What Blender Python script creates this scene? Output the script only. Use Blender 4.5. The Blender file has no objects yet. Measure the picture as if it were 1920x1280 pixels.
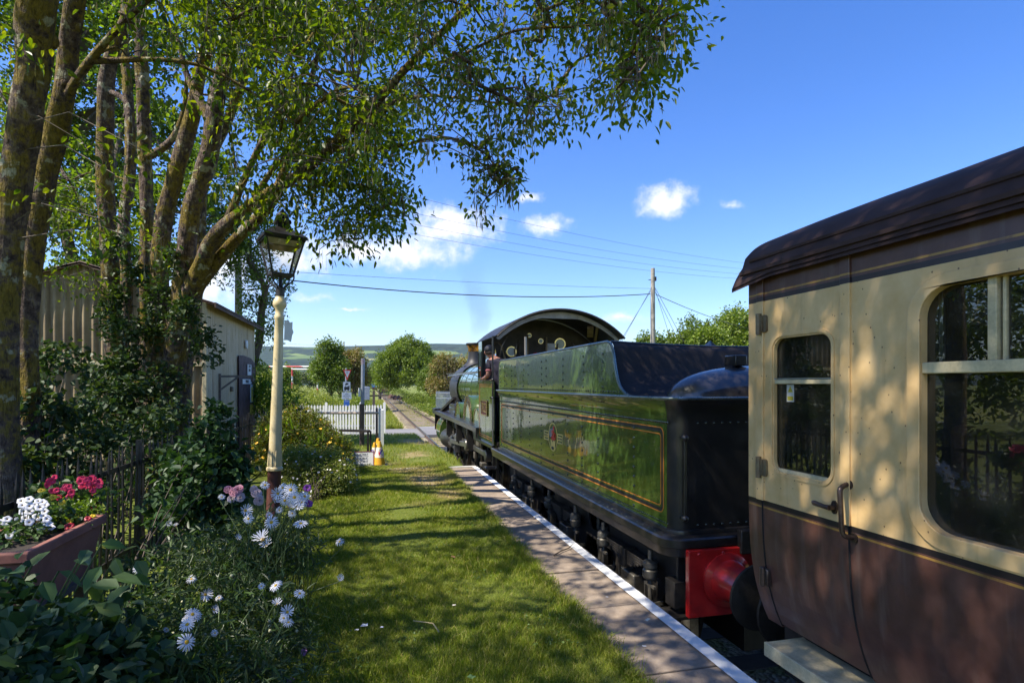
EXPOSURE = 1.42
SKY_STRENGTH = 0.094
HAZE = 0.00008
GRASS = 1.0
import bpy, math, random
import numpy as np
from mathutils import Vector, Matrix, noise as mnoise
from mathutils.geometry import tessellate_polygon
R = math.radians
scene = bpy.context.scene
COL = scene.collection
rng = np.random.default_rng(7)
random.seed(7)

# ------------------------------------------------------------------ camera frame of reference (survey of the photograph)
FPX, VX, VY = 1067.0, 695.0, 720.0
YAW = math.atan((960 - VX) / FPX)
SN, CS = math.sin(YAW), math.cos(YAW)
EYE = 1.6
def P(px, py, d):
    """world point seen at photo pixel (px, py) at depth d metres"""
    r = (px - 960) / FPX * d
    h = (VY - py) / FPX * d
    return Vector((r * CS + d * SN, -r * SN + d * CS, EYE + h))
def PG(px, py, z):
    """world point on the horizontal plane z seen at photo pixel"""
    return P(px, py, FPX * (EYE - z) / (py - VY))

TX = 3.42          # track centre line
RZ = -0.90         # rail top level (platform surface is z = 0)
SUN = Vector((-1.0, -0.24, 1.34)).normalized()

# ------------------------------------------------------------------ objects
ROOT = {}
def tag(o, label=None, cat=None, group=None, kind=None):
    if label: o['label'] = label
    if cat: o['category'] = cat
    if group: o['group'] = group
    if kind: o['kind'] = kind
    return o
def thing(name, label, cat, loc=(0, 0, 0), group=None):
    o = bpy.data.objects.new(name, None)
    o.empty_display_size = 0.1
    COL.objects.link(o)
    o.location = loc
    ROOT[o.name] = Vector(loc)
    return tag(o, label, cat, group)
def origin_of(parent):
    return ROOT.get(parent.name, Vector((0, 0, 0))) if parent is not None else Vector((0, 0, 0))
def link(name, me, mats, parent=None, loc=None):
    o = bpy.data.objects.new(name, me)
    COL.objects.link(o)
    if not isinstance(mats, (list, tuple)): mats = [mats]
    if len(me.materials) == 0:
        for m in mats: me.materials.append(m)
    if parent is not None:
        o.parent = parent
        ROOT[o.name] = origin_of(parent)
    return o
def copy_tree(o, parent=None):
    c = o.copy(); COL.objects.link(c)
    if parent is not None: c.parent = parent
    for ch in list(o.children): copy_tree(ch, c)
    return c

def np_mesh(name, V, F, smooth=False):
    V = np.asarray(V, dtype=np.float32); F = np.asarray(F, dtype=np.int32)
    me = bpy.data.meshes.new(name)
    n, k = F.shape
    me.vertices.add(len(V)); me.vertices.foreach_set('co', V.ravel())
    me.loops.add(n * k); me.loops.foreach_set('vertex_index', F.ravel())
    me.polygons.add(n); me.polygons.foreach_set('loop_start', np.arange(0, n * k, k, dtype=np.int32))
    me.update(calc_edges=True)
    me.polygons.foreach_set('use_smooth', np.full(n, smooth, dtype=bool))
    return me

class MB:
    """collects shapes in world coordinates and links them as ONE mesh"""
    def __init__(s): s.v = []; s.f = []; s.m = []
    def add(s, vs, fs, mi=0):
        b = len(s.v)
        s.v.extend([tuple(v) for v in vs])
        for f in fs:
            s.f.append([b + i for i in f]); s.m.append(mi)
        return s
    def box(s, c, size, mi=0, rz=0.0, M=None):
        x, y, z = size[0] / 2, size[1] / 2, size[2] / 2
        vs = [(-x, -y, -z), (x, -y, -z), (x, y, -z), (-x, y, -z), (-x, -y, z), (x, -y, z), (x, y, z), (-x, y, z)]
        Mx = M if M is not None else Matrix.Rotation(rz, 3, 'Z')
        c = Vector(c)
        vs = [c + Mx @ Vector(v) for v in vs]
        return s.add(vs, [(0, 3, 2, 1), (4, 5, 6, 7), (0, 1, 5, 4), (1, 2, 6, 5), (2, 3, 7, 6), (3, 0, 4, 7)], mi)
    def bar(s, a, b, w, h=None, mi=0):
        """square bar from a to b"""
        a, b = Vector(a), Vector(b); h = h or w
        d = (b - a); L = d.length; d.normalize()
        up = Vector((0, 0, 1)) if abs(d.z) < .95 else Vector((1, 0, 0))
        x = d.cross(up).normalized(); z = x.cross(d)
        M = Matrix((x, d, z)).transposed()
        return s.box((a + b) / 2, (w, L, h), mi, M=M)
    def tube(s, pts, rad, n=8, mi=0, cap=True, wob=0.0, seed=0.0, wf=3.0):
        pts = [Vector(p) for p in pts]
        if not isinstance(rad, (list, tuple)): rad = [rad] * len(pts)
        ring, prev = [], None
        for i, p in enumerate(pts):
            a = pts[max(i - 1, 0)]; b = pts[min(i + 1, len(pts) - 1)]
            d = (b - a)
            if d.length < 1e-9: d = Vector((0, 0, 1))
            d.normalize()
            if prev is None:
                up = Vector((0, 0, 1)) if abs(d.z) < .9 else Vector((1, 0, 0))
                x = d.cross(up).normalized()
            else:
                x = (prev - d * prev.dot(d))
                x = x.normalized() if x.length > 1e-6 else d.orthogonal().normalized()
            prev = x; y = d.cross(x)
            rr = []
            for k in range(n):
                t = 2 * math.pi * k / n
                q = x * math.cos(t) + y * math.sin(t)
                r = rad[i]
                if wob: r *= 1 + wob * mnoise.noise(Vector((q.x * 1.3 + seed, q.y * 1.3, q.z * 1.3)) + p * wf)
                rr.append(p + q * r)
            ring.append(rr)
        vs = [v for r in ring for v in r]; fs = []
        for i in range(len(pts) - 1):
            for k in range(n):
                k2 = (k + 1) % n
                fs.append((i * n + k, i * n + k2, (i + 1) * n + k2, (i + 1) * n + k))
        if cap:
            fs.append(tuple(reversed(range(n)))); fs.append(tuple((len(pts) - 1) * n + k for k in range(n)))
        return s.add(vs, fs, mi)
    def cyl(s, a, b, r, n=20, mi=0): return s.tube([a, b], r, n, mi)
    def lathe(s, c, prof, n=24, mi=0, axis='Z', M=None, cap=True):
        """prof: list of (radius, height)"""
        c = Vector(c); vs = []; fs = []
        if M is None:
            M = {'Z': Matrix.Identity(3), 'Y': Matrix(((1, 0, 0), (0, 0, 1), (0, -1, 0))), 'X': Matrix(((0, 0, 1), (0, 1, 0), (-1, 0, 0)))}[axis]
        for r, h in prof:
            for k in range(n):
                t = 2 * math.pi * k / n
                vs.append(c + M @ Vector((r * math.cos(t), r * math.sin(t), h)))
        for i in range(len(prof) - 1):
            for k in range(n):
                k2 = (k + 1) % n
                fs.append((i * n + k, i * n + k2, (i + 1) * n + k2, (i + 1) * n + k))
        if cap:
            fs.append(tuple(reversed(range(n)))); fs.append(tuple((len(prof) - 1) * n + k for k in range(n)))
        return s.add(vs, fs, mi)
    def loft(s, rings, mi=0, closed=True, cap=True):
        n = len(rings[0]); vs = [v for r in rings for v in r]; fs = []
        m = n if closed else n - 1
        for i in range(len(rings) - 1):
            for k in range(m):
                k2 = (k + 1) % n
                fs.append((i * n + k, i * n + k2, (i + 1) * n + k2, (i + 1) * n + k))
        if cap and closed:
            fs.append(tuple(reversed(range(n)))); fs.append(tuple((len(rings) - 1) * n + k for k in range(n)))
        return s.add(vs, fs, mi)
    def plate(s, outer, holes, t, to3d, mi=0):
        """flat plate with holes; 2-D loops, thickness t, to3d(u, v, w)"""
        loops = [outer] + list(holes)
        flat = [p for l in loops for p in l]
        tris = tessellate_polygon([[Vector((p[0], p[1], 0)) for p in l] for l in loops])
        N = len(flat)
        vs = [to3d(u, v, 0) for u, v in flat] + [to3d(u, v, t) for u, v in flat]
        fs = [tuple(tr) for tr in tris] + [tuple(N + i for i in reversed(tr)) for tr in tris]
        b = 0
        for l in loops:
            n = len(l)
            for k in range(n):
                k2 = (k + 1) % n
                fs.append((b + k, b + k2, N + b + k2, N + b + k))
            b += n
        return s.add(vs, fs, mi)
    def dome(s, c, r, ax, n=6, mi=0, h=.6):
        """small rivet head facing along ax"""
        c = Vector(c); ax = Vector(ax).normalized(); x = ax.orthogonal().normalized(); y = ax.cross(x)
        vs = []
        for rr, hh in ((1, 0), (.72, h * .7)):
            for k in range(n):
                t = 2 * math.pi * k / n
                vs.append(c + (x * math.cos(t) + y * math.sin(t)) * r * rr + ax * r * hh)
        vs.append(c + ax * r * h)
        fs = [(k, (k + 1) % n, n + (k + 1) % n, n + k) for k in range(n)] + [(n + k, n + (k + 1) % n, 2 * n) for k in range(n)]
        return s.add(vs, fs, mi)
    def ellipsoid(s, c, r, n=16, m=10, mi=0, lo=-90):
        rings = []
        for i in range(m + 1):
            a = R(lo + (90 - lo) * i / m)
            rings.append([Vector((c[0] + r[0] * max(math.cos(a), .001) * math.cos(2 * math.pi * k / n), c[1] + r[1] * max(math.cos(a), .001) * math.sin(2 * math.pi * k / n), c[2] + r[2] * math.sin(a))) for k in range(n)])
        return s.loft(rings, mi)
    def build(s, name, mats, parent=None, smooth=40, bevel=0.0, fix=True):
        o = origin_of(parent)
        me = bpy.data.meshes.new(name)
        me.from_pydata([(v[0] - o.x, v[1] - o.y, v[2] - o.z) for v in s.v], [], s.f)
        if isinstance(mats, (list, tuple)) and len(mats) > 1:
            me.polygons.foreach_set('material_index', np.array(s.m, dtype=np.int32))
        if fix:
            import bmesh
            bm = bmesh.new(); bm.from_mesh(me)
            bmesh.ops.recalc_face_normals(bm, faces=bm.faces)
            bm.to_mesh(me); bm.free()
        me.update()
        if smooth:
            me.shade_smooth(); me.set_sharp_from_angle(angle=R(smooth))
        ob = link(name, me, mats, parent)
        if bevel:
            b = ob.modifiers.new('Bevel', 'BEVEL'); b.width = bevel; b.segments = 2; b.limit_method = 'ANGLE'; b.angle_limit = R(50)
        return ob

def rrect(u0, v0, u1, v1, r, n=6):
    """rounded rectangle loop; r may be a single radius"""
    out = []
    for cu, cv, a0 in ((u1 - r, v1 - r, 0), (u0 + r, v1 - r, 90), (u0 + r, v0 + r, 180), (u1 - r, v0 + r, 270)):
        for k in range(n + 1):
            a = R(a0 + 90 * k / n)
            out.append((cu + r * math.cos(a), cv + r * math.sin(a)))
    return out
def smooth_path(pts, n=6):
    """Catmull-Rom through pts (tuples of any length, returned as lists)"""
    pts = [np.array(p, dtype=float) for p in pts]
    out = []
    for i in range(len(pts) - 1):
        p0, p1, p2, p3 = pts[max(i - 1, 0)], pts[i], pts[i + 1], pts[min(i + 2, len(pts) - 1)]
        for k in range(n):
            t = k / n
            out.append(.5 * ((2 * p1) + (-p0 + p2) * t + (2 * p0 - 5 * p1 + 4 * p2 - p3) * t * t + (-p0 + 3 * p1 - 3 * p2 + p3) * t ** 3))
    out.append(pts[-1])
    return out

# ------------------------------------------------------------------ materials
class N:
    """tiny node-graph helper"""
    def __init__(s, name):
        s.mat = bpy.data.materials.new(name); s.mat.use_nodes = True
        s.nt = s.mat.node_tree; s.nt.nodes.clear()
        s.out = s.new('ShaderNodeOutputMaterial')
    def new(s, t, **kw):
        n = s.nt.nodes.new(t)
        for k, v in kw.items(): setattr(n, k, v)
        return n
    def put(s, sock, v):
        if v is None: return
        if isinstance(v, bpy.types.NodeSocket): s.nt.links.new(v, sock)
        elif hasattr(sock.default_value, '__len__'):
            v = tuple(v); sock.default_value = v if len(v) == len(sock.default_value) else (*v, 1)
        else: sock.default_value = v
    def coord(s, kind='Object'): return s.new('ShaderNodeTexCoord').outputs[kind]
    def mapping(s, v, scale=(1, 1, 1), loc=(0, 0, 0)):
        n = s.new('ShaderNodeMapping'); s.put(n.inputs['Vector'], v); n.inputs['Scale'].default_value = scale; n.inputs['Location'].default_value = loc
        return n.outputs[0]
    def noise(s, v, scale, detail=4, rough=.55, col=False, dist=0):
        n = s.new('ShaderNodeTexNoise'); s.put(n.inputs['Vector'], v); n.inputs['Scale'].default_value = scale
        n.inputs['Detail'].default_value = detail; n.inputs['Roughness'].default_value = rough; n.inputs['Distortion'].default_value = dist
        return n.outputs['Color' if col else 'Fac']
    def ramp(s, f, stops, interp='LINEAR'):
        n = s.new('ShaderNodeValToRGB'); s.put(n.inputs[0], f); cr = n.color_ramp; cr.interpolation = interp
        while len(cr.elements) < len(stops): cr.elements.new(.5)
        for e, (p, c) in zip(cr.elements, stops):
            e.position = p; c = c if hasattr(c, '__len__') else (c, c, c); e.color = (*c, 1)
        return n.outputs[0]
    def mix(s, f, a, b, blend='MIX'):
        n = s.new('ShaderNodeMix', data_type='RGBA', blend_type=blend)
        s.put(n.inputs[0], f); s.put(n.inputs[6], a); s.put(n.inputs[7], b)
        return n.outputs[2]
    def math(s, op, a, b=None, c=None, clamp=False):
        n = s.new('ShaderNodeMath', operation=op, use_clamp=clamp)
        for k, v in enumerate((a, b, c)): s.put(n.inputs[k], v)
        return n.outputs[0]
    def smooth(s, v, lo, hi, a=0.0, b=1.0):
        n = s.new('ShaderNodeMapRange', interpolation_type='SMOOTHSTEP')
        for k, q in enumerate((v, lo, hi, a, b)): s.put(n.inputs[k], q)
        return n.outputs[0]
    def sep(s, v):
        n = s.new('ShaderNodeSeparateXYZ'); s.put(n.inputs[0], v); return n.outputs
    def bump(s, h, strength=.3, dist=.01):
        n = s.new('ShaderNodeBump'); s.put(n.inputs['Height'], h); n.inputs['Strength'].default_value = strength; n.inputs['Distance'].default_value = dist
        return n.outputs[0]
    def island(s): return s.new('ShaderNodeNewGeometry').outputs['Random Per Island']
    def princ(s, col, rough=.6, metal=0, normal=None, coat=0, coat_r=.05, spec=.5, alpha=None, trans=None):
        n = s.new('ShaderNodeBsdfPrincipled')
        s.put(n.inputs['Base Color'], col); s.put(n.inputs['Roughness'], rough); s.put(n.inputs['Metallic'], metal)
        s.put(n.inputs['Specular IOR Level'], spec)
        if normal is not None: s.put(n.inputs['Normal'], normal)
        if coat: s.put(n.inputs['Coat Weight'], coat); s.put(n.inputs['Coat Roughness'], coat_r)
        if trans is not None: s.put(n.inputs['Transmission Weight'], trans)
        return n.outputs[0]
    def surf(s, sh): s.nt.links.new(sh, s.out.inputs['Surface']); return s.mat
    def vol(s, sh): s.nt.links.new(sh, s.out.inputs['Volume']); return s.mat

def simple(name, col, rough=.6, metal=0, var=.18, scale=6, bump=.15, bscale=60, bdist=.004, coat=0, col2=None, spec=.5, rvar=.12):
    g = N(name); c = g.coord()
    n1 = g.noise(c, scale, 5, .6); n2 = g.noise(c, scale * 7.3, 3, .6)
    f = g.math('ADD', g.math('MULTIPLY', n1, .7), g.math('MULTIPLY', n2, .3))
    lo = tuple(x * (1 - var) for x in col); hi = tuple(min(1, x * (1 + var)) for x in col)
    if col2 is not None: hi = col2
    cc = g.ramp(f, [(.33, lo), (.67, hi)])
    rr = g.math('ADD', g.math('MULTIPLY', g.math('SUBTRACT', n2, .5), rvar * 2), rough, clamp=True)
    nm = g.bump(g.noise(c, bscale, 4, .6), bump, bdist) if bump else None
    return g.surf(g.princ(cc, rr, metal, nm, coat, spec=spec))

def leafmat(name, stops, trans=.45, rough=.45, tcol=(1.25, 1.35, .45), spec=.5, patch=None):
    """stops: list of colours picked at random per leaf"""
    g = N(name)
    r = g.island()
    st = [((i + .0) / len(stops), c) for i, c in enumerate(stops)]
    col = g.ramp(r, st, 'LINEAR')
    c = g.coord()
    nz = g.noise(c, .9 if patch is None else patch, 3, .6)
    col = g.mix(g.smooth(nz, .3, .7, 0, .35), col, g.mix(1.0, col, (1.5, 1.35, .75), 'MULTIPLY'))
    p = g.princ(col, rough, 0, None, spec=spec)
    if trans:
        t = g.new('ShaderNodeBsdfTranslucent'); g.put(t.inputs['Color'], g.mix(1.0, col, tcol, 'MULTIPLY'))
        m = g.new('ShaderNodeMixShader'); m.inputs[0].default_value = trans
        g.nt.links.new(p, m.inputs[1]); g.nt.links.new(t.outputs[0], m.inputs[2])
        return g.surf(m.outputs[0])
    return g.surf(p)

def glassmat(name, tint=(.9, .93, .92), refl=.04, rough=.0, dirt=.0):
    """thin window pane: clear with mirror reflection, faint dirt film"""
    g = N(name)
    tr = g.new('ShaderNodeBsdfTransparent'); g.put(tr.inputs[0], tint)
    gl = g.new('ShaderNodeBsdfGlossy'); gl.inputs['Roughness'].default_value = rough
    lw = g.new('ShaderNodeLayerWeight'); lw.inputs[0].default_value = .25
    f = g.math('ADD', g.math('MULTIPLY', lw.outputs['Fresnel'], .8), refl, clamp=True)
    m = g.new('ShaderNodeMixShader'); g.put(m.inputs[0], f)
    g.nt.links.new(tr.outputs[0], m.inputs[1]); g.nt.links.new(gl.outputs[0], m.inputs[2])
    if dirt:
        d = g.new('ShaderNodeBsdfDiffuse'); g.put(d.inputs[0], (.5, .5, .45))
        m2 = g.new('ShaderNodeMixShader'); g.put(m2.inputs[0], g.smooth(g.noise(g.coord(), 5, 4), .4, .8, dirt * .3, dirt))
        g.nt.links.new(m.outputs[0], m2.inputs[1]); g.nt.links.new(d.outputs[0], m2.inputs[2])
        return g.surf(m2.outputs[0])
    return g.surf(m.outputs[0])

def text(name, s, size, loc, axes, mat, parent, ext=.0015, align='CENTER', font_scale=1.0):
    """axes = (right, up) unit vectors of the lettering"""
    cu = bpy.data.curves.new(name, 'FONT'); cu.body = s; cu.size = size; cu.align_x = align; cu.align_y = 'CENTER'; cu.extrude = ext
    o = bpy.data.objects.new(name, cu); COL.objects.link(o); cu.materials.append(mat)
    x = Vector(axes[0]).normalized(); y = Vector(axes[1]).normalized(); z = x.cross(y)
    M = Matrix((x, y, z)).transposed().to_4x4()
    M.translation = Vector(loc) - origin_of(parent)
    if parent is not None: o.parent = parent
    o.matrix_local = M @ Matrix.Diagonal((font_scale, 1, 1, 1))
    return o

# ------------------------------------------------------------------ leaf masses (numpy)
def rand_unit(n):
    v = rng.normal(size=(n, 3)); return v / np.linalg.norm(v, axis=1, keepdims=True)
def nrm(v): return v / np.maximum(np.linalg.norm(v, axis=-1, keepdims=True), 1e-9)
def leaf_arrays(pos, axis, up, L, W, fold=.18, curl=.0):
    """one 6-vertex, 2-quad oval leaf per point"""
    n = len(pos); axis = nrm(axis); side = nrm(np.cross(axis, up)); nor = np.cross(side, axis)
    L = np.broadcast_to(L, (n,))[:, None]; W = np.broadcast_to(W, (n,))[:, None]
    b = pos; t = pos + axis * L - nor * L * curl
    def at(u, w): return pos + axis * L * u + side * W * w + nor * (abs(w) * W * fold * 2 - L * curl * u * u)
    V = np.stack([b, at(.28, .5), at(.68, .42), t, at(.68, -.42), at(.28, -.5)], 1).reshape(-1, 3)
    i = np.arange(n)[:, None] * 6
    F = np.concatenate([i + np.array([[0, 1, 2, 3]]), i + np.array([[0, 3, 4, 5]])], 0)
    return V, F
class Leaves:
    def __init__(s): s.V = []; s.F = []; s.n = 0
    def add(s, V, F): s.V.append(V); s.F.append(F + s.n); s.n += len(V)
    def scatter(s, pos, L, W, droop=.3, spread=1.0, out=None, fold=.18, curl=.15):
        """leaves at pos pointing at random, biased down by droop and along out"""
        n = len(pos)
        a = rand_unit(n) * spread
        if out is not None: a = a + out
        a[:, 2] -= droop
        up = rand_unit(n) * .7; up[:, 2] += 1
        s.add(*leaf_arrays(pos, a, up, L, W, fold, curl))
    def build(s, name, mat, parent=None, smooth=False):
        o = origin_of(parent); V = np.concatenate(s.V) - np.array(o); F = np.concatenate(s.F)
        return link(name, np_mesh(name, V, F, smooth), mat, parent)
def U(lo, hi, n): return rng.uniform(lo, hi, n)
# ================================================================== camera, sun, sky
cam = bpy.data.cameras.new('camera'); camo = bpy.data.objects.new('camera', cam); COL.objects.link(camo)
cam.sensor_width = 36; cam.lens = 36 * FPX / 1920; cam.shift_y = (VY - 640) / 1920
cam.clip_start = 0.05; cam.clip_end = 30000
camo.location = (0, 0, EYE); camo.rotation_euler = (R(90), 0, -YAW)
scene.camera = camo
sl = bpy.data.lights.new('sun', 'SUN'); so = bpy.data.objects.new('sun', sl); COL.objects.link(so)
sl.energy = 3.7; sl.angle = R(.53); sl.color = (1.0, .93, .80)
so.rotation_euler = SUN.to_track_quat('Z', 'Y').to_euler(); so.location = (-20, 0, 30)
scene.view_settings.view_transform = 'Standard'; scene.view_settings.look = 'None'
scene.view_settings.exposure = EXPOSURE; scene.view_settings.gamma = 1
cy = scene.cycles
cy.max_bounces = 10; cy.transparent_max_bounces = 24; cy.transmission_bounces = 8; cy.diffuse_bounces = 4; cy.glossy_bounces = 4
cy.sample_clamp_indirect = 6; cy.caustics_reflective = False; cy.caustics_refractive = False
cy.use_denoising = True; cy.volume_bounces = 0
cy.volume_step_rate = 2.0

def build_world():
    w = bpy.data.worlds.new('World'); scene.world = w; w.use_nodes = True
    nt = w.node_tree; nt.nodes.clear()
    g = N.__new__(N); g.nt = nt
    out = g.new('ShaderNodeOutputWorld'); bg = g.new('ShaderNodeBackground')
    sky = g.new('ShaderNodeTexSky', sky_type='NISHITA'); sky.sun_disc = False
    sky.sun_elevation = math.asin(SUN.z); sky.sun_rotation = math.atan2(SUN.x, SUN.y) % (2 * math.pi)
    sky.altitude = 100; sky.air_density = 1.0; sky.dust_density = .35; sky.ozone_density = 2.2
    hs = g.new('ShaderNodeHueSaturation'); g.put(hs.inputs['Color'], sky.outputs[0]); hs.inputs['Saturation'].default_value = 1.36; hs.inputs['Hue'].default_value = .516; hs.inputs['Value'].default_value = 1.05
    d = g.coord('Generated'); x, y, z = g.sep(d)
    az = g.math('ARCTAN2', x, y); el = g.math('ARCSINE', z)
    warp = g.noise(d, 9, 5, .62, col=True); wx, wy, wz = g.sep(warp)
    az2 = g.math('ADD', az, g.math('MULTIPLY', g.math('SUBTRACT', wx, .5), .10))
    el2 = g.math('ADD', el, g.math('MULTIPLY', g.math('SUBTRACT', wy, .5), .055))
    fine = g.noise(d, 34, 6, .62)
    # cumulus banks: compass bearing, elevation, half-widths, strength
    total = None
    for px, py, rx, ry, k in CLOUDS:
        q = (P(px, py, 10) - Vector((0, 0, EYE))).normalized()
        a0 = math.atan2(q.x, q.y); e0 = math.asin(q.z)
        sa = rx / FPX * .92; se = ry / FPX * .92
        u = g.math('DIVIDE', g.math('SUBTRACT', az2, a0), sa); v = g.math('DIVIDE', g.math('SUBTRACT', el2, e0), se)
        rr = g.math('SQRT', g.math('ADD', g.math('MULTIPLY', u, u), g.math('MULTIPLY', v, v)))
        m = g.math('MULTIPLY', g.math('SUBTRACT', 1.15, rr), k)
        total = m if total is None else g.math('MAXIMUM', total, m)
    dens = g.math('ADD', total, g.math('MULTIPLY', g.math('SUBTRACT', fine, .5), 1.5))
    mask = g.smooth(dens, -.02, 1.05, 0, .95)
    shade = g.smooth(g.math('ADD', g.math('MULTIPLY', fine, 1.0), g.math('MULTIPLY', dens, .4)), .3, 1.0)
    ccol = g.mix(shade, (3.9, 4.2, 4.8), (5.6, 5.5, 5.4))
    g.put(bg.inputs[0], g.mix(mask, hs.outputs[0], ccol)); bg.inputs[1].default_value = SKY_STRENGTH
    nt.links.new(bg.outputs[0], out.inputs[0])
CLOUDS = [(850, 425, 105, 48, 1.0), (760, 470, 120, 42, 1.0), (670, 470, 80, 30, .9), (560, 480, 90, 45, .9), (1035, 424, 52, 22, .85), (1250, 375, 62, 30, 1.0),
          (985, 370, 34, 13, .7), (660, 586, 40, 5, .75), (1165, 598, 60, 10, .6), (1370, 380, 16, 8, .5), (590, 560, 40, 10, .5), (400, 520, 120, 60, .9)]
build_world()

# ================================================================== ground
def bank_z(x, y):
    """platform lawn level falling to the level crossing"""
    x = np.asarray(x, dtype=float); y = np.asarray(y, dtype=float)
    def ss(a, b, t): t = np.clip((t - a) / (b - a), 0, 1); return t * t * (3 - 2 * t)
    z = -.45 * ss(11.2, 23, y) - .62 * ss(23.5, 27.6, y)
    w = ss(1.75, 2.35, x) * ss(10.6, 10.9, y)
    return z * (1 - w) + (-1.12) * w
DRY = [(.95, 9.6, .5, .9, 1.0), (.75, 10.7, .6, .5, .9), (.3, 11.6, .6, .5, .7), (1.1, 8.2, .35, .6, .8), (.7, 7.6, .5, .35, .55), (1.25, 6.2, .3, .4, .45), (.2, 9.3, .3, .3, .5), (1.0, 13.5, .8, 1.6, .6), (1.3, 4.3, .2, .35, .35),
       (1.6, 19.5, .9, 2.2, .9), (.4, 15.5, .9, 1.0, .45)]
def vnoise(x, y, s, seed=0):
    return np.array([mnoise.noise(Vector((a * s, b * s, seed))) for a, b in zip(np.ravel(x), np.ravel(y))]).reshape(np.shape(x))
def dry_at(x, y):
    d = np.zeros(np.shape(x))
    for cx, cy_, sx, sy, k in DRY: d = np.maximum(d, k * np.exp(-((x - cx) / sx) ** 2 - ((y - cy_) / sy) ** 2))
    return d
def grid(xs, ys, zf):
    X, Y = np.meshgrid(xs, ys); Z = zf(X, Y)
    nx, ny = len(xs), len(ys)
    V = np.stack([X, Y, Z], -1).reshape(-1, 3)
    i = (np.arange(ny - 1)[:, None] * nx + np.arange(nx - 1)[None, :]).ravel()
    F = np.stack([i, i + 1, i + nx + 1, i + nx], 1)
    return V, F
def attr(me, name, vals):
    a = me.attributes.new(name, 'FLOAT', 'POINT'); a.data.foreach_set('value', np.asarray(vals, dtype=np.float32).ravel())

def lawnmat():
    g = N('lawn_turf'); c = g.coord()
    n1 = g.noise(c, 2.2, 5, .65); n2 = g.noise(c, 38, 4, .7)
    f = g.math('ADD', g.math('MULTIPLY', n1, .5), g.math('MULTIPLY', n2, .5))
    green = g.ramp(f, [(.3, (.060, .085, .012)), (.55, (.115, .140, .020)), (.75, (.19, .18, .045))])
    dryc = g.ramp(n2, [(.3, (.21, .15, .075)), (.7, (.40, .30, .17))])
    at = g.new('ShaderNodeAttribute'); at.attribute_name = 'dry'
    df = g.smooth(g.math('ADD', at.outputs['Fac'], g.math('MULTIPLY', g.math('SUBTRACT', n1, .5), .9)), .35, .75)
    return g.surf(g.princ(g.mix(df, green, dryc), .9, 0, g.bump(n2, .6, .02), spec=.2))
M_lawn = lawnmat()
xs = np.concatenate([np.arange(-70, -8, 4.0), np.arange(-8, -1.2, .4), np.arange(-1.2, 2.5, .06)])
ys = np.concatenate([np.arange(-14, 1, 1.0), np.arange(1, 14, .08), np.arange(14, 28.4, .3)])
def lawn_z(X, Y):
    z = bank_z(X, Y)
    n = np.array([mnoise.noise(Vector((a * 1.1, b * 1.1, 3))) * .025 + mnoise.noise(Vector((a * 4, b * 4, 7))) * .008 for a, b in zip(X.ravel(), Y.ravel())]).reshape(X.shape)
    k = np.clip((1.42 - X) / .1, 0, 1)
    z = np.where(Y < 10.9, z + n * k - .03 * (1 - k), z + n)
    return np.where((X > 1.95) & (Y < 10.85), -1.15, z)
V, F = grid(xs, ys, lawn_z)
me = np_mesh('lawn', V, F, True); attr(me, 'dry', dry_at(V[:, 0], V[:, 1]))
tag(link('lawn', me, M_lawn), kind='structure')

def fieldmat():
    g = N('field_grass'); c = g.coord()
    n1 = g.noise(c, .02, 3, .5); n2 = g.noise(c, .8, 5, .7); n3 = g.noise(c, 12, 3, .7)
    v = g.new('ShaderNodeTexVoronoi'); g.put(v.inputs['Vector'], g.mapping(c, (.006, .006, .006))); v.inputs['Scale'].default_value = 1.0
    a = g.ramp(g.math('ADD', g.math('MULTIPLY', n2, .6), g.math('MULTIPLY', n3, .4)), [(.3, (.07, .11, .02)), (.55, (.13, .17, .035)), (.75, (.25, .24, .07))])
    hsv = g.mix(g.smooth(g.sep(v.outputs['Color'])[0], .2, .8, 0, .55), a, (.20, .23, .06))
    return g.surf(g.princ(g.mix(g.smooth(n1, .4, .6, 0, .3), hsv, (.30, .26, .10)), .95, 0, g.bump(n3, .5, .05), spec=.1))
M_field = fieldmat()
xs = np.concatenate([np.arange(-6000, -200, 400.0), np.arange(-200, 200, 20.0), np.arange(200, 6001, 400.0)])
ys = np.concatenate([np.arange(-300, 0, 60.0), np.arange(0, 300, 15.0), np.arange(300, 7001, 300.0)])
V, F = grid(xs, ys, lambda X, Y: -1.17 - .002 * np.maximum(Y - 100, 0) * 0)
tag(link('ground', np_mesh('ground', V, F, True), M_field), kind='structure')

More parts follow.
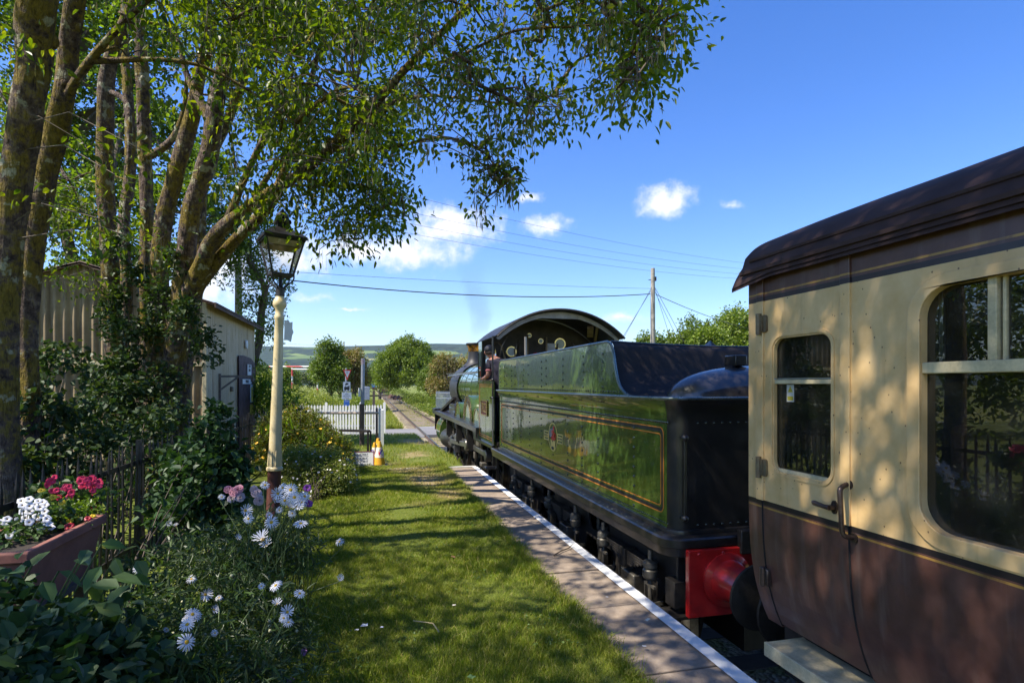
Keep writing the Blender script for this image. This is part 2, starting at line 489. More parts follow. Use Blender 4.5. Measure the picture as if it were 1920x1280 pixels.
# ---- distant hills
def hillmat():
    g = N('hill_fields_woods'); c = g.coord()
    v = g.new('ShaderNodeTexVoronoi'); g.put(v.inputs['Vector'], g.mapping(c, (.0085, .0055, .02))); v.inputs['Scale'].default_value = 1.0
    r, gg, b = g.sep(v.outputs['Color'])
    n = g.noise(c, .0035, 5, .6); nf = g.noise(c, .03, 4, .7)
    fieldc = g.ramp(r, [(0, (.09, .14, .035)), (.35, (.14, .19, .05)), (.62, (.27, .27, .10)), (.80, (.10, .15, .04))], 'CONSTANT')
    wood = g.ramp(nf, [(.35, (.010, .022, .012)), (.65, (.035, .058, .024))])
    f = g.smooth(g.math('ADD', n, g.math('MULTIPLY', g.math('SUBTRACT', gg, .5), .42)), .33, .36)
    return g.surf(g.princ(g.mix(f, fieldc, wood), .95, 0, spec=.1))
M_hill = hillmat()
def hill_h(X, Y):
    az = np.arctan2(X, Y)
    u = X / 1000
    n = vnoise(X, Y, .0011, 5) * .55 + vnoise(X, Y, .0032, 9) * .22 + vnoise(X, Y, .012, 2) * .05
    ridge = np.exp(-((Y - 2750) / 620) ** 2) * 178 * (1 + .30 * n) + np.exp(-((Y - 1900) / 330) ** 2) * 42 * (1 + 1.6 * vnoise(X, Y, .0022, 14))
    return -3 + ridge
V, F = grid(np.arange(-3200, 3201, 50.0), np.arange(1150, 3700, 50.0), hill_h)
tag(link('hills', np_mesh('hills', V, F, True), M_hill), kind='structure')

# ---- haze: one closed box of thin even air round camera and land
if HAZE:
    g = N('haze_air'); pv = g.new('ShaderNodeVolumePrincipled'); pv.inputs['Color'].default_value = (.62, .76, 1, 1)
    pv.inputs['Density'].default_value = HAZE; pv.inputs['Anisotropy'].default_value = .2
    g.vol(pv.outputs[0]); g.mat.volume_intersection_method if False else None
    b = MB().box((0, 3000, 250), (14000, 9000, 540))
    hz = b.build('haze', g.mat, smooth=0); tag(hz, kind='stuff')

# ================================================================== platform paving
g = N('platform_concrete'); c = g.coord()
n1 = g.noise(c, 1.6, 5, .65); n2 = g.noise(c, 120, 3, .7); n3 = g.noise(c, 14, 5, .7)
col = g.ramp(g.math('ADD', g.math('MULTIPLY', n1, .5), g.math('MULTIPLY', n3, .5)), [(.3, (.165, .125, .092)), (.5, (.27, .21, .16)), (.72, (.38, .305, .24))])
col = g.mix(g.smooth(n2, .55, .75, 0, .5), col, (.40, .36, .32))
col = g.mix(g.smooth(n3, .62, .78, 0, .6), col, (.07, .065, .05))
M_conc = g.surf(g.princ(col, .92, 0, g.bump(g.math('ADD', n2, g.math('MULTIPLY', n3, 1.5)), .5, .006), spec=.25))
pb = MB(); y = -7.0; k = 0
while y < 10.85:
    L = [.86, .95, .78, 1.02, .9][k % 5]; y2 = min(y + L, 10.85); k += 1
    dx = random.uniform(-.03, .05); dz = random.uniform(-.010, .004)
    vs = []
    n = 10
    left = [(1.40 + dx + .03 * mnoise.noise(Vector((0, yy * 5, 1))), yy) for yy in np.linspace(y + .007, y2 - .007, n)]
    top = [(2.0, y + .007), (2.0, y2 - .007)] + list(reversed(left))
    base = [(a, b_, -.13) for a, b_ in top]; tp = [(a, b_, dz) for a, b_ in top]
    m = len(top); pb.add(base + tp, [tuple(range(m - 1, -1, -1)), tuple(range(m, 2 * m))] + [(i, (i + 1) % m, m + (i + 1) % m, m + i) for i in range(m)])
    y = y2
pb.box((1.9, 1.9, -.66), (.16, 17.9, 1.05))
pav = pb.build('platform', M_conc, smooth=0, bevel=.006); tag(pav, kind='structure')
g = N('white_edge_paint'); c = g.coord(); n1 = g.noise(c, 22, 5, .7); n2 = g.noise(c, 3, 3)
f = g.smooth(g.math('ADD', n1, g.math('MULTIPLY', n2, .35)), .48, .36)
M_line = g.surf(g.princ(g.mix(g.math('MULTIPLY', f, .55), g.ramp(n2, [(.3, (.66, .66, .66)), (.7, (.80, .80, .79))]), (.27, .24, .22)), .7, 0, g.bump(n1, .25, .003)))
lm = MB(); ysl = np.linspace(-7, 10.85, 90)
for i in range(89):
    a = 1.905 + .006 * mnoise.noise(Vector((1, ysl[i] * 3, 0))); b2 = 1.905 + .006 * mnoise.noise(Vector((1, ysl[i + 1] * 3, 0)))
    lm.add([(a, ysl[i], .008), (2.003, ysl[i], .008), (2.003, ysl[i + 1], .008), (b2, ysl[i + 1], .008)], [(0, 1, 2, 3)])
    lm.add([(2.004, ysl[i], .008), (2.004, ysl[i], -.05), (2.004, ysl[i + 1], -.05), (2.004, ysl[i + 1], .008)], [(0, 1, 2, 3)])
tag(lm.build('platform_edge_line', M_line, smooth=0), kind='structure')
# low concrete ramp end kerb
kb = MB().box((1.15, 10.95, -.05), (1.7, .09, .12)); kb.box((1.95, 11.0, -.3), (.12, .3, .5))
tag(kb.build('platform_end_kerb', simple('kerb_stone', (.42, .40, .36), .85, col2=(.6, .57, .52)), bevel=.01, smooth=0), kind='structure')

# ================================================================== track
g = N('ballast'); c = g.coord(); vo = g.new('ShaderNodeTexVoronoi'); g.put(vo.inputs['Vector'], c); vo.inputs['Scale'].default_value = 24
n1 = g.noise(c, .7, 4); n3 = g.noise(c, 3, 5, .7)
col = g.mix(g.sep(vo.outputs['Color'])[0], (.24, .185, .13), (.46, .38, .28))
col = g.mix(g.smooth(n3, .46, .62, 0, .8), col, (.24, .24, .07))
M_bal = g.surf(g.princ(col, .95, 0, g.bump(vo.outputs['Distance'], .9, .03), spec=.2))
V, F = grid(np.linspace(1.9, 5.6, 14), np.concatenate([np.arange(-10, 40, .5), np.arange(40, 320, 8.0)]), lambda X, Y: -1.05 - .10 * np.clip(np.abs(X - TX) - 1.25, 0, 1) + .012 * vnoise(X, Y, 3))
tag(link('track_ballast', np_mesh('track_ballast', V, F, True), M_bal), kind='structure')
M_rail = simple('rail_steel', (.085, .055, .042), .6, .3, var=.3, col2=(.14, .095, .07)); M_railtop = simple('rail_head_steel', (.42, .42, .44), .22, 1, var=.1, bump=0)
M_sleep = simple('sleeper_timber', (.09, .065, .05), .9, var=.4, scale=3)
tr = thing('railway_track', None, None, (TX, 0, -1.1)); tr['kind'] = 'structure'
for sgn in (-1, 1):
    x = TX + sgn * .7525; prof = [(-.07, -1.04), (.07, -1.04), (.07, -1.025), (.012, -1.005), (.012, -.935), (.035, -.925), (.035, -.905), (.03, -.9), (-.03, -.9), (-.035, -.905), (-.035, -.925), (-.012, -.935), (-.012, -1.005), (-.07, -1.025)]
    rb = MB(); rb.loft([[Vector((x + a, yy, b)) for a, b in prof] for yy in (-10, 300)])
    rl = rb.build('rail', M_rail, tr, smooth=0); rl['kind'] = 'structure'
    t = MB().box((x, 145, -.8985), (.052, 310, .003)); o = t.build('rail_head', M_railtop, rl, smooth=0)
sb = MB()
for i in range(360): sb.box((TX + random.uniform(-.04, .04), -9 + i * .72 + random.uniform(-.05, .05), -1.108), (2.55, .25, .13), rz=random.uniform(-.02, .02))
o = sb.build('sleepers', M_sleep, tr, smooth=0)
# rail chairs
# ---- level crossing road
g = N('road_tarmac'); c = g.coord(); n1 = g.noise(c, .5, 4); n2 = g.noise(c, 60, 3, .7)
M_road = g.surf(g.princ(g.ramp(g.math('ADD', g.math('MULTIPLY', n1, .6), g.math('MULTIPLY', n2, .4)), [(.35, (.15, .145, .145)), (.65, (.23, .22, .215))]), .85, 0, g.bump(n2, .4, .004)))
rd = MB(); rd.box((-16, 31.2, -1.07), (37.2, 5.6, .10)); rd.box((TX, 31.2, -.975), (1.36, 5.6, .14)); rd.box((12.5, 31.2, -1.07), (15, 5.6, .10)); rd.box((2.6, 31.2, -1.0), (.02, 5.6, .1))
tag(rd.build('road', M_road, smooth=0), kind='structure')
lm = MB(); lm.box((.8, 28.75, -1.01), (3, .12, .012)); 
tag(lm.build('road_marking', M_line, smooth=0), kind='structure')
# ================================================================== grass blades on the lawn
def blademat():
    g = N('grass_blade'); r = g.island()
    col = g.ramp(r, [(0, (.10, .155, .008)), (.3, (.155, .22, .012)), (.55, (.21, .27, .018)), (.8, (.28, .31, .035)), (.93, (.40, .35, .10)), (1, (.52, .42, .18))])
    c = g.coord(); n = g.noise(c, 1.3, 4, .6)
    col = g.mix(g.smooth(n, .42, .68, 0, .45), col, (.28, .28, .05))
    at = g.new('ShaderNodeAttribute'); at.attribute_name = 'dry'
    col = g.mix(g.smooth(at.outputs['Fac'], .25, .8, 0, .8), col, (.42, .34, .17))
    p = g.princ(col, .5, 0, spec=.35)
    t = g.new('ShaderNodeBsdfTranslucent'); g.put(t.inputs[0], g.mix(1, col, (1.3, 1.4, .5), 'MULTIPLY'))
    m = g.new('ShaderNodeMixShader'); m.inputs[0].default_value = .4
    g.nt.links.new(p, m.inputs[1]); g.nt.links.new(t.outputs[0], m.inputs[2])
    return g.surf(m.outputs[0])
M_blade = blademat()
def blades(x, y, z, h, w, lean=.5):
    n = len(x); a = U(0, 2 * math.pi, n); s = np.stack([np.cos(a), np.sin(a), 0 * a], 1)
    b = U(0, 2 * math.pi, n); ln = np.stack([np.cos(b), np.sin(b), 0 * b], 1) * (h * lean * U(.2, 1.3, n))[:, None]
    p = np.stack([x, y, z], 1); up = np.array([0, 0, 1.0])
    w = np.broadcast_to(w, (n,))[:, None] * U(.7, 1.3, n)[:, None] / 2; hh = h[:, None]
    V = np.stack([p - s * w, p + s * w, p + s * w * .8 + up * hh * .6 + ln * .35, p - s * w * .8 + up * hh * .6 + ln * .35,
                  p + up * hh + ln + s * w * .12, p + up * hh + ln - s * w * .12], 1).reshape(-1, 3)
    i = np.arange(n)[:, None] * 6
    return V, np.concatenate([i + np.array([[0, 1, 2, 3]]), i + np.array([[3, 2, 4, 5]])], 0)
def lawn_grass():
    Vs, Fs, Ds, k = [], [], [], 0
    def put(x, y, h, w, lean=.6):
        nonlocal k
        z = bank_z(x, y) - .012
        V, F = blades(x, y, z, h, w, lean); Vs.append(V); Fs.append(F + k); k += len(V); Ds.append(np.repeat(dry_at(x, y), 6))
    # near lawn, density falling with distance
    n = int(290000 * GRASS)
    y = 1.8 + 9.8 * U(0, 1, n) ** 1.5; x = U(-1.0, 1.46, n)
    c = vnoise(x, y, 1.6, 1) * .6 + vnoise(x, y, 6, 4) * .55
    keep = (U(0, 1, n) < 1.0 + .35 * c) & (U(0, 1, n) > dry_at(x, y) * .85) & (x < 1.40 + .045 * vnoise(y, y, 3, 8) + .03 * vnoise(y, y, 11, 3))
    x, y, c = x[keep], y[keep], c[keep]
    edge = np.exp(-((x - 1.38) / .08) ** 2)
    far = np.clip((y - 3) / 8, 0, 1)
    put(x, y, (.029 + .032 * np.clip(c + .25, 0, 1) + .022 * edge) * U(.6, 1.4, len(x)) * (1 + .3 * far), .0032 * (1 + 1.2 * far), .8)
    # ragged tufts over the paving edge
    n = 8000; y = 1.8 + 9 * U(0, 1, n) ** 1.3; x = 1.40 + .035 * rng.normal(size=n) + .07 * vnoise(y, y, 2.5, 2)
    put(x, y, .05 * U(.6, 1.5, n), .004, 1.2)
    # bank down to the crossing
    n = int(60000 * GRASS); y = 11.2 + 16 * U(0, 1, n); x = U(-6, 2.2, n); c = vnoise(x, y, 1.5, 6)
    keep = (U(0, 1, n) > dry_at(x, y) * .9) & (U(0, 1, n) < .7 + c); x, y = x[keep], y[keep]
    put(x, y, .07 * U(.6, 1.6, len(x)), .009, .7)
    # rough growth beside the track beyond the crossing
    n = int(45000 * GRASS); y = 35 + 60 * U(0, 1, n) ** 1.6
    x = np.where(U(0, 1, n) < .55, U(-2.5, 1.9, n), U(5.0, 9.5, n))
    Vz = blades(x, y, np.full(n, -1.15), .28 * U(.4, 1.6, n), .03, .6); Vs.append(Vz[0]); Fs.append(Vz[1] + k); k += len(Vz[0]); Ds.append(np.repeat(U(0, .6, n), 6))
    # grass between and beside the rails
    n = 9000; y = 19 + 60 * U(0, 1, n) ** 1.5; x = TX + U(-.65, .65, n); keep = (vnoise(x, y, .5, 3) > -.1) & ~((y > 28.2) & (y < 34.2)); x, y = x[keep], y[keep]; n = len(x)
    Vz = blades(x, y, np.full(n, -1.06), .07 * U(.4, 1.6, n), .012, .7); Vs.append(Vz[0]); Fs.append(Vz[1] + k); k += len(Vz[0]); Ds.append(np.repeat(U(.2, .8, n), 6))
    V = np.concatenate(Vs); me = np_mesh('grass', V, np.concatenate(Fs), False); attr(me, 'dry', np.concatenate(Ds))
    tag(link('grass', me, M_blade), kind='stuff')
lawn_grass()
def clover():
    lv = Leaves(); n = 9000; y = 1.9 + 9 * U(0, 1, n) ** 1.4; x = U(-.5, 1.42, n); k = vnoise(x, y, 3.1, 31) > .16; x, y = x[k], y[k]; n = len(x)
    p = np.stack([x, y, bank_z(x, y) + U(.008, .034, n)], 1); a = rng.normal(size=(n, 3)); a[:, 2] *= .25; u = rng.normal(size=(n, 3)) * .35 + np.array([[0, 0, 1.0]])
    lv.add(*leaf_arrays(p, a, u, U(.010, .026, n), U(.009, .018, n), .12, .1)); tag(lv.build('clover_leaves', leafmat('clover_leaf', [(.07, .14, .02), (.11, .19, .03), (.15, .22, .05), (.06, .11, .02)], .3, .5)), kind='stuff')
clover()

# ================================================================== far and middle trees
M_bark_far = simple('far_bark', (.10, .08, .06), .95, var=.35)
LM = dict(
    bright=leafmat('leaf_bright_green', [(.085, .135, .010), (.13, .19, .014), (.19, .25, .024), (.105, .16, .014)], .34, .5),
    mid=leafmat('leaf_mid_green', [(.075, .12, .014), (.115, .17, .02), (.16, .22, .03), (.09, .14, .018)], .38, .5),
    olive=leafmat('leaf_olive', [(.13, .14, .03), (.18, .18, .04), (.23, .19, .06), (.18, .125, .05)], .3, .55),
    grey=leafmat('leaf_greyish', [(.06, .085, .045), (.09, .12, .06), (.11, .14, .07)], .25, .55),
    dark=leafmat('leaf_dark', [(.045, .08, .014), (.07, .115, .018), (.10, .15, .026)], .32, .4),
    yellow=leafmat('leaf_yellow_green', [(.17, .21, .03), (.22, .26, .04), (.28, .30, .06), (.15, .19, .03)], .4, .5),
)
def lobes(cx, cy, cz, rx, ry, rz, n, seed=0, lo=.34, hi=.52):
    r = np.random.default_rng(seed); out = [((cx, cy, cz), (rx * .62, ry * .62, rz * .66))]
    for i in range(n):
        v = r.normal(size=3); v /= np.linalg.norm(v)
        if v[2] < -.55: v[2] *= -.6
        s = r.uniform(lo, hi)
        out.append(((cx + v[0] * rx * .68, cy + v[1] * ry * .68, cz + v[2] * rz * .68), (rx * s, ry * s, rz * s)))
    return out
def crown(lv, lob, n, L, W, floor=None, tuft=7):
    wts = np.array([r[0] * r[2] for _, r in lob]); wts = wts / wts.sum()
    for (c, r), w in zip(lob, wts):
        m = max(int(n * w / tuft), 6)
        d = rand_unit(m); d[:, 2] = np.where(d[:, 2] < -.5, -d[:, 2] * .7, d[:, 2])
        rad = (U(.55, 1.04, m) ** .6)[:, None]
        q = np.array(c) + d * np.array(r) * rad
        q = np.repeat(q, tuft, 0) + rng.normal(size=(m * tuft, 3)) * L * .75
        o = np.repeat(d, tuft, 0) * .55
        if floor is not None:
            k = q[:, 2] > floor; q, o = q[k], o[k]
        lv.scatter(q, L * U(.7, 1.3, len(q)), W * U(.7, 1.3, len(q)), .25, 1.0, o)
def far_tree(name, label, x, y, base, top, rad, mat, n, leaf=.3, seed=0, group=None, nl=14, cat='tree', trunk=True, ry=None, low=.12, sq=.55, lo=.34, hi=.52):
    t = thing(name, label, cat, (x, y, base), group)
    H = top - base; cz = base + H * (.5 + low / 2); rz = H * (.5 - low / 2)
    lv = Leaves(); lob = lobes(x, y, cz, rad, ry or rad, rz, nl, seed, lo, hi)
    crown(lv, lob, n, leaf, leaf * sq, base + .05)
    lv.build('crown', LM[mat], t)
    if trunk:
        b = MB(); b.tube([(x, y, base - .1), (x + .1, y, base + H * .3), (x, y + .1, base + H * .65)], [.045 * H, .033 * H, .012 * H], 9, wob=.2)
        for k in range(6):
            a = k * 1.05 + seed; b.tube([(x, y, base + H * (.22 + .05 * k)), (x + math.cos(a) * rad * .35, y + math.sin(a) * rad * .35, base + H * (.42 + .05 * k)), (x + math.cos(a) * rad * .66, y + math.sin(a) * rad * .66, base + H * (.58 + .05 * k))], [.016 * H, .01 * H, .004 * H], 6)
        b.build('trunk', M_bark_far, t)
    return t
GZ = -1.17
def at(px, d): q = P(px, VY, d); return q.x, q.y
def top(py, d): return EYE + (VY - py) / FPX * d
GT = 'trees beyond the level crossing'
x, y = at(764, 78); far_tree('round_tree', 'large round bright green tree standing beside the far railway line', x, y, GZ, top(627, 78), 4.8, 'bright', 34000, .25, 3, GT, 46, low=-.06, trunk=False, lo=.20, hi=.34)
x, y = at(712, 98); far_tree('round_tree', 'smaller pale green tree behind the large round one by the line', x, y, GZ, top(676, 98), 2.2, 'mid', 5000, .28, 4, GT)
x, y = at(618, 52); far_tree('leafy_tree', 'dense mid green tree with a pointed top behind the white fence', x, y, GZ, top(640, 52), 1.75, 'mid', 13000, .2, 5, GT, 18)
x, y = at(662, 55); far_tree('leafy_tree', 'dark reddish green tree right behind the loco warning sign', x, y, GZ, top(654, 55), 1.6, 'olive', 8000, .2, 6, GT, 16)
x, y = at(640, 60); far_tree('leafy_tree', 'dark green tree between the pointed tree and the reddish one', x, y, GZ, top(662, 60), 1.9, 'dark', 7000, .22, 16, GT, 16)
x, y = at(838, 52); far_tree('brown_tree', 'thin brownish green tree with bare twigs behind the boiler', x, y, GZ, top(662, 52), 1.9, 'olive', 7000, .18, 8, GT, 14)
x, y = at(812, 60); far_tree('brown_tree', 'low olive tree between the round tree and the engine smokebox', x, y, GZ, top(684, 60), 1.9, 'mid', 6000, .2, 9, GT, 14)
x, y = at(880, 60); far_tree('brown_tree', 'bushy olive tree hidden behind the engine chimney', x, y, GZ, top(668, 60), 2.2, 'olive', 5000, .22, 10, GT, 14)
x, y = at(575, 120); far_tree('grey_tree', 'grey green willow in the distance below the height barrier', x, y, GZ, top(694, 120), 4.2, 'grey', 5000, .35, 11, GT, 12, trunk=False)
x, y = at(527, 90); far_tree('field_tree', 'dark rounded field tree seen right of the lamp post', x, y, GZ, top(684, 90), 3.0, 'mid', 6000, .3, 12, GT, 12)
x, y = at(470, 85); far_tree('field_tree', 'dark field tree seen between the hut and the lamp post', x, y, GZ, top(684, 85), 3.4, 'dark', 6000, .3, 13, GT, 12)
x, y = at(495, 70); far_tree('field_tree', 'yellow green field tree behind the lamp post', x, y, GZ, top(697, 70), 2.4, 'yellow', 5000, .25, 14, GT, 12)
for i, (px, d, py, r, lab) in enumerate([(675, 130, 702, 2.6, 'small far tree just left of the vanishing track'), (676, 170, 708, 3.0, 'tiny far tree where the track vanishes'), (722, 290, 706, 5.0, 'pale far tree beyond the blue wagon'), (738, 150, 700, 4.5, 'far tree behind the rusty wagon')]):
    x, y = at(px, d); far_tree('far_tree', lab, x, y, GZ, top(py, d), r, ('mid', 'bright', 'grey', 'bright')[i], 2200, .5, 20 + i, 'small trees at the end of the line', 9, trunk=False)
# wood on the right, behind the telegraph pole
GR = 'trees behind the tender on the right'
for i, (px, d, py, r, m, lab) in enumerate([(1235, 46, 612, 2.6, 'mid', 'lowest tree of the right hand wood, just right of the telegraph pole'), (1300, 45, 584, 3.2, 'mid', 'rounded tree in the right hand wood, second from the telegraph pole'),
        (1372, 46, 570, 3.6, 'bright', 'tallest bright tree of the right hand wood beside the carriage'), (1465, 47, 572, 3.8, 'mid', 'tree of the right hand wood hidden behind the carriage end'),
        (1205, 50, 640, 1.8, 'bright', 'small bush left of the telegraph pole behind the tender'), (1335, 40, 612, 2.6, 'bright', 'lower bright tree in front of the right hand wood')]):
    x, y = at(px, d); far_tree('woodland_tree', lab, x, y, GZ, top(py, d), r, m, 14000 if r > 2 else 5000, .22, 40 + i, GR, 34, low=.02, lo=.2, hi=.36)
# bare twigs over the brown tree
x, y = at(842, 51); t = thing('bare_sapling', 'leafless sapling with thin twigs above the brown tree', 'tree', (x, y, GZ)); b = MB()
for k in range(26):
    a = random.uniform(0, 6.28); s = random.uniform(.2, 1.5); h = random.uniform(3.6, 5.0)
    b.tube([(x, y, GZ), (x + .5 * s * math.cos(a), y + .5 * s * math.sin(a), GZ + h * .6), (x + s * math.cos(a), y + s * math.sin(a), GZ + h)], [.03, .015, .006], 4)
b.build('trunk', M_bark_far, t)

# hedge banks and rough growth: a mass nobody could count
def mass(name, mat, zones, n, L, W, label=None, kind='stuff'):
    lv = Leaves(); tot = sum(a[3] * a[5] for a in zones)
    for cx, cy_, cz, rx, ry, rz in zones:
        crown(lv, lobes(cx, cy_, cz, rx, ry, rz, 9, int(abs(cx * 7 + cy_ * 3)), .3, .5), int(n * rx * rz / tot), L, W, GZ - .4)
    return tag(lv.build(name, LM[mat]), label, None, None, kind)
mass('undergrowth', 'yellow', [(*at(px, d), GZ + h * .4, rx, 1.6, h * .75) for px, d, rx, h in
     [(470, 38, 2.4, 2.2), (505, 40, 2.2, 2.2), (540, 37, 2.0, 1.9), (575, 38, 2.0, 1.8), (610, 40, 2.0, 1.8), (640, 42, 1.8, 1.5), (520, 46, 3, 2.4), (590, 50, 3, 2.3), (440, 40, 3, 2.6), (560, 60, 4, 2.4), (480, 60, 4, 2.6)]], 26000, .16, .06)
mass('trackside_growth', 'bright', [(*at(px, d), GZ + h * .35, rx, 1.5, h * .7) for px, d, rx, h in
     [(640, 44, 1.6, 1.9), (660, 46, 1.6, 2.0), (675, 50, 1.3, 1.8), (790, 62, 2.0, 2.0), (815, 55, 1.8, 1.9), (840, 50, 1.6, 1.7), (770, 80, 2.5, 1.6), (745, 110, 3, 2.0), (860, 46, 2, 1.6), (680, 75, 1.5, 1.4), (800, 48, 1.6, 1.0)]], 17000, .16, .06)
# shady hedge left of the platform, seen mirrored in the paint and glass
mass('hedge_bank', 'mid', [(-13, -4, 1.2, 3, 3, 3.2), (-13.5, 2, 1.0, 3, 3, 3.0), (-14, 8, 1.4, 3, 3, 3.6), (-16, 15, 2.0, 3.4, 3.5, 4.4), (-17, 22, 2.4, 3.6, 3.5, 5.0), (-19, 30, 2.0, 3.6, 4, 4.6), (-20, 39, 1.6, 4, 4, 4.2), (-12, -10, 1.4, 3, 3, 3.6)], 26000, .26, .14)
# pink willowherb by the palisade
# ================================================================== rolling stock materials
def paint(name, col, col2=None, rough=.3, coat=.9, wav=.06, grime=.35, coat_r=.04):
    """gloss coach paint with slight panel ripple and a film of road dirt"""
    g = N(name); c = g.coord(); n1 = g.noise(c, 1.2, 4, .55); n2 = g.noise(c, 5, 5, .65); n3 = g.noise(c, 45, 3, .6)
    cc = g.ramp(n2, [(.35, tuple(x * .85 for x in col)), (.65, col2 or tuple(x * 1.15 for x in col))])
    gf = g.smooth(n2, .5, .8, 0, grime)
    cc = g.mix(gf, cc, (.06, .05, .04))
    nm = g.bump(g.math('ADD', n1, g.math('MULTIPLY', n2, .10)), wav, .10)
    ro = g.math('ADD', rough, g.math('MULTIPLY', gf, .35), clamp=True)
    n = g.new('ShaderNodeBsdfPrincipled')
    g.put(n.inputs['Base Color'], cc); g.put(n.inputs['Roughness'], ro); g.put(n.inputs['Normal'], nm)
    g.put(n.inputs['Coat Weight'], g.math('SUBTRACT', coat, g.math('MULTIPLY', gf, .5))); n.inputs['Coat Roughness'].default_value = coat_r; g.put(n.inputs['Coat Normal'], nm)
    return g.surf(n.outputs[0])
M_green = paint('engine_green', (.048, .090, .015), (.062, .112, .020), .24, 1.0, .05, .15, .02)
M_black = paint('engine_black', (.013, .0115, .0115), (.022, .019, .018), .42, .40, .06, .3, .12)
M_matblack = simple('frame_black', (.016, .015, .015), .55, .2, var=.5, scale=4, bump=.3, col2=(.045, .038, .032))
M_sootblack = simple('smokebox_black', (.03, .029, .03), .5, .3, var=.3, bump=.2)
M_red = paint('buffer_red', (.42, .012, .014), (.52, .02, .018), .35, .7, .05, .3, .12)
M_steel = simple('bright_steel', (.33, .32, .31), .32, .9, var=.2, bump=.08)
M_bead = simple('steel_beading', (.22, .25, .23), .30, .8, var=.1, bump=0)
M_grease = simple('greasy_metal', (.17, .155, .13), .45, .6, var=.45, scale=9, bump=.25)
M_brass = simple('brass', (.62, .44, .16), .25, 1, var=.15, bump=.05)
M_copper = simple('copper_cap', (.62, .27, .10), .25, 1, var=.25, scale=4, bump=.05)
M_orange = simple('lining_orange', (.62, .20, .035), .4, var=.15, bump=0, coat=.6)
M_cabin = simple('cab_inside', (.055, .042, .042), .6, .1, var=.5, scale=5, bump=.2, col2=(.09, .07, .065))
M_cabgrey = simple('cab_lining_grey', (.40, .37, .38), .6, .0, var=.3, scale=5)
M_coal = simple('coal', (.02, .02, .021), .35, var=.4, bump=.6, bscale=30)
M_tarp = simple('brown_canvas', (.22, .15, .10), .85, var=.35, scale=4, bump=.4, bscale=25)
M_cream_sym = simple('emblem_cream', (.92, .66, .22), .5, var=.05, bump=0, coat=.5)
M_redsym = simple('emblem_red', (.82, .01, .02), .45, var=.08, bump=0, coat=.5)
M_bluesym = simple('emblem_blue', (.08, .30, .62), .5, var=.05, bump=0)
M_greysym = simple('emblem_grey', (.42, .42, .42), .5, var=.05, bump=0)
M_blksym = simple('emblem_black', (.02, .02, .02), .5, bump=0)
LX = 2.20            # tender side plane
LEFT = ((0, -1, 0), (0, 0, 1))      # lettering on a plane facing the platform
def side(X):
    return lambda u, v, w: Vector((X - w, u, v))     # u = Y, v = z, w = outwards
def ring_line(mb, X, y0, z0, y1, z1, r, t=.012, w=.0015, mi=0):
    mb.plate(rrect(y0, z0, y1, z1, r, 5), [rrect(y0 + t, z0 + t, y1 - t, z1 - t, max(r - t, .004), 5)], w, side(X), mi)

# ================================================================== TENDER
td = thing('tender', 'green lined tender with black back and red buffer beam behind the engine', 'tender', (TX, 6.8, RZ))
def plan(X0, Y0, Y1, r, n=8):
    """plan outline starting at the left front corner going back, round the rear and forward"""
    W = 2 * (TX - X0); X1 = X0 + W; pts = [(X0, Y1)]
    pts += [(X0, y) for y in np.linspace(Y1, Y0 + r, 12)[1:]]
    for k in range(1, n + 1):
        a = R(180 + 90 * k / n); pts.append((X0 + r + r * math.cos(a), Y0 + r + r * math.sin(a)))
    for k in range(0, n + 1):
        a = R(270 + 90 * k / n); pts.append((X1 - r + r * math.cos(a), Y0 + r + r * math.sin(a)))
    pts.append((X1, Y1)); return pts
prof = [(.47, 0), (.50, 0), (1.30, 0), (1.36, .004), (1.41, .016), (1.45, .034), (1.488, .058)]
b = MB(); rings = []
for z, f in prof: rings.append([Vector((x, y, z)) for x, y in plan(LX - f, 3.84 - f, 9.75, .13)])
n = len(rings[0])
for i in range(len(rings) - 1):
    for k in range(n):
        k2 = (k + 1) % n; q = [rings[i][k], rings[i][k2], rings[i + 1][k2], rings[i + 1][k]]
        b.add(q, [(0, 1, 2, 3)], 1 if (k > 11 and k < n - 1) else 0)
import bmesh
tank = b.build('tank', [M_green, M_black], td, smooth=0, fix=False)
bm = bmesh.new(); bm.from_mesh(tank.data); bmesh.ops.remove_doubles(bm, verts=bm.verts, dist=1e-4); bmesh.ops.recalc_face_normals(bm, faces=bm.faces); bm.to_mesh(tank.data); bm.free()
tank.data.shade_smooth(); tank.data.set_sharp_from_angle(angle=R(35))
# rivets, one mesh per row colour
rv = MB(); cols = [9.62, 9.2, 8.78, 8.30, 7.82, 7.25, 6.74, 6.2, 5.74, 5.30, 4.5]
for yy in cols:
    for k in range(9): rv.dome((LX - .001, yy, .56 + k * .083), .0140, (-1, 0, 0))
for k in range(170): rv.dome((LX - .003, 9.7 - k * .0342, 1.306), .0125, (-1, 0, 0))
for k in range(170): rv.dome((LX - .004, 9.7 - k * .0342, .535), .0090, (-1, 0, 0))
for k in range(30): rv.dome((2.4 + k * .07, 3.838, 1.306), .009, (0, -1, 0)); rv.dome((2.4 + k * .07, 3.838, .535), .009, (0, -1, 0))
for yy in (9.3, 8.9, 8.4, 7.9, 7.3, 6.7, 6.2, 5.7, 5.1):
    for dy, z in ((0, 1.43), (.05, 1.43)): rv.dome((LX - .03, yy + dy, z), .010, (-1, 0, -.6))
for k in range(6): rv.dome((LX - .003, 9.66, .6 + k * .14), .009, (-1, 0, 0))
rv.build('rivets', simple('painted_rivets', (.035, .045, .025), .22, .5, var=.1, bump=0, coat=1), td, smooth=60)
ls = MB(); ring_line(ls, LX - .0015, 3.985, .600, 9.62, 1.268, .06, .0095); ring_line(ls, LX - .0015, 4.025, .650, 9.58, 1.218, .04, .0095)
ls.build('lining', M_orange, td, smooth=0)
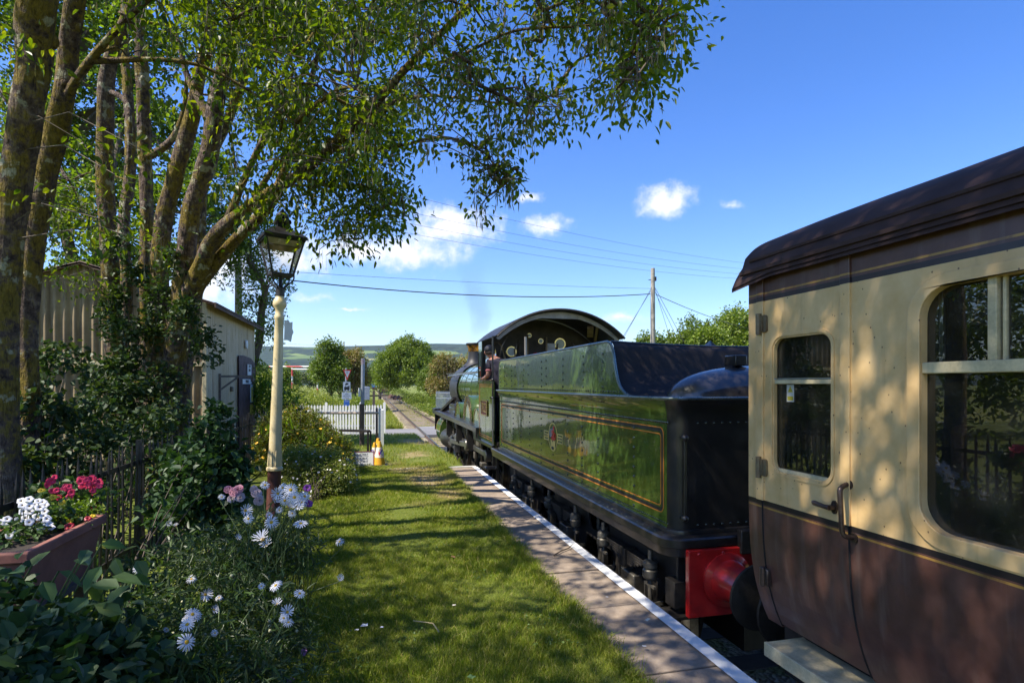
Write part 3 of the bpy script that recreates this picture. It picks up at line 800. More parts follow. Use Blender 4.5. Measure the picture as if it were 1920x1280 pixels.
lk = MB(); ring_line(lk, LX - .0005, 3.997, .612, 9.608, 1.256, .05, .026, .0008)
lk.build('lining_band', M_blksym, td, smooth=0)
# bottom angle and footplate
b = MB(); rr = [[Vector((x, y, z)) for x, y in plan(LX - w, 3.84 - w, 9.75, .13 + w)] for w, z in ((.0, .505), (.022, .50), (.026, .482), (.026, .470))]
b.loft(rr, cap=False); b.build('bottom_angle', M_black, td, smooth=40)
b = MB(); rr = [[Vector((x, y, z)) for x, y in plan(LX - w, 3.84 - w, 9.95, .16)] for w, z in ((.0, .470), (.10, .468), (.112, .455), (.112, .40), (.10, .392), (.095, .33), (.06, .33), (.06, .41), (0, .41))]
b.loft(rr, cap=False); fp = b.build('footplate', M_black, td, smooth=40)
rv = MB()
for k in range(58): rv.dome((LX - .07, 9.7 - k * .1, .468), .008, (0, 0, 1))
rv.build('footplate_bolts', M_bead, td, smooth=60)
# top bead, deck
b = MB(); pl = plan(LX - .058, 3.84 - .058, 9.75, .16)
b.tube([Vector((x, y, 1.492)) for x, y in pl[0:]], .014, 8); b.build('top_beading', M_bead, td)
b = MB(); b.add([Vector((x, y, 1.478)) for x, y in plan(LX - .05, 3.80, 9.75, .15)], [tuple(range(len(pl)))]); b.build('deck', M_black, td, smooth=0)
# upper side sheets
crv = smooth_path([(4.985, 1.999), (4.90, 1.965), (4.845, 1.88), (4.80, 1.75), (4.74, 1.62), (4.65, 1.545), (4.54, 1.505), (4.42, 1.490)], 5)
outl = [(9.62, 1.490), (9.62, 1.90), (9.60, 1.955), (9.56, 1.985), (9.50, 2.0), (7.3, 2.0)] + [tuple(p) for p in crv]
for X, s in ((LX - .03, 1), (2 * TX - LX + .03, -1)):
    b = MB(); b.plate(outl, [], .012, (lambda X, s: (lambda u, v, w: Vector((X - s * w, u, v))))(X, s)); sh = b.build('side_sheet', M_green, td, smooth=0)
    b = MB(); b.tube([Vector((X - s * .006, u, v)) for u, v in outl], .014, 8); b.build('sheet_beading', M_bead, sh)
rv = MB()
for yy, zz in [(9.5, 6), (9.2, 5), (9.05, 3), (8.72, 5), (8.5, 3), (8.02, 5), (7.75, 3), (7.1, 5), (6.9, 4), (6.25, 5), (5.6, 5), (5.08, 5)]:
    for k in range(zz): rv.dome((LX - .043, yy, 1.57 + k * .40 / zz + (.03 if zz < 5 else 0)), .0140, (-1, 0, 0))
for k in range(78): rv.dome((LX - .043, 9.55 - k * .063, 1.53), .0115, (-1, 0, 0))
rv.build('sheet_rivets', bpy.data.materials['painted_rivets'], td, smooth=60)
# curved bunker back
bp = smooth_path([(4.985, 2.0), (4.93, 1.96), (4.90, 1.86), (4.86, 1.72), (4.78, 1.60), (4.66, 1.52), (4.5, 1.487)], 4)
rings = []
for u in np.linspace(-1, 1, 25):
    x = TX + u * (TX - LX); dz = -.03 * (1 - u * u); rings.append([Vector((x, p[0], p[1] + dz * (p[1] - 1.487) / .5)) for p in bp])
b = MB(); b.loft(rings, closed=False, cap=False); b.build('bunker_back', simple('bunker_black', (.030, .024, .024), .62, .0, var=.35, scale=3, bump=.08, spec=.22, col2=(.035, .030, .030)), td)
b = MB(); b.tube([Vector((TX + u * (TX - LX), 4.985, 2.0 - .03 * (1 - u * u))) for u in np.linspace(-1, 1, 25)], .013, 8); b.build('bunker_beading', M_black, td)
# filler dome
b = MB(); rings = []
for i in range(13):
    a = R(90 * i / 12); k = math.cos(a) ** .75 if i < 12 else .004
    rings.append([Vector((TX - .02 + 1.0 * k * math.cos(t), 4.28 + .36 * k * math.sin(t), 1.478 + .285 * math.sin(a))) for t in np.linspace(0, 2 * math.pi, 48, endpoint=False)])
b.loft(rings); dm = b.build('filler_dome', paint('dome_black', (.030, .027, .027), (.045, .040, .040), .30, .9, .05, .25, .06), td, smooth=60)  # black lightened here to stand in for sun on the dome
b = MB(); b.box((3.02, 4.25, 1.80), (.11, .16, .09)); b.build('dome_handle', M_black, td, bevel=.008)
# handrail on the rear corner
b = MB(); b.tube([(2.27, 3.80, .60), (2.27, 3.80, 1.20)], .011, 10); b.ellipsoid((2.27, 3.80, 1.20), (.028, .028, .026)); b.ellipsoid((2.27, 3.80, .60), (.028, .028, .026)); b.bar((2.27, 3.80, 1.2), (2.27, 3.87, 1.2), .02); b.bar((2.27, 3.8, .6), (2.27, 3.87, .6), .02)
b.build('rear_handrail', M_black, td)
b = MB(); b.tube([(2.25, 9.86, .5), (2.25, 9.86, 1.28), (2.24, 9.84, 1.42), (2.22, 9.74, 1.50)], .014, 10); b.build('front_handrail', M_black, td)
b = MB(); b.tube([(2.62, 9.55, 1.4), (2.60, 9.5, 2.42)], .022, 10); b.build('brake_column', simple('worn_pipe', (.3, .28, .26), .5, .6), td)
b = MB(); b.box((TX, 9.6, 1.2), (2.2, .05, 1.3)); b.build('front_plate', M_matblack, td, smooth=0)
# buffer beam and buffers
b = MB(); b.box((TX, 3.72, .145), (2.36, .05, .49)); bb = b.build('buffer_beam', M_red, td, smooth=0, bevel=.006)
rv = MB()
for k in range(12): rv.dome((2.32 + k * .2, 3.695, .36), .012, (0, -1, 0))
rv.build('beam_rivets', M_red, bb, smooth=60)
for s in (-1, 1):
    x = TX + s * .865
    b = MB(); b.lathe((x, 3.70, .16), [(.20, 0), (.20, .02), (.155, .04), (.14, .10), (.125, .24), (.10, .27)], 28, axis='Y', M=Matrix(((1, 0, 0), (0, 0, -1), (0, 1, 0))))
    bf = b.build('buffer', M_red, td, smooth=40)
    b = MB(); b.lathe((x, 3.43, .16), [(.06, 0), (.06, .06), (.14, .07), (.225, .085), (.225, .105), (.17, .125), (.0, .135)], 28, M=Matrix(((1, 0, 0), (0, 0, -1), (0, 1, 0)))); b.build('buffer_head', M_matblack, bf, smooth=40)
b = MB(); b.box((TX, 3.60, .02), (.10, .3, .12)); b.tube([(TX, 3.6, .02), (TX, 3.3, -.05), (TX, 3.05, .0)], .035, 8); b.build('coupling_hook', M_matblack, td)
b = MB(); b.tube([(2.9, 3.68, .30), (2.9, 3.55, .28), (2.9, 3.42, .05), (2.92, 3.3, -.2)], .035, 10); b.build('vacuum_hose', M_matblack, td)
b = MB(); b.box((2.72, 3.70, .43), (.12, .06, .18)); b.build('lamp_iron', M_matblack, td, bevel=.01)
# frames, axleboxes, springs, wheels
axles = [8.55, 6.72, 4.90]
fo = [(9.9, .34), (3.8, .34), (3.8, .02)]
for a in reversed(axles): pass
lo = [(9.9, -.05)]
for yy in axles: lo += [(yy + .55, -.12), (yy + .42, -.42), (yy + .16, -.45), (yy + .16, -.20), (yy - .16, -.20), (yy - .16, -.45), (yy - .42, -.42), (yy - .55, -.12)]
fo = [(9.9, .36)] + lo + [(3.9, -.08), (3.78, .0), (3.78, .36)]
for X, s in ((2.42, 1), (4.42, -1)):
    b = MB(); b.plate(fo, [rrect(yy + .62, -.02, yy + 1.20, .22, .1) for yy in (4.90, 6.72)], .025, (lambda X, s: (lambda u, v, w: Vector((X + s * w, u, v))))(X, s)); b.build('frame_plate', M_matblack, td, smooth=0)
def spoked(mb, c, r, n, w=.12, hub=.13, mi=0):
    x, y, z = c; prof = [(r - .11, -w / 2), (r, -w / 2), (r + .0, w / 2 - .03), (r + .028, w / 2 - .03), (r + .028, w / 2), (r - .11, w / 2), (r - .11, -w / 2)]
    Mx = Matrix(((0, 0, 1), (0, 1, 0), (-1, 0, 0)))
    mb.lathe(c, prof, 44, mi, M=Mx, cap=False); mb.lathe(c, [(hub, -w / 2 - .03), (hub, w / 2)], 20, mi, M=Mx)
    for k in range(n):
        a = 2 * math.pi * k / n; mb.bar((x, y + math.cos(a) * hub * .8, z + math.sin(a) * hub * .8), (x, y + math.cos(a) * (r - .09), z + math.sin(a) * (r - .09)), .055, .05, mi)
for yy in axles:
    b = MB()
    for s in (-1, 1): spoked(b, (TX + s * .76, yy, RZ + .62), .62, 12)
    b.cyl((TX - .76, yy, RZ + .62), (TX + .76, yy, RZ + .62), .08)
    b.build('wheel_pair', M_matblack, td, smooth=35)
    b = MB(); b.box((2.38, yy, RZ + .60), (.12, .28, .32)); b.lathe((2.30, yy, RZ + .60), [(.09, -.03), (.09, .03)], 16, axis='X'); b.build('axlebox', M_grease, td, bevel=.012)
    b = MB()
    for i in range(6): b.box((2.34, yy, .06 - i * .022), (.09, .95 - i * .13, .02))
    b.box((2.33, yy, .0), (.12, .12, .17)); b.build('leaf_spring', M_matblack, td, bevel=.003)
    for dy in (-.5, .5):
        b = MB(); b.lathe((2.30, yy + dy, -.02), [(.018, -.24), (.018, -.02), (.055, -.02), (.065, 0), (.065, .05), (.05, .065), (.062, .075), (.062, .115), (.045, .13), (.02, .14), (.02, .22)], 18)
        b.bar((2.30, yy + dy - .08, -.10), (2.30, yy + dy + .08, -.10), .022); b.bar((2.30, yy + dy, -.26), (2.42, yy + dy, -.26), .03)
        b.build('spring_hanger', M_grease, td, smooth=40)
    b = MB(); b.box((2.55, yy - .72, -.25), (.08, .10, .5)); b.tube([(2.5, yy - .72, .2), (2.5, yy - .70, -.1), (2.55, yy - .69, -.48)], .022, 6); b.build('brake_hanger', M_grease, td)
    for dy in (-.3, -.24, .3, .24): MB().bar((2.40, yy + dy, -.16), (2.40, yy + dy, -.62), .022, .04).build('stay', M_steel, td)
b = MB(); b.tube([(2.36, 3.9, -.30), (2.36, 6, -.30), (2.36, 9.8, -.30)], .03, 8); b.tube([(2.5, 3.9, -.55), (2.5, 9.8, -.55)], .02, 6); b.build('feed_pipes', M_matblack, td)
b = MB(); b.box((2.28, 3.95, -.16), (.26, .22, .025)); b.bar((2.38, 3.95, .33), (2.38, 3.95, -.16), .03, .18); b.box((2.28, 3.95, .0), (.10, .14, .2)); b.build('rear_step', M_matblack, td, bevel=.004)
b = MB(); b.box((TX, 6.8, -.1), (1.0, 5.6, .9)); b.build('inner_frame', M_matblack, td, smooth=0)
# emblem on the tank side
cy0, cz0 = 6.74, .945
em = MB()
def ell(r, n=40, y=cy0, z=cz0, sx=1.0): return [(y + sx * r * math.cos(2 * math.pi * k / n), z + r * math.sin(2 * math.pi * k / n)) for k in range(n)]
S = side(LX - .002)
em.plate(ell(.176), [ell(.162)], .003, S, 0)
for s in (-1, 1):
    a, c2 = sorted((cy0 + s * .178, cy0 + s * .37))
    em.plate(rrect(a, cz0 - .058, c2, cz0 + .058, .006, 2), [rrect(a + .012, cz0 - .046, c2 - .012, cz0 + .046, .004, 2)], .003, S, 0)
    em.plate(rrect(a + .012, cz0 - .024, c2 - .012, cz0 + .024, .003, 2), [], .0035, S, 0)
# crown
em.plate([(cy0 + .075, cz0 - .15), (cy0 - .075, cz0 - .15), (cy0 - .09, cz0 - .085), (cy0 - .10, cz0 - .03), (cy0 - .07, cz0 - .06), (cy0 - .05, cz0 - .02), (cy0 - .02, cz0 - .055), (cy0, cz0 - .01), (cy0 + .02, cz0 - .055), (cy0 + .05, cz0 - .02), (cy0 + .07, cz0 - .06), (cy0 + .10, cz0 - .03), (cy0 + .09, cz0 - .085)], [], .003, S, 0)
em.plate(ell(.018, 12, cy0, cz0 - .135, 3.0), [], .0045, S, 3)
# red beast above it, wheel in its paws
lion = [(.065, -.03), (.05, .03), (.075, .06), (.06, .09), (.03, .085), (.02, .115), (-.01, .10), (-.02, .135), (-.055, .13), (-.05, .10), (-.035, .085), (-.04, .05), (-.06, .06), (-.075, .045), (-.06, .03), (-.04, .02), (-.05, -.01), (-.085, .0), (-.095, .05), (-.11, .04), (-.10, -.02), (-.07, -.035), (-.03, -.04), (.02, -.045)]
em.plate([(cy0 + u, cz0 + v) for u, v in lion], [], .003, S, 1)
em.plate(ell(.052, 24, cy0 + .085, cz0 + .045), [ell(.040, 24, cy0 + .085, cz0 + .045)], .004, S, 2)
em.plate(ell(.016, 12, cy0 + .085, cz0 + .045), [], .004, S, 2)
for k in range(4):
    a = math.pi * k / 4; em.bar((LX - .005, cy0 + .085 + .042 * math.cos(a), cz0 + .045 + .042 * math.sin(a)), (LX - .005, cy0 + .085 - .042 * math.cos(a), cz0 + .045 - .042 * math.sin(a)), .006, .002, 2)
em.plate(ell(.016, 10, cy0 + .012, cz0 + .098), [], .0045, S, 4)
emb = em.build('emblem', [M_cream_sym, M_redsym, M_greysym, M_blksym, M_bluesym], td, smooth=0)
text('lettering', 'BRITISH', .042, (LX - .006, cy0 + .274, cz0 - .001), LEFT, M_blksym, emb, .0008)
text('lettering', 'RAILWAYS', .036, (LX - .006, cy0 - .274, cz0 - .001), LEFT, M_blksym, emb, .0008)

# coal and canvas in the tender
def lumps(mb, n, box, s0, s1):
    for k in range(n):
        c = Vector((random.uniform(*box[0]), random.uniform(*box[1]), 0)); c.z = box[2](c.x, c.y) + random.uniform(-.05, .02)
        s = random.uniform(s0, s1); M = Matrix.Rotation(random.uniform(0, 6), 3, Vector((random.random(), random.random(), random.random() + .1)).normalized())
        vs = [c + M @ Vector((sx * s * random.uniform(.6, 1), sy * s * random.uniform(.6, 1), sz * s * random.uniform(.4, .8))) for sx in (-1, 1) for sy in (-1, 1) for sz in (-1, 1)]
        mb.add(vs, [(0, 1, 3, 2), (4, 6, 7, 5), (0, 4, 5, 1), (2, 3, 7, 6), (0, 2, 6, 4), (1, 5, 7, 3)])
b = MB(); lumps(b, 420, ((2.3, 4.5), (5.1, 8.6), lambda x, y: 1.50 + .48 * math.exp(-((y - 6.0) / 1.3) ** 2 - ((x - 3.6) / .8) ** 2)), .05, .13)
b.box((TX, 6.8, 1.49), (2.2, 3.6, .1))
tag(b.build('coal', M_coal, smooth=0), 'black coal heaped in the tender bunker', 'coal', None, 'stuff')
b = MB(); rings = []
for i in range(9):
    y = 8.6 + .12 * i; rings.append([Vector((2.32 + .12 * k, y, 1.80 + .12 * math.sin(k * .9) * .4 + .25 * math.exp(-((k - 3.5) / 3) ** 2) + .02 * mnoise.noise(Vector((k * .7, i * .6, 2))))) for k in range(9)])
b.loft(rings, closed=False, cap=False); b.loft([[v - Vector((0, 0, .012)) for v in r] for r in rings], closed=False, cap=False)
tag(b.build('canvas_sheet', M_tarp), 'folded brown canvas sheet lying across the front of the tender', 'canvas')

# ================================================================== LOCOMOTIVE
lo_ = thing('steam_locomotive', 'green steam locomotive with copper capped chimney seen from behind', 'locomotive', (TX, 15.5, RZ))
CX = 2.17
# cab side sheets
for X, s in ((CX, 1), (2 * TX - CX, -1)):
    T3 = (lambda X, s: (lambda u, v, w: Vector((X - s * w, u, v))))(X, s)
    out = [(10.05, .49), (11.56, .49), (11.56, 2.46), (11.22, 2.46), (11.22, 1.80), (11.16, 1.70), (11.08, 1.665), (10.05, 1.665)]
    b = MB(); b.plate(out, [], .01, T3); cs = b.build('cab_side', M_green, lo_, smooth=0)
    if s == 1:
        l = MB(); ring_line(l, CX - .0115, 10.12, .56, 11.46, 1.60, .05); ring_line(l, CX - .0115, 10.16, .60, 11.42, 1.56, .04); l.build('cab_lining', M_orange, cs, smooth=0)
        r = MB()
        for k in range(13): r.dome((CX - .011, 10.82, .54 + k * .035), .008, (-1, 0, 0))
        for k in range(28): r.dome((CX - .011, 10.1 + k * .05, .515), .007, (-1, 0, 0))
        for k in range(10): r.dome((CX - .011, 10.08, .6 + k * .1), .007, (-1, 0, 0)); r.dome((CX - .011, 11.5, .6 + k * .1), .007, (-1, 0, 0))
        r.build('cab_rivets', bpy.data.materials['painted_rivets'], cs, smooth=60)
        b = MB(); S2 = side(CX - .012); y0, z0 = 10.90, 1.14
        b.plate(rrect(y0 - .30, z0 - .155, y0 + .30, z0 + .155, .03), [], .014, S2, 1)
        b.plate(rrect(y0 - .30, z0 - .155, y0 + .30, z0 + .155, .03), [rrect(y0 - .275, z0 - .13, y0 + .275, z0 + .13, .02)], .022, S2, 0)
        npl = b.build('number_plate', [M_brass, simple('plate_red_black', (.10, .02, .018), .5)], cs, smooth=0)
        text('numerals', '7822', .26, (CX - .028, y0, z0 - .005), LEFT, M_brass, npl, .004, font_scale=.9)
        b = MB(); b.tube([(CX - .05, 11.35, 1.72), (CX - .05, 11.35, 2.24), (CX - .05, 11.05, 2.24), (CX - .05, 11.05, 1.72), (CX - .05, 11.35, 1.72)], .014, 8); wf = b.build('weather_glass', M_black, cs)
        b = MB(); b.box((CX - .05, 11.2, 1.98), (.006, .28, .5)); b.build('pane', glassmat('cab_glass', (.85, .9, .88), .06), wf, smooth=0)
        b = MB(); b.bar((CX - .02, 10.1, 1.675), (CX - .02, 11.1, 1.675), .07, .025); b.build('arm_rest', simple('arm_rest_wood', (.10, .06, .035), .5), cs, bevel=.006)
        b = MB(); b.tube([(CX - .03, 10.06, .5), (CX - .03, 10.06, 2.47)], .016, 10)
        for z in (.75, 1.35, 1.68): b.ellipsoid((CX - .03, 10.06, z), (.03, .03, .03), 10, 6)
        b.build('cab_pillar', M_black, cs)
# roof
def arc(hw, z0, sag, n=28, yc=TX):
    rad = (hw * hw + sag * sag) / (2 * sag); a0 = math.asin(hw / rad)
    return [(yc + rad * math.sin(t), z0 + sag - rad + rad * math.cos(t)) for t in np.linspace(-a0, a0, n)]
A = arc(1.25, 2.47, .52); A2 = arc(1.23, 2.455, .51)
b = MB(); b.loft([[Vector((x, y, z)) for x, z in A] + [Vector((x, y, z)) for x, z in reversed(A2)] for y in (9.90, 9.93, 10.2, 10.8, 11.4, 11.9)]); rf = b.build('cab_roof', M_sootblack, lo_, smooth=30)
b = MB(); b.tube([Vector((x, 9.90, z)) for x, z in A2], .018, 6); b.build('roof_edge', M_matblack, rf)
b = MB(); A3 = arc(1.21, 2.44, .50); A4 = arc(1.15, 2.41, .45)
b.loft([[Vector((x, y, z)) for x, z in A3] + [Vector((x, y, z)) for x, z in reversed(A4)] for y in (10.08, 10.11)])
ch = [(x, z) for x, z in A3 if abs(x - TX) < .72]; b.plate(ch, [], .012, lambda u, v, w: Vector((u, 10.07 + w, v)))
for k in range(12):
    x, z = arc(1.18, 2.425, .475, 13)[k]; b.dome((x, 10.075, z), .014, (0, -1, 0))
b.build('roof_rib', M_cabgrey, rf, smooth=30)
b = MB(); b.bar((4.2, 10.15, 2.72), (4.62, 11.3, 2.50), .05); b.bar((4.12, 10.3, 2.70), (4.35, 10.9, 2.58), .12, .05); b.build('roof_vent_gear', M_tarp, rf)
# cab front, backhead and fittings
fr = [(x, z - .01) for x, z in A2]
b = MB(); b.plate([(2.19, .55)] + fr + [(4.65, .55)], [rrect(2.30, 1.85, 2.52, 2.36, .08), rrect(4.32, 1.85, 4.54, 2.36, .08)], .02, lambda u, v, w: Vector((u, 11.5 + w, v))); b.build('cab_front', M_cabin, lo_, smooth=0)
b = MB(); b.lathe((TX, 11.5, 1.45), [(.0, .32), (.55, .32), (.74, .26), (.80, .15), (.80, 0)], 40, M=Matrix(((1, 0, 0), (0, 0, -1), (0, 1, 0))), cap=False)
b.box((TX, 11.35, 1.0), (1.5, .3, .9)); bh = b.build('backhead', M_cabin, lo_, smooth=40)
for x, z, r in ((2.73, 2.25, .105), (3.75, 2.42, .12), (3.34, 2.47, .055), (3.10, 2.58, .045)):
    b = MB(); b.lathe((x, 11.05, z), [(r, -.05), (r, .02), (r * .82, .02)], 22, M=Matrix(((1, 0, 0), (0, 0, -1), (0, 1, 0)))); ga = b.build('gauge', M_brass, lo_, smooth=40)
    b = MB(); b.lathe((x, 11.028, z), [(r * .8, 0), (r * .8, .003)], 22, M=Matrix(((1, 0, 0), (0, 0, -1), (0, 1, 0)))); b.build('dial', simple('dial_face', (.42, .43, .41), .4, bump=0), ga, smooth=0)
b = MB()
for k in range(9):
    x = random.uniform(2.6, 4.2); z = random.uniform(2.0, 2.6); b.tube([(x, 11.1, z), (x + random.uniform(-.3, .3), 11.0, z - .2), (x + random.uniform(-.3, .3), 11.1, z - .5)], .015, 6)
b.tube([(3.05, 11.0, 1.4), (3.05, 11.0, 2.6)], .02, 6); b.tube([(3.45, 11.0, 1.5), (3.45, 11.0, 2.55)], .02, 6)
b.tube([(2.45 + .16 * math.cos(t), 11.1, 2.1 + .34 * math.sin(t)) for t in np.linspace(0, 6.28, 18)], .022, 6)
b.build('pipework', simple('cab_pipes', (.16, .12, .09), .35, .7, var=.5), lo_)
b = MB(); b.box((3.52, 10.9, 2.25), (.17, .03, .34)); b.build('gauge_frame', M_cabgrey, lo_, bevel=.03)
b = MB(); b.ellipsoid((3.22, 11.0, 2.18), (.07, .05, .06)); b.build('red_valve_wheel', M_red, lo_)
b = MB(); b.box((TX, 10.85, .52), (2.4, 1.7, .06)); b.build('cab_floor', M_matblack, lo_, smooth=0)
# firebox and boiler
def fbox(y, hw, zt, zb=.72, r=.20, tuck=.20):
    pts = []
    for k in range(9): a = R(90 * k / 8); pts.append((hw - r + r * math.cos(a), zt - r + r * math.sin(a)))
    half = [(hw - tuck, zb), (hw - tuck * .8, zb + .25), (hw - .05, zb + .62), (hw, zb + .95)] + pts
    return [Vector((TX + x, y, z)) for x, z in half] + [Vector((TX - x, y, z)) for x, z in reversed(half)]
b = MB(); b.loft([fbox(11.52, .90, 2.30), fbox(12.6, .875, 2.27), fbox(13.9, .84, 2.23), fbox(14.0, .80, 2.19)]); b.build('firebox', M_green, lo_, smooth=40)
BM = Matrix(((1, 0, 0), (0, 0, 1), (0, -1, 0)))
b = MB(); b.lathe((TX, 0, 1.48), [(.80, 13.9), (.745, 17.9)], 48, M=BM, cap=False); boil = b.build('boiler', M_green, lo_, smooth=40)
for y, r in ((14.3, .797), (15.3, .783), (16.4, .768), (17.3, .756)):
    b = MB(); b.lathe((TX, 0, 1.48), [(r, y - .03), (r + .006, y - .03), (r + .006, y + .03), (r, y + .03)], 48, M=BM, cap=False); b.build('boiler_band', M_green, boil, smooth=30)
b = MB(); b.lathe((TX, 0, 1.48), [(.78, 17.9), (.785, 17.92), (.785, 19.6), (.76, 19.66), (0, 19.75)], 48, M=BM, cap=False)
for k in range(40):
    a = R(9 * k)
    for y in (17.97, 19.5): b.dome((TX + .785 * math.cos(a), y, 1.48 + .785 * math.sin(a)), .014, (math.cos(a), 0, math.sin(a)))
smk = b.build('smokebox', M_sootblack, lo_, smooth=40)
b = MB(); b.loft([[Vector((TX - hw, y, z)), Vector((TX + hw, y, z))] + [Vector((TX + hw, y + 1.5, z)), Vector((TX - hw, y + 1.5, z))] for hw, y, z in ((.72, 18.1, 1.25), (.62, 18.1, 1.0), (.52, 18.1, .75), (.50, 18.1, .0))]); b.build('saddle', M_sootblack, lo_, smooth=0)
b = MB(); b.lathe((TX, 19.0, 0), [(.40, 2.20), (.34, 2.27), (.27, 2.34), (.235, 2.46), (.215, 2.60), (.215, 2.72)], 36, cap=False); cm = b.build('chimney', M_sootblack, lo_, smooth=40)
b = MB(); b.lathe((TX, 19.0, 0), [(.220, 2.70), (.228, 2.73), (.225, 2.80), (.245, 2.86), (.275, 2.91)], 36, cap=False); b.build('copper_cap', M_copper, cm, smooth=40)
b = MB(); b.lathe((TX, 19.0, 0), [(.275, 2.905), (.300, 2.93), (.305, 2.96), (.285, 2.985), (.20, 2.985), (.17, 2.9), (.15, 2.7)], 36, cap=False); b.build('chimney_rim', M_sootblack, cm, smooth=40)
b = MB(); b.lathe((TX, 15.4, 0), [(.30, 2.22), (.22, 2.30), (.19, 2.5), (.21, 2.62), (.16, 2.68)], 30); b.build('safety_valve_bonnet', M_brass, lo_, smooth=40)
# handrail and reversing rod along the boiler
b = MB(); b.tube([(2.43, 12.3, 1.88), (2.50, 14.5, 1.88), (2.56, 19.3, 1.88)], .018, 8)
for y in (13, 15, 17, 19): b.bar((2.52, y, 1.88), (2.75, y, 1.84), .02)
b.build('boiler_handrail', M_steel, lo_)
b = MB(); b.bar((2.20, 11.6, 1.86), (2.30, 17.6, 1.92), .035, .02); b.build('reversing_rod', M_steel, lo_)
b = MB(); b.tube([(2.75, 19.2, 1.0), (2.4, 19.0, .72)], .05, 8); b.bar((2.62, 18.2, 1.15), (2.30, 18.9, .72), .14, .08); b.build('steam_pipe', M_black, lo_)
# running plate
b = MB(); b.box((2.40, 15.9, .69), (.56, 8.7, .03)); b.box((2.14, 15.9, .64), (.03, 8.7, .10)); b.box((4.44, 15.9, .69), (.56, 8.7, .03)); b.box((4.70, 15.9, .64), (.03, 8.7, .10))
b.box((2.14, 11.0, .46), (.04, 1.9, .06))
b.build('running_plate', M_black, lo_, bevel=.004)
b = MB(); b.loft([[Vector((2.10, y, z)) for y, z in q] for q in [[(11.55, .49), (11.55, .70), (12.0, .70), (11.9, .62), (11.75, .49)]]] + [[Vector((2.13, y, z)) for y, z in [(11.55, .49), (11.55, .70), (12.0, .70), (11.9, .62), (11.75, .49)]]]); b.build('valance_curve', M_black, lo_, smooth=0)
b = MB(); b.plate(rrect(16.1, .70, 17.3, 1.02, .16), [], .38, lambda u, v, w: Vector((2.32 + w, u, v))); b.build('sandbox', M_black, lo_, smooth=30, bevel=.01)
b = MB(); b.box((2.45, 19.9, .735), (.66, .7, .06)); b.box((4.4, 19.9, .735), (.66, .7, .06)); b.build('front_platform', M_black, lo_, bevel=.005)
def half(r, n=26, yc=0, zc=0): return [(yc + r * math.cos(t), zc + r * math.sin(t)) for t in np.linspace(0, math.pi, n)]
for yc, R1, nm in ((13.95, .62, True), (12.75, .34, False), (15.55, .40, False)):
    z0 = .705
    b = MB(); b.plate(half(R1, yc=yc, zc=z0), [], .3, lambda u, v, w: Vector((2.33 + w, u, v))); sp = b.build('splasher', M_green, lo_, smooth=30)
    b = MB(); o_ = half(R1 + .008, yc=yc, zc=z0); i_ = list(reversed(half(R1 - .022, yc=yc, zc=z0))); b.plate(o_ + i_, [], .012, side(2.33)); b.build('splasher_beading', M_brass, sp, smooth=0)
    if nm:
        b = MB(); b.plate(half(R1 - .024, yc=yc, zc=z0) + list(reversed(half(R1 - .19, yc=yc, zc=z0))), [], .008, side(2.33), 1); b.plate(half(R1 - .19, yc=yc, zc=z0) + list(reversed(half(R1 - .212, yc=yc, zc=z0))), [], .014, side(2.33), 0)
        npz = b.build('nameplate', [M_brass, M_blksym], sp, smooth=0)
        w = 'FOXCOTE MANOR'
        for i, chh in enumerate(w):
            if chh == ' ': continue
            t = R(166 - 152 * i / (len(w) - 1)); rr_ = R1 - .106   # reads from the left, i.e. from larger Y to smaller
            yy = yc + rr_ * math.cos(math.pi - t) ; zz = z0 + rr_ * math.sin(t)
            ra = Vector((0, -math.sin(t), -math.cos(t))) ; up = Vector((0, -math.cos(t), math.sin(t)))
            yy = yc - rr_ * math.cos(t)
            text('letter', chh, .13, (2.318, yy, zz), (ra, up), M_brass, npz, .003)
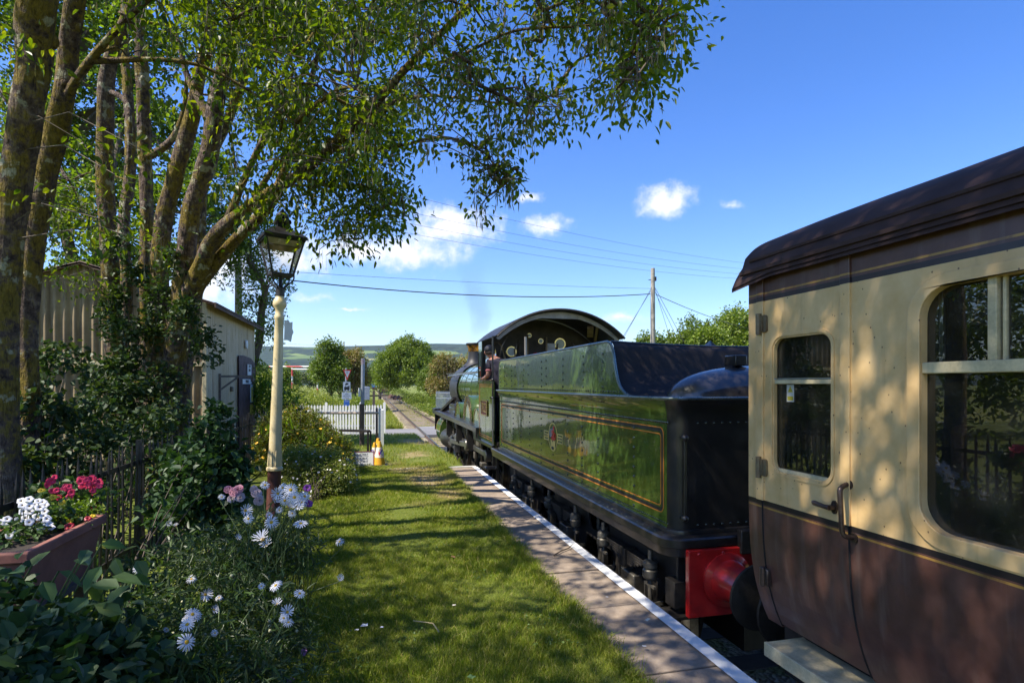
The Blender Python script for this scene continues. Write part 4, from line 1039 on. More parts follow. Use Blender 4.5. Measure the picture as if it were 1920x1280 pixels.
# cylinder, valve gear, wheels, rods
cyl = [(17.75, -.30), (17.85, -.37), (18.75, -.37), (18.85, -.30), (18.85, .52), (18.78, .60), (17.82, .60), (17.75, .52)]
for s in (1, -1):
    rings = []
    for i in range(9):
        a = R(-90 + 180 * i / 8); rings.append((TX - s * (1.0 + .33 * math.cos(a)), .115 + .46 * math.sin(a)))
    pr = [(TX - s * .7, -.345)] + rings + [(TX - s * .7, .575)]
    b = MB(); b.loft([[Vector((x, y, z)) for x, z in pr] for y in (17.75, 18.85)]); cb = b.build('cylinder', M_green, lo_, smooth=35)
    b = MB(); b.lathe((TX - s * 1.03, 17.72, -.06), [(.30, 0), (.30, .05), (.2, .08), (.09, .10)], 24, M=Matrix(((1, 0, 0), (0, 0, -1), (0, 1, 0)))); b.build('cylinder_cover', M_steel, cb, smooth=40)
    l = MB()
    for yy in (17.80, 18.80): l.loft([[Vector((TX - s * (1.0 + (q + .33) * math.cos(R(a))), yy + dy, .115 + (.46 + q) * math.sin(R(a)))) for a in range(-80, 81, 10)] for q, dy in ((.003, -.01), (.003, .01))], closed=False, cap=False)
    l.build('cylinder_lining', M_orange, cb, smooth=0)
    b = MB(); b.bar((TX - s * 1.05, 17.7, .10), (TX - s * 1.05, 15.9, .10), .09, .07); b.bar((TX - s * 1.05, 17.7, -.22), (TX - s * 1.05, 15.9, -.22), .09, .07); b.box((TX - s * 1.06, 15.9, -.06), (.16, .08, .5)); b.build('slide_bars', M_steel, lo_, bevel=.006)
    b = MB(); b.box((TX - s * 1.05, 16.7, -.06), (.18, .34, .30)); b.cyl((TX - s * 1.03, 16.7, -.06), (TX - s * 1.03, 17.8, -.06), .04); b.build('crosshead', M_steel, lo_, bevel=.02)
    b = MB(); b.bar((TX - s * 1.13, 16.6, -.06), (TX - s * 1.13, 13.75, .12), .05, .13); b.lathe((TX - s * 1.13, 13.75, .12), [(.14, -.06), (.14, .06)], 20, axis='X'); b.build('connecting_rod', M_steel, lo_, bevel=.01)
    b = MB(); b.bar((TX - s * 1.06, 15.75, .12), (TX - s * 1.06, 11.5, .12), .05, .11)
    for yy in (11.55, 13.75, 15.75): b.lathe((TX - s * 1.06, yy, .12), [(.12, -.07), (.12, .05)], 20, axis='X')
    b.build('coupling_rod', M_steel, lo_, bevel=.01)
for yy in (11.8, 13.95, 16.0):
    b = MB()
    for s in (-1, 1): spoked(b, (TX + s * .80, yy, RZ + .86), .83, 18, .13, .17)
    b.cyl((TX - .8, yy, RZ + .86), (TX + .8, yy, RZ + .86), .1); b.build('driving_wheels', M_black, lo_, smooth=35)
for yy in (17.3, 19.4):
    b = MB()
    for s in (-1, 1): spoked(b, (TX + s * .78, yy, RZ + .46), .44, 10, .12, .10)
    b.build('bogie_wheels', M_matblack, lo_, smooth=35)
b = MB(); b.box((TX, 15.5, -.05), (1.1, 8.8, .9)); b.box((TX, 15.6, .45), (1.9, 7.6, .35)); b.build('main_frames', M_matblack, lo_, smooth=0)
b = MB(); b.box((TX, 20.25, .28), (2.42, .06, .55)); b.build('front_buffer_beam', M_black, lo_, bevel=.005)
for s in (-1, 1):
    b = MB(); b.lathe((TX + s * .865, 20.28, .16), [(.2, 0), (.15, .04), (.13, .28), (.06, .29), (.06, .38), (.225, .40), (.225, .43), (0, .46)], 24, M=BM); b.build('front_buffer', M_black, lo_, smooth=40)
for y in (16.8, 14.9, 13.2):
    b = MB(); b.bar((2.22, y, .68), (2.3, y, .05), .05, .14); b.bar((2.16, y - .3, .66), (2.16, y - .3, .12), .04); b.build('bracket', M_black, lo_)
b = MB()
for k in range(24):
    y = random.uniform(12, 17.6); x = random.uniform(2.35, 2.7); z = random.uniform(-.4, .6); b.box((x, y, z), (random.uniform(.04, .15), random.uniform(.05, .3), random.uniform(.05, .25)))
for k in range(8):
    y = 12.2 + k * .7; b.tube([(2.3, y, .62), (2.36, y + .1, .2), (2.4, y + .3, -.2)], .018, 6)
b.build('valve_gear', M_grease, lo_, bevel=.01)
b = MB(); b.box((2.2, 10.55, -.35), (.24, .34, .03)); b.box((2.2, 10.55, .02), (.24, .34, .03)); b.bar((2.3, 10.4, .46), (2.3, 10.4, -.36), .03, .05); b.bar((2.3, 10.7, .46), (2.3, 10.7, -.36), .03, .05); b.build('cab_steps', M_black, lo_)
b = MB(); b.tube([(2.12, 9.95, .5), (2.12, 9.95, 1.35)], .012, 8); b.build('step_rail', M_steel, lo_)

# ================================================================== CARRIAGE
ch_ = thing('railway_carriage', 'chocolate and cream carriage with dark roof standing at the platform', 'carriage', (TX, -2.6, RZ))
YE, YB = 2.70, -9.0
def carriage_paint():
    g = N('chocolate_and_cream'); c = g.coord(); x, y, z = g.sep(c)
    zz = g.math('ADD', z, RZ)
    n1 = g.noise(c, 1.7, 5, .6); n2 = g.noise(c, 9, 5, .65); n3 = g.noise(c, 60, 2, .5)
    cream = g.ramp(n2, [(.3, (.65, .42, .175)), (.7, (.76, .53, .265))])
    cream = g.mix(g.smooth(n1, .46, .74, 0, .6), cream, (.46, .28, .11))
    sp = g.new('ShaderNodeTexVoronoi'); g.put(sp.inputs['Vector'], g.mapping(c, (1, 1, .8))); sp.inputs['Scale'].default_value = 24
    spot = g.math('MULTIPLY', g.smooth(sp.outputs['Distance'], .10, .06), g.smooth(g.sep(sp.outputs['Color'])[0], .55, .6))
    cream = g.mix(g.math('MULTIPLY', spot, .85), cream, (.12, .06, .03))
    st = g.noise(g.mapping(c, (14, 14, .7)), 1.0, 4, .6)
    cream = g.mix(g.smooth(st, .56, .78, 0, .40), cream, (.30, .19, .08))
    brown = g.ramp(n2, [(.3, (.078, .032, .025)), (.7, (.122, .058, .046))])
    brown = g.mix(g.smooth(st, .5, .75, 0, .45), brown, (.19, .14, .12))
    brown = g.mix(g.smooth(n1, .5, .75, 0, .45), brown, (.065, .026, .022))
    isc = g.math('MULTIPLY', g.math('GREATER_THAN', zz, .993), g.math('LESS_THAN', zz, 2.034))
    col = g.mix(isc, brown, cream)
    def band(lo, hi): return g.math('MULTIPLY', g.math('GREATER_THAN', zz, lo), g.math('LESS_THAN', zz, hi))
    col = g.mix(g.math('MULTIPLY', band(.968, .993), .92), col, (.012, .010, .012)); col = g.mix(g.math('MULTIPLY', band(2.034, 2.058), .9), col, (.02, .014, .018))
    col = g.mix(g.math('MULTIPLY', g.math('ADD', band(.952, .961), band(2.070, 2.079)), g.smooth(n2, .35, .55, .3, .85)), col, (.42, .24, .05))
    ro = g.math('ADD', .33, g.math('MULTIPLY', n2, .22))
    nm = g.bump(g.math('ADD', n1, g.math('MULTIPLY', n3, .02)), .10, .05)
    return g.surf(g.princ(col, ro, 0, nm, .25, .2))
M_car = carriage_paint()
M_croof = simple('carriage_roof', (.050, .026, .024), .75, 0, spec=.25, var=.45, scale=2.2, bump=.25, bscale=2.0, bdist=.04, col2=(.080, .046, .042))
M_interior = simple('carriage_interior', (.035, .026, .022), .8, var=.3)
M_wglass = glassmat('carriage_glass', (.62, .62, .60), .06, 0, .05)
M_alu = simple('window_metal', (.45, .45, .44), .35, .9)
M_dkiron = simple('door_iron', (.06, .045, .04), .4, .7, var=.4, col2=(.16, .11, .09))
M_creamwood = simple('cream_timber', (.55, .46, .28), .7, var=.3, scale=12)
def tumble(z):   # X of the side at height z below the waist
    t = max(0, (.99 - z) / .68); return 2.0 + .012 * t + .115 * t ** 3
wins = [(rrect(.42, 1.0, 1.751, 2.0, .16, 8), rrect(.42 + .052, 1.058, 1.699, 1.955, .11, 8))]
for k in range(1, 5): wins.append((rrect(.42 - 1.85 * k, 1.0, 1.751 - 1.85 * k, 2.0, .16, 8), rrect(.472 - 1.85 * k, 1.058, 1.699 - 1.85 * k, 1.955, .11, 8)))
T = lambda u, v, w: Vector((2.0 + w, u, v))
b = MB()
b.plate([(YB, .99), (2.025, .99), (2.025, 2.2), (YB, 2.2)], [list(w[1]) for w in wins], .03, T)
b.plate([(2.59, .99), (YE, .99), (YE, 2.2), (2.59, 2.2)], [], .03, T)
zs = np.linspace(.31, .99, 12)
for y0, y1 in ((YB, 2.025), (2.59, YE)):
    b.loft([[Vector((tumble(z), y, z)) for z in zs] + [Vector((tumble(z) + .03, y, z)) for z in reversed(zs)] for y in (y0, y1)])
# far side, ends, floor
XR = 2 * TX
b.loft([[Vector((XR - 2.0, y, 2.2)), Vector((XR - 2.0, y, .99))] + [Vector((XR - tumble(z), y, z)) for z in reversed(zs)] + [Vector((XR - tumble(z) - .03, y, z)) for z in zs] + [Vector((XR - 2.03, y, 2.2))] for y in (YB, YE)])
endp = [(2.16, .318)] + [(tumble(z) + .015, z) for z in zs[1:]] + [(2.015, 2.19), (2.3, 2.40), (3.42, 2.70), (XR - 2.3, 2.40), (XR - 2.015, 2.19)] + [(XR - tumble(z) - .015, z) for z in reversed(zs[1:])] + [(XR - 2.16, .318)]
b.plate(endp, [], .04, lambda u, v, w: Vector((u, YE - .004 - w, v))); b.plate(endp, [], .04, lambda u, v, w: Vector((u, YB + w, v)))
body = b.build('body', M_car, ch_, smooth=30)
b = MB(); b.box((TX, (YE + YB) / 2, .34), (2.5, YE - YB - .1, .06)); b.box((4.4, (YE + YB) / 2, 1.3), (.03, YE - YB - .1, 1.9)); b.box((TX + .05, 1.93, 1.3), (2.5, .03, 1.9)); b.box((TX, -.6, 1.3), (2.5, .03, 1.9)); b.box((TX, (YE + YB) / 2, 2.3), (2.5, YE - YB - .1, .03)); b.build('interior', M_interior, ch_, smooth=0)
# roof
rp = smooth_path([(1.955, 2.165), (1.985, 2.228), (2.04, 2.305), (2.13, 2.385), (2.30, 2.460), (2.6, 2.570), (3.0, 2.70), (3.42, 2.765)], 4)
full = [tuple(p) for p in rp] + [(XR - p[0], p[1]) for p in reversed(rp[:-1])]
ysr = np.linspace(YB - .1, 2.785, 40); rings = []
for y in ysr:
    end = max(0, (y - 2.72) / .08)
    rings.append([Vector((x, y, z - .045 * end * (1 if z < 2.3 else .2) + .006 * mnoise.noise(Vector((x * 2.2, y * 1.6, z))) * (1 if 2.3 < z else 0))) for x, z in full])
b = MB(); b.loft(rings, closed=False, cap=False); b.loft([[v - Vector((0, 0, .02)) for v in r] for r in rings], closed=False, cap=False)
b.loft([[v for v in rings[-1]], [v - Vector((0, 0, .02)) for v in rings[-1]]], closed=False, cap=False)
rfc = b.build('roof', M_croof, ch_, smooth=50)
b = MB(); b.loft([[Vector((x, y, z)) for x, z in ((1.968, 2.205), (1.955, 2.208), (1.953, 2.190), (1.966, 2.186))] for y in (YB, 2.72)]); b.loft([[Vector((x, y, z)) for x, z in ((2.012, 2.278), (2.000, 2.276), (2.000, 2.264), (2.008, 2.258))] for y in (YB, 2.70)])
b.build('rain_strip', M_croof, rfc, smooth=30)
b = MB(); rs = smooth_path([(1.985, 2.23), (2.04, 2.307), (2.13, 2.387), (2.30, 2.462), (2.6, 2.572), (3.0, 2.702)], 5)
for y in (.2, -3.2): b.tube([Vector((p[0] - .003, y, p[1] + .004)) for p in rs], .007, 5)
b.build('roof_seam', M_croof, rfc)
# windows of the saloon
for k, (o_, i_) in enumerate(wins):
    b = MB(); b.plate(o_, [list(i_)], .010, side(2.0)); wn = b.build('window', M_car, ch_, smooth=0, bevel=.004)
    y1 = 1.699 - 1.85 * k; y0 = .472 - 1.85 * k
    b = MB(); b.box((2.02, (y0 + y1) / 2, 1.66), (.035, y1 - y0, .042))
    for yy in (y1 - .245, y0 + .4): b.box((2.022, yy, 1.82), (.03, .03, .28))
    b.box((2.028, y1 - .275, 1.82), (.02, .012, .28)); b.build('transom', M_creamwood, wn, bevel=.004)
    b = MB(); b.box((2.045, y1 - .045, 1.82), (.012, .015, .28)); b.build('slider_edge', M_alu, wn, smooth=0)
    b = MB(); b.box((2.032, (y0 + y1) / 2, 1.5), (.004, y1 - y0 + .02, .93)); b.build('pane', M_wglass, wn, smooth=0)
    for yy in (y1 - .36, y0 + .02):
        rr = []
        for z in np.linspace(1.665, 1.965, 8): rr.append([Vector((2.06 + .012 * math.sin(q * 2.1), yy + .012 * q - .006 * math.sin((z - 1.6) * 9) * q * .5, z)) for q in range(5)])
        c3 = MB(); c3.loft(rr, closed=False, cap=False); c3.build('curtain', simple('curtain_buff', (.36, .30, .22), .9) if k == 0 and yy > 1 else bpy.data.materials['curtain_buff'], wn)
# table and seats inside
b = MB(); b.box((2.35, .95, 1.04), (.6, .6, .03)); b.bar((2.6, .95, .37), (2.6, .95, 1.03), .06); b.build('table', simple('table_top', (.30, .27, .24), .5), ch_, bevel=.01)
for yy in (.30, 1.62):
    b = MB(); b.box((2.42, yy, .95), (.62, .14, 1.0)); b.box((2.42, yy + (.25 if yy < 1 else -.25), .68), (.62, .45, .14)); b.build('seat', simple('seat_moquette', (.10, .035, .03), .9), ch_, bevel=.03)
# door
DY0, DY1 = 2.032, 2.583
b = MB(); dw = rrect(2.122, 1.150, 2.508, 1.838, .065, 8)
b.plate([(DY0, .985), (DY1, .985), (DY1, 2.185), (DY0, 2.185)], [dw], .03, T)
b.loft([[Vector((tumble(z), y, z)) for z in np.linspace(.33, .985, 11)] + [Vector((tumble(z) + .03, y, z)) for z in reversed(np.linspace(.33, .985, 11))] for y in (DY0, DY1)])
dr = b.build('door', M_car, ch_, smooth=0)
b = MB(); b.plate(rrect(2.108, 1.136, 2.522, 1.852, .078, 8), [list(dw)], .006, side(2.0)); b.plate(rrect(2.122, 1.150, 2.508, 1.838, .065, 8), [rrect(2.130, 1.158, 2.500, 1.830, .058, 8)], -.02, side(2.0)); dwf = b.build('door_window', M_car, dr, smooth=0, bevel=.003)
MB().box((2.015, 2.315, 1.612), (.022, .386, .022)).build('sash_rail', M_creamwood, dwf, bevel=.003); MB().box((2.018, 2.315, 1.165), (.02, .37, .018)).build('sash_rail', M_creamwood, dwf, bevel=.003)
b = MB(); b.box((2.008, 2.315, 1.627), (.012, .386, .006)); b.build('sash_trim', M_alu, dwf, smooth=0)
b = MB(); b.box((2.026, 2.315, 1.49), (.004, .39, .70)); b.build('pane', M_wglass, dwf, smooth=0)
b = MB(); b.box((2.0235, 2.41, 1.555), (.001, .05, .085), 0); b.add([(2.0228, 2.428, 1.56), (2.0228, 2.392, 1.56), (2.0228, 2.41, 1.592)], [(0, 1, 2)], 1); b.box((2.0232, 2.41, 1.53), (.0012, .04, .02), 1)
b.build('sticker', [simple('sticker_white', (.45, .45, .43), .7, bump=0), simple('sticker_yellow', (.40, .33, .03), .7, bump=0)], dwf, smooth=0)
b = MB()
for y0 in (2.045, 2.60): b.box((1.996, y0, 1.585), (.012, .052, 1.19)); b.loft([[Vector((tumble(z) - .010, y0 + dy, z)), Vector((tumble(z) + .002, y0 + dy, z))] for z in np.linspace(.34, .99, 10) for dy in (0,)], closed=False, cap=False) if False else None
b.build('jamb_strip', M_car, ch_, smooth=0, bevel=.003)
b = MB()
for yy in (2.0285, 2.587): b.box((2.0, yy, 1.58), (.012, .009, 1.2)); b.loft([[Vector((tumble(z) - .002, yy - .005, z)), Vector((tumble(z) - .002, yy + .005, z)), Vector((tumble(z) + .02, yy + .005, z)), Vector((tumble(z) + .02, yy - .005, z))] for z in np.linspace(.32, .99, 10)])
b.build('door_gap', simple('gap_shade_black', (.010, .009, .009), .9, bump=0), ch_, smooth=0)  # black strips stand in for the shade inside the door gaps
for z in (1.915, 1.165):
    b = MB(); b.box((1.99, 2.586, z), (.022, .035, .085)); b.tube([(1.978, 2.592, z - .055), (1.978, 2.592, z + .055)], .014, 10); b.plate(rrect(2.545, z - .045, 2.578, z + .045, .015, 4), [], .012, side(2.0)); b.build('hinge', M_dkiron if z > 5 else simple('painted_hinge_%d' % (z * 10), (.28, .22, .12), .5, .2, col2=(.10, .06, .04)), dr, bevel=.004)
b = MB(); b.box((tumble(.59) - .012, 2.585, .59), (.03, .06, .09)); b.tube([(tumble(.59) - .03, 2.59, .54), (tumble(.59) - .03, 2.59, .64)], .014, 8); b.build('hinge', M_dkiron, dr, bevel=.006)
b = MB(); b.plate(ell(.03, 20, 2.105, 1.055, .55), [], .008, side(2.0)); b.tube([(2.0, 2.105, 1.055), (1.965, 2.105, 1.055)], .012, 10); b.tube([(1.965, 2.100, 1.055), (1.962, 2.13, 1.056), (1.962, 2.185, 1.060), (1.966, 2.196, 1.062)], [.012, .010, .012, .009], 10); b.build('door_handle', M_dkiron, dr)
b = MB(); b.lathe((1.999, 2.075, 1.30), [(.008, 0), (.008, .003)], 12, axis='X'); b.build('key_hole', M_blksym, dr)
gh = [(2.0, 2.030, 1.168), (1.985, 2.030, 1.168), (1.950, 2.022, 1.155), (1.942, 2.018, 1.13), (1.942, 2.012, 1.05), (1.942, 2.008, .98), (1.955, 2.004, .955), (2.0, 2.004, .945)]
b = MB(); b.tube([Vector(p) for p in smooth_path(gh, 5)], .0105, 12)
for y, z in ((2.030, 1.168), (2.004, .945)): b.lathe((2.0, y, z), [(.022, -.006), (.022, .002)], 16, axis='X')
b.build('grab_handle', M_dkiron, ch_)
b = MB(); b.box((2.10, 1.82, .245), (.24, 1.45, .035)); b.box((1.985, 1.82, .235), (.02, 1.45, .07)); b.box((2.10, 2.54, .235), (.24, .02, .06)); b.build('step_board', M_creamwood, ch_, bevel=.004)
b = MB()
for yy in (1.3, 2.4): b.bar((2.12, yy, .23), (2.3, yy, .1), .03)
b.box((2.26, (YE + YB) / 2, .15), (.06, YE - YB, .30)); b.box((XR - 2.26, (YE + YB) / 2, .15), (.06, YE - YB, .30)); b.box((TX, 2.62, .12), (2.3, .08, .3)); b.box((TX, -1.5, -.2), (1.6, 7, .5)); b.build('underframe', M_matblack, ch_, smooth=0)
for s in (-1, 1):
    b = MB(); b.lathe((TX + s * .865, 2.66, .16), [(.18, 0), (.14, .05), (.11, .3), (.06, .31), (.06, .36), (.14, .375), (.225, .39), (.225, .41), (0, .44)], 28, M=BM); b.build('buffer', M_matblack, ch_, smooth=40)
b = MB(); b.box((TX, 2.88, 1.1), (1.0, .34, 1.75)); b.build('gangway', simple('gangway_canvas', (.03, .028, .027), .9, bump=.6, bscale=15), ch_, bevel=.02)
# ================================================================== platform trees (pod-bearing, many-stemmed)
def barkmat():
    g = N('mossy_bark'); c = g.coord()
    n1 = g.noise(c, 2.2, 5, .65); n2 = g.noise(c, 13, 6, .7); n3 = g.noise(g.mapping(c, (1, 1, .45)), 38, 4, .7); n4 = g.noise(g.mapping(c, (1, 1, .16)), 30, 3, .6, dist=.6)
    col = g.ramp(n2, [(.32, (.035, .024, .021)), (.5, (.135, .095, .078)), (.68, (.36, .285, .235))])
    moss = g.ramp(n3, [(.3, (.09, .066, .008)), (.7, (.30, .215, .03))])
    col = g.mix(g.smooth(g.math('ADD', n1, g.math('MULTIPLY', g.math('SUBTRACT', n2, .5), .8)), .43, .58, 0, .9), col, moss)
    col = g.mix(g.smooth(g.noise(c, 6, 4, .6), .58, .64, 0, .8), col, (.42, .40, .28))
    h = g.math('ADD', g.math('ADD', n2, g.math('MULTIPLY', n3, .6)), g.math('MULTIPLY', n4, 1.3)); col = g.mix(g.smooth(n4, .42, .30, 0, .75), col, (.03, .02, .018))
    return g.surf(g.princ(col, .9, 0, g.bump(h, 1.0, .045), spec=.2))
M_bark = barkmat()
M_twig = simple('twig_bark', (.075, .055, .042), .85, var=.35, bump=.2, col2=(.15, .115, .085))
M_leafA = leafmat('pod_tree_leaf', [(.030, .060, .008), (.050, .092, .010), (.080, .122, .010), (.040, .070, .010), (.115, .145, .012), (.060, .10, .010)], .58, .40, (2.5, 2.3, .35), .45)
M_pod = leafmat('seed_pod', [(.14, .16, .06), (.20, .20, .09), (.11, .13, .05), (.24, .20, .11)], .25, .6)
M_dead = simple('dead_twig', (.20, .15, .10), .85, var=.3)
def in_poly(px, py, poly):
    inside = False; n = len(poly); j = n - 1
    for i in range(n):
        xi, yi = poly[i]; xj, yj = poly[j]
        if (yi > py) != (yj > py) and px < (xj - xi) * (py - yi) / (yj - yi) + xi: inside = not inside
        j = i
    return inside
def stem(mb, pts, nodes, seed=0, sides=12, sub=6):
    """pts: (px, py, depth, width in photo pixels)"""
    ctrl = []
    for px, py, d, w in pts:
        q = P(px, py, d); ctrl.append((q.x, q.y, q.z, w * (.86 if w > 20 else 1) / 2 * d / FPX))
    sp = smooth_path(ctrl, sub)
    mb.tube([Vector(s[:3]) for s in sp], [s[3] for s in sp], sides, wob=.22, seed=seed, wf=2.6)
    for s in sp: nodes.append((Vector(s[:3]), s[3]))
    return sp
def knots(mb, sp, n, seed):
    r = random.Random(seed)
    for k in range(n):
        s = sp[r.randrange(1, len(sp) - 1)]; a = r.uniform(0, 6.28); rr = s[3]
        c = Vector(s[:3]) + Vector((math.cos(a), math.sin(a), 0)) * rr * .85
        mb.ellipsoid(c, (rr * .35, rr * .35, rr * .45), 8, 6)

class Crown:
    def __init__(s): s.nodes = []; s.cl = []
    def region(s, poly, n, d0, d1, size=.3, leaf=.055, per=24, ymax=None, seed=1, thin=0.0):
        r = random.Random(seed); xs = [p[0] for p in poly]; ys = [p[1] for p in poly]; k = 0; tries = 0
        while k < n and tries < n * 60:
            tries += 1
            px, py = r.uniform(min(xs), max(xs)), r.uniform(min(ys), max(ys))
            if not in_poly(px, py, poly): continue
            d = r.uniform(d0, d1); q = P(px, py, d)
            if ymax and q.y > ymax: continue
            if thin and mnoise.noise(Vector((px / 85, py / 85, d * .5 + seed))) < thin: continue
            s.cl.append((q, size * r.uniform(.7, 1.25), leaf, per)); k += 1
    def cloud(s, c, rad, n, size, leaf, per, seed, skip=None):
        r = random.Random(seed); k = 0
        while k < n:
            v = Vector((r.uniform(-1, 1), r.uniform(-1, 1), r.uniform(-1, 1)))
            if v.length > 1: continue
            q = Vector((c[0] + v.x * rad[0], c[1] + v.y * rad[1], c[2] + v.z * rad[2])); k += 1
            if skip and skip(q): continue
            s.cl.append((q, size * r.uniform(.7, 1.3), leaf, per))
    def grow(s, tree, bmb, tmb, seed, pods=True):
        """boughs to every sixth cluster, twigs to the rest, leaves and pods"""
        r = random.Random(seed); lv = Leaves(); pod = Leaves(); stems = list(s.nodes)
        order = list(range(len(s.cl))); r.shuffle(order)
        hubs = [(q, .03) for q, rad in stems]
        pos = np.array([tuple(q) for q, _ in hubs])
        for j, i in enumerate(order):
            q, size, leaf, per = s.cl[i]
            pr = proj(q)
            if pr and ((470 < pr[0] < 585 and 385 < pr[1] < 560 and pr[2] < 7.3) or (488 < pr[0] < 575 and 440 < pr[1] < 540)): continue
            k_ = q.z / SUN.z; gx, gy = q.x - SUN.x * k_, q.y - SUN.y * k_
            if gx < 1.9 and gy > 2.6 and r.random() < .46: continue
            if -.9 < gx <= .1 and gy > 7.9 and r.random() < .9: continue
            if .1 < gx < 2.3 and gy > 6.9 + .9 * mnoise.noise(Vector((gx * 1.2, gy * .8, 4))): continue
            dist = np.linalg.norm(pos - np.array(q), axis=1) + np.where(pos[:, 2] > q.z + .4, 1.2, 0)
            k = int(dist.argmin()); a = hubs[k][0]; L = (q - a).length
            mid = a.lerp(q, .55) + Vector((r.uniform(-.1, .1), r.uniform(-.1, .1), .10 * L + r.uniform(-.03, .06)))
            if j % 5 == 0:
                path = [Vector(p) for p in smooth_path([a, mid, q], 4)]
                bmb.tube(path, list(np.linspace(min(.012 + .008 * L, .03), .006, len(path))), 6, wob=.15)
                for p in path[3:]:
                    hubs.append((p, .01))
                pos = np.array([tuple(h) for h, _ in hubs])
            elif L < 1.6:
                tmb.tube([a, mid, q, q + Vector((r.uniform(-.1, .1), r.uniform(-.1, .1), -.12)) * (size / .3)], [.006, .0045, .003, .002], 4, cap=False)
            n = int(per * r.uniform(.7, 1.3))
            off = np.clip(np.array(rng.normal(size=(n, 3))), -1.7, 1.7) * np.array([.5, .5, .38]) * size
            off[:, 2] -= .10 * size
            p = np.array(q) + off
            out = nrm(off + 1e-6) * .6
            lv.scatter(p, leaf * U(.5, 1.4, n), leaf * .50 * U(.6, 1.25, n), .45, .8, out, .16, .18)
            if pods and r.random() < pods:
                m = r.randint(3, 9); c = np.array(q) + rng.normal(size=(m, 3)) * np.array([.06, .06, .07]) * (size / .3)
                ax = rng.normal(size=(m, 3)) * .12; ax[:, 2] -= 1
                pod.add(*leaf_arrays(c - np.array([0, 0, .10]), ax, rand_unit(m), U(.05, .10, m), .009, .3, .0))
                for t in range(m): tmb.tube([Vector(c[t]), Vector(c[t]) - Vector((0, 0, .10))], .0012, 3, cap=False)
        lv.build('crown', M_leafA, tree)
        if pod.V: o = pod.build('seed_pods', M_pod, tree); o['kind'] = 'stuff'
R1 = [(-60, -60), (800, -60), (775, 60), (765, 200), (735, 300), (745, 340), (764, 425), (690, 435), (640, 475), (585, 500), (548, 430), (480, 410), (420, 470), (330, 455), (250, 480), (150, 470), (60, 520), (-60, 540)]
R2 = [(760, -60), (1315, -60), (1290, 15), (1250, 100), (1195, 178), (1140, 155), (1092, 188), (1036, 232), (965, 255), (900, 285), (850, 280), (770, 285)]
R2B = [(1120, -60), (1320, -60), (1295, 20), (1255, 108), (1200, 185), (1165, 190), (1130, 150)]
R3 = [(870, 265), (930, 270), (985, 340), (960, 360), (925, 345), (905, 395), (890, 398), (885, 330)]
def proj(q):
    r = q.x * CS - q.y * SN; d = q.x * SN + q.y * CS
    if d < .2: return None
    return 960 + FPX * r / d, VY - FPX * (q.z - EYE) / d, d
# ---- first tree: two thick stems at the left edge
q = P(30, 930, 4.9)
ta = thing('pod_tree', 'mossy tree with two thick trunks at the left edge, its crown over the lawn', 'tree', (q.x, q.y, 0), 'mossy trees behind the platform railing')
cA = Crown(); b = MB(); tw = MB()
s1 = stem(b, [(14, 1150, 4.5, 76), (8, 900, 4.6, 62), (2, 640, 4.6, 58), (14, 450, 4.6, 56), (36, 300, 4.6, 58), (52, 200, 4.5, 62), (66, 100, 4.5, 66), (72, 0, 4.4, 70), (92, -150, 4.4, 60), (140, -400, 4.5, 40), (260, -700, 4.6, 16)], cA.nodes, 1, 16)
s2 = stem(b, [(52, 1090, 5.2, 48), (56, 930, 5.2, 42), (55, 740, 5.2, 38), (50, 600, 5.2, 40), (62, 480, 5.2, 40), (86, 330, 5.2, 44), (117, 200, 5.1, 42), (127, 100, 5.1, 38), (142, 0, 5.0, 40), (175, -150, 5, 34), (300, -350, 4.8, 22), (520, -520, 4.5, 9)], cA.nodes, 2, 14)
knots(b, s1, 9, 3); knots(b, s2, 7, 4)
stem(b, [(117, 200, 5.1, 22), (150, 140, 5.0, 16), (215, 60, 4.8, 12), (300, -20, 4.6, 9), (420, -120, 4.4, 5)], cA.nodes, 3, 8)
stem(b, [(74, 0, 4.4, 30), (160, -120, 4.2, 22), (330, -230, 4.0, 15), (560, -300, 3.9, 10), (800, -330, 3.8, 5)], cA.nodes, 4, 8)
stem(b, [(92, -150, 4.4, 36), (20, -300, 4.0, 22), (-200, -500, 3.6, 12)], cA.nodes, 4, 8)
def hide(q):
    pr = proj(q)
    if q.y > 8.2: return True
    if pr is None: return False
    x, y, d = pr
    return -20 < x < 1940 and -20 < y < 1280 and not (in_poly(x, y, R1) and d < 8)
cA.cloud((-3.0, 3.6, 7.4), (4.3, 5.6, 2.7), 760, .42, .105, 26, 5, hide)  # unseen leaf clouds added overhead to shade lawn, bed and carriage
cA.cloud((-1.6, .5, 7.8), (3.2, 3.4, 2.2), 420, .42, .105, 26, 6, hide)
cA.cloud((-4.6, 1.7, 5.6), (1.7, 2.4, 1.7), 260, .42, .105, 28, 9, hide)
cA.cloud((-2.4, .2, 7.6), (1.7, 2.9, 1.6), 260, .42, .105, 28, 8, hide)
cA.region([(480, -60), (800, -60), (775, 60), (765, 200), (735, 300), (600, 330), (520, 250)], 90, 3.9, 5.6, .30, .064, 24, 8.2, 11, -.06)
cA.region([(-60, -60), (480, -60), (500, 420), (330, 455), (-60, 500)], 60, 4.0, 5.6, .26, .068, 22, 8.2, 11, -.06)
cA.region([(-60, -60), (250, -60), (230, 470), (60, 520), (-60, 540)], 260, 5.8, 7.4, .32, .070, 24, 9.0, 13, -.06)
cA.region(R2B, 70, 3.2, 4.2, .26, .052, 20, None, 12, -.1)
cA.grow(ta, b, tw, 5, .35)
b.build('trunk', M_bark, ta, smooth=70); o = tw.build('twigs', M_twig, ta, smooth=0, fix=False); o['kind'] = 'stuff'
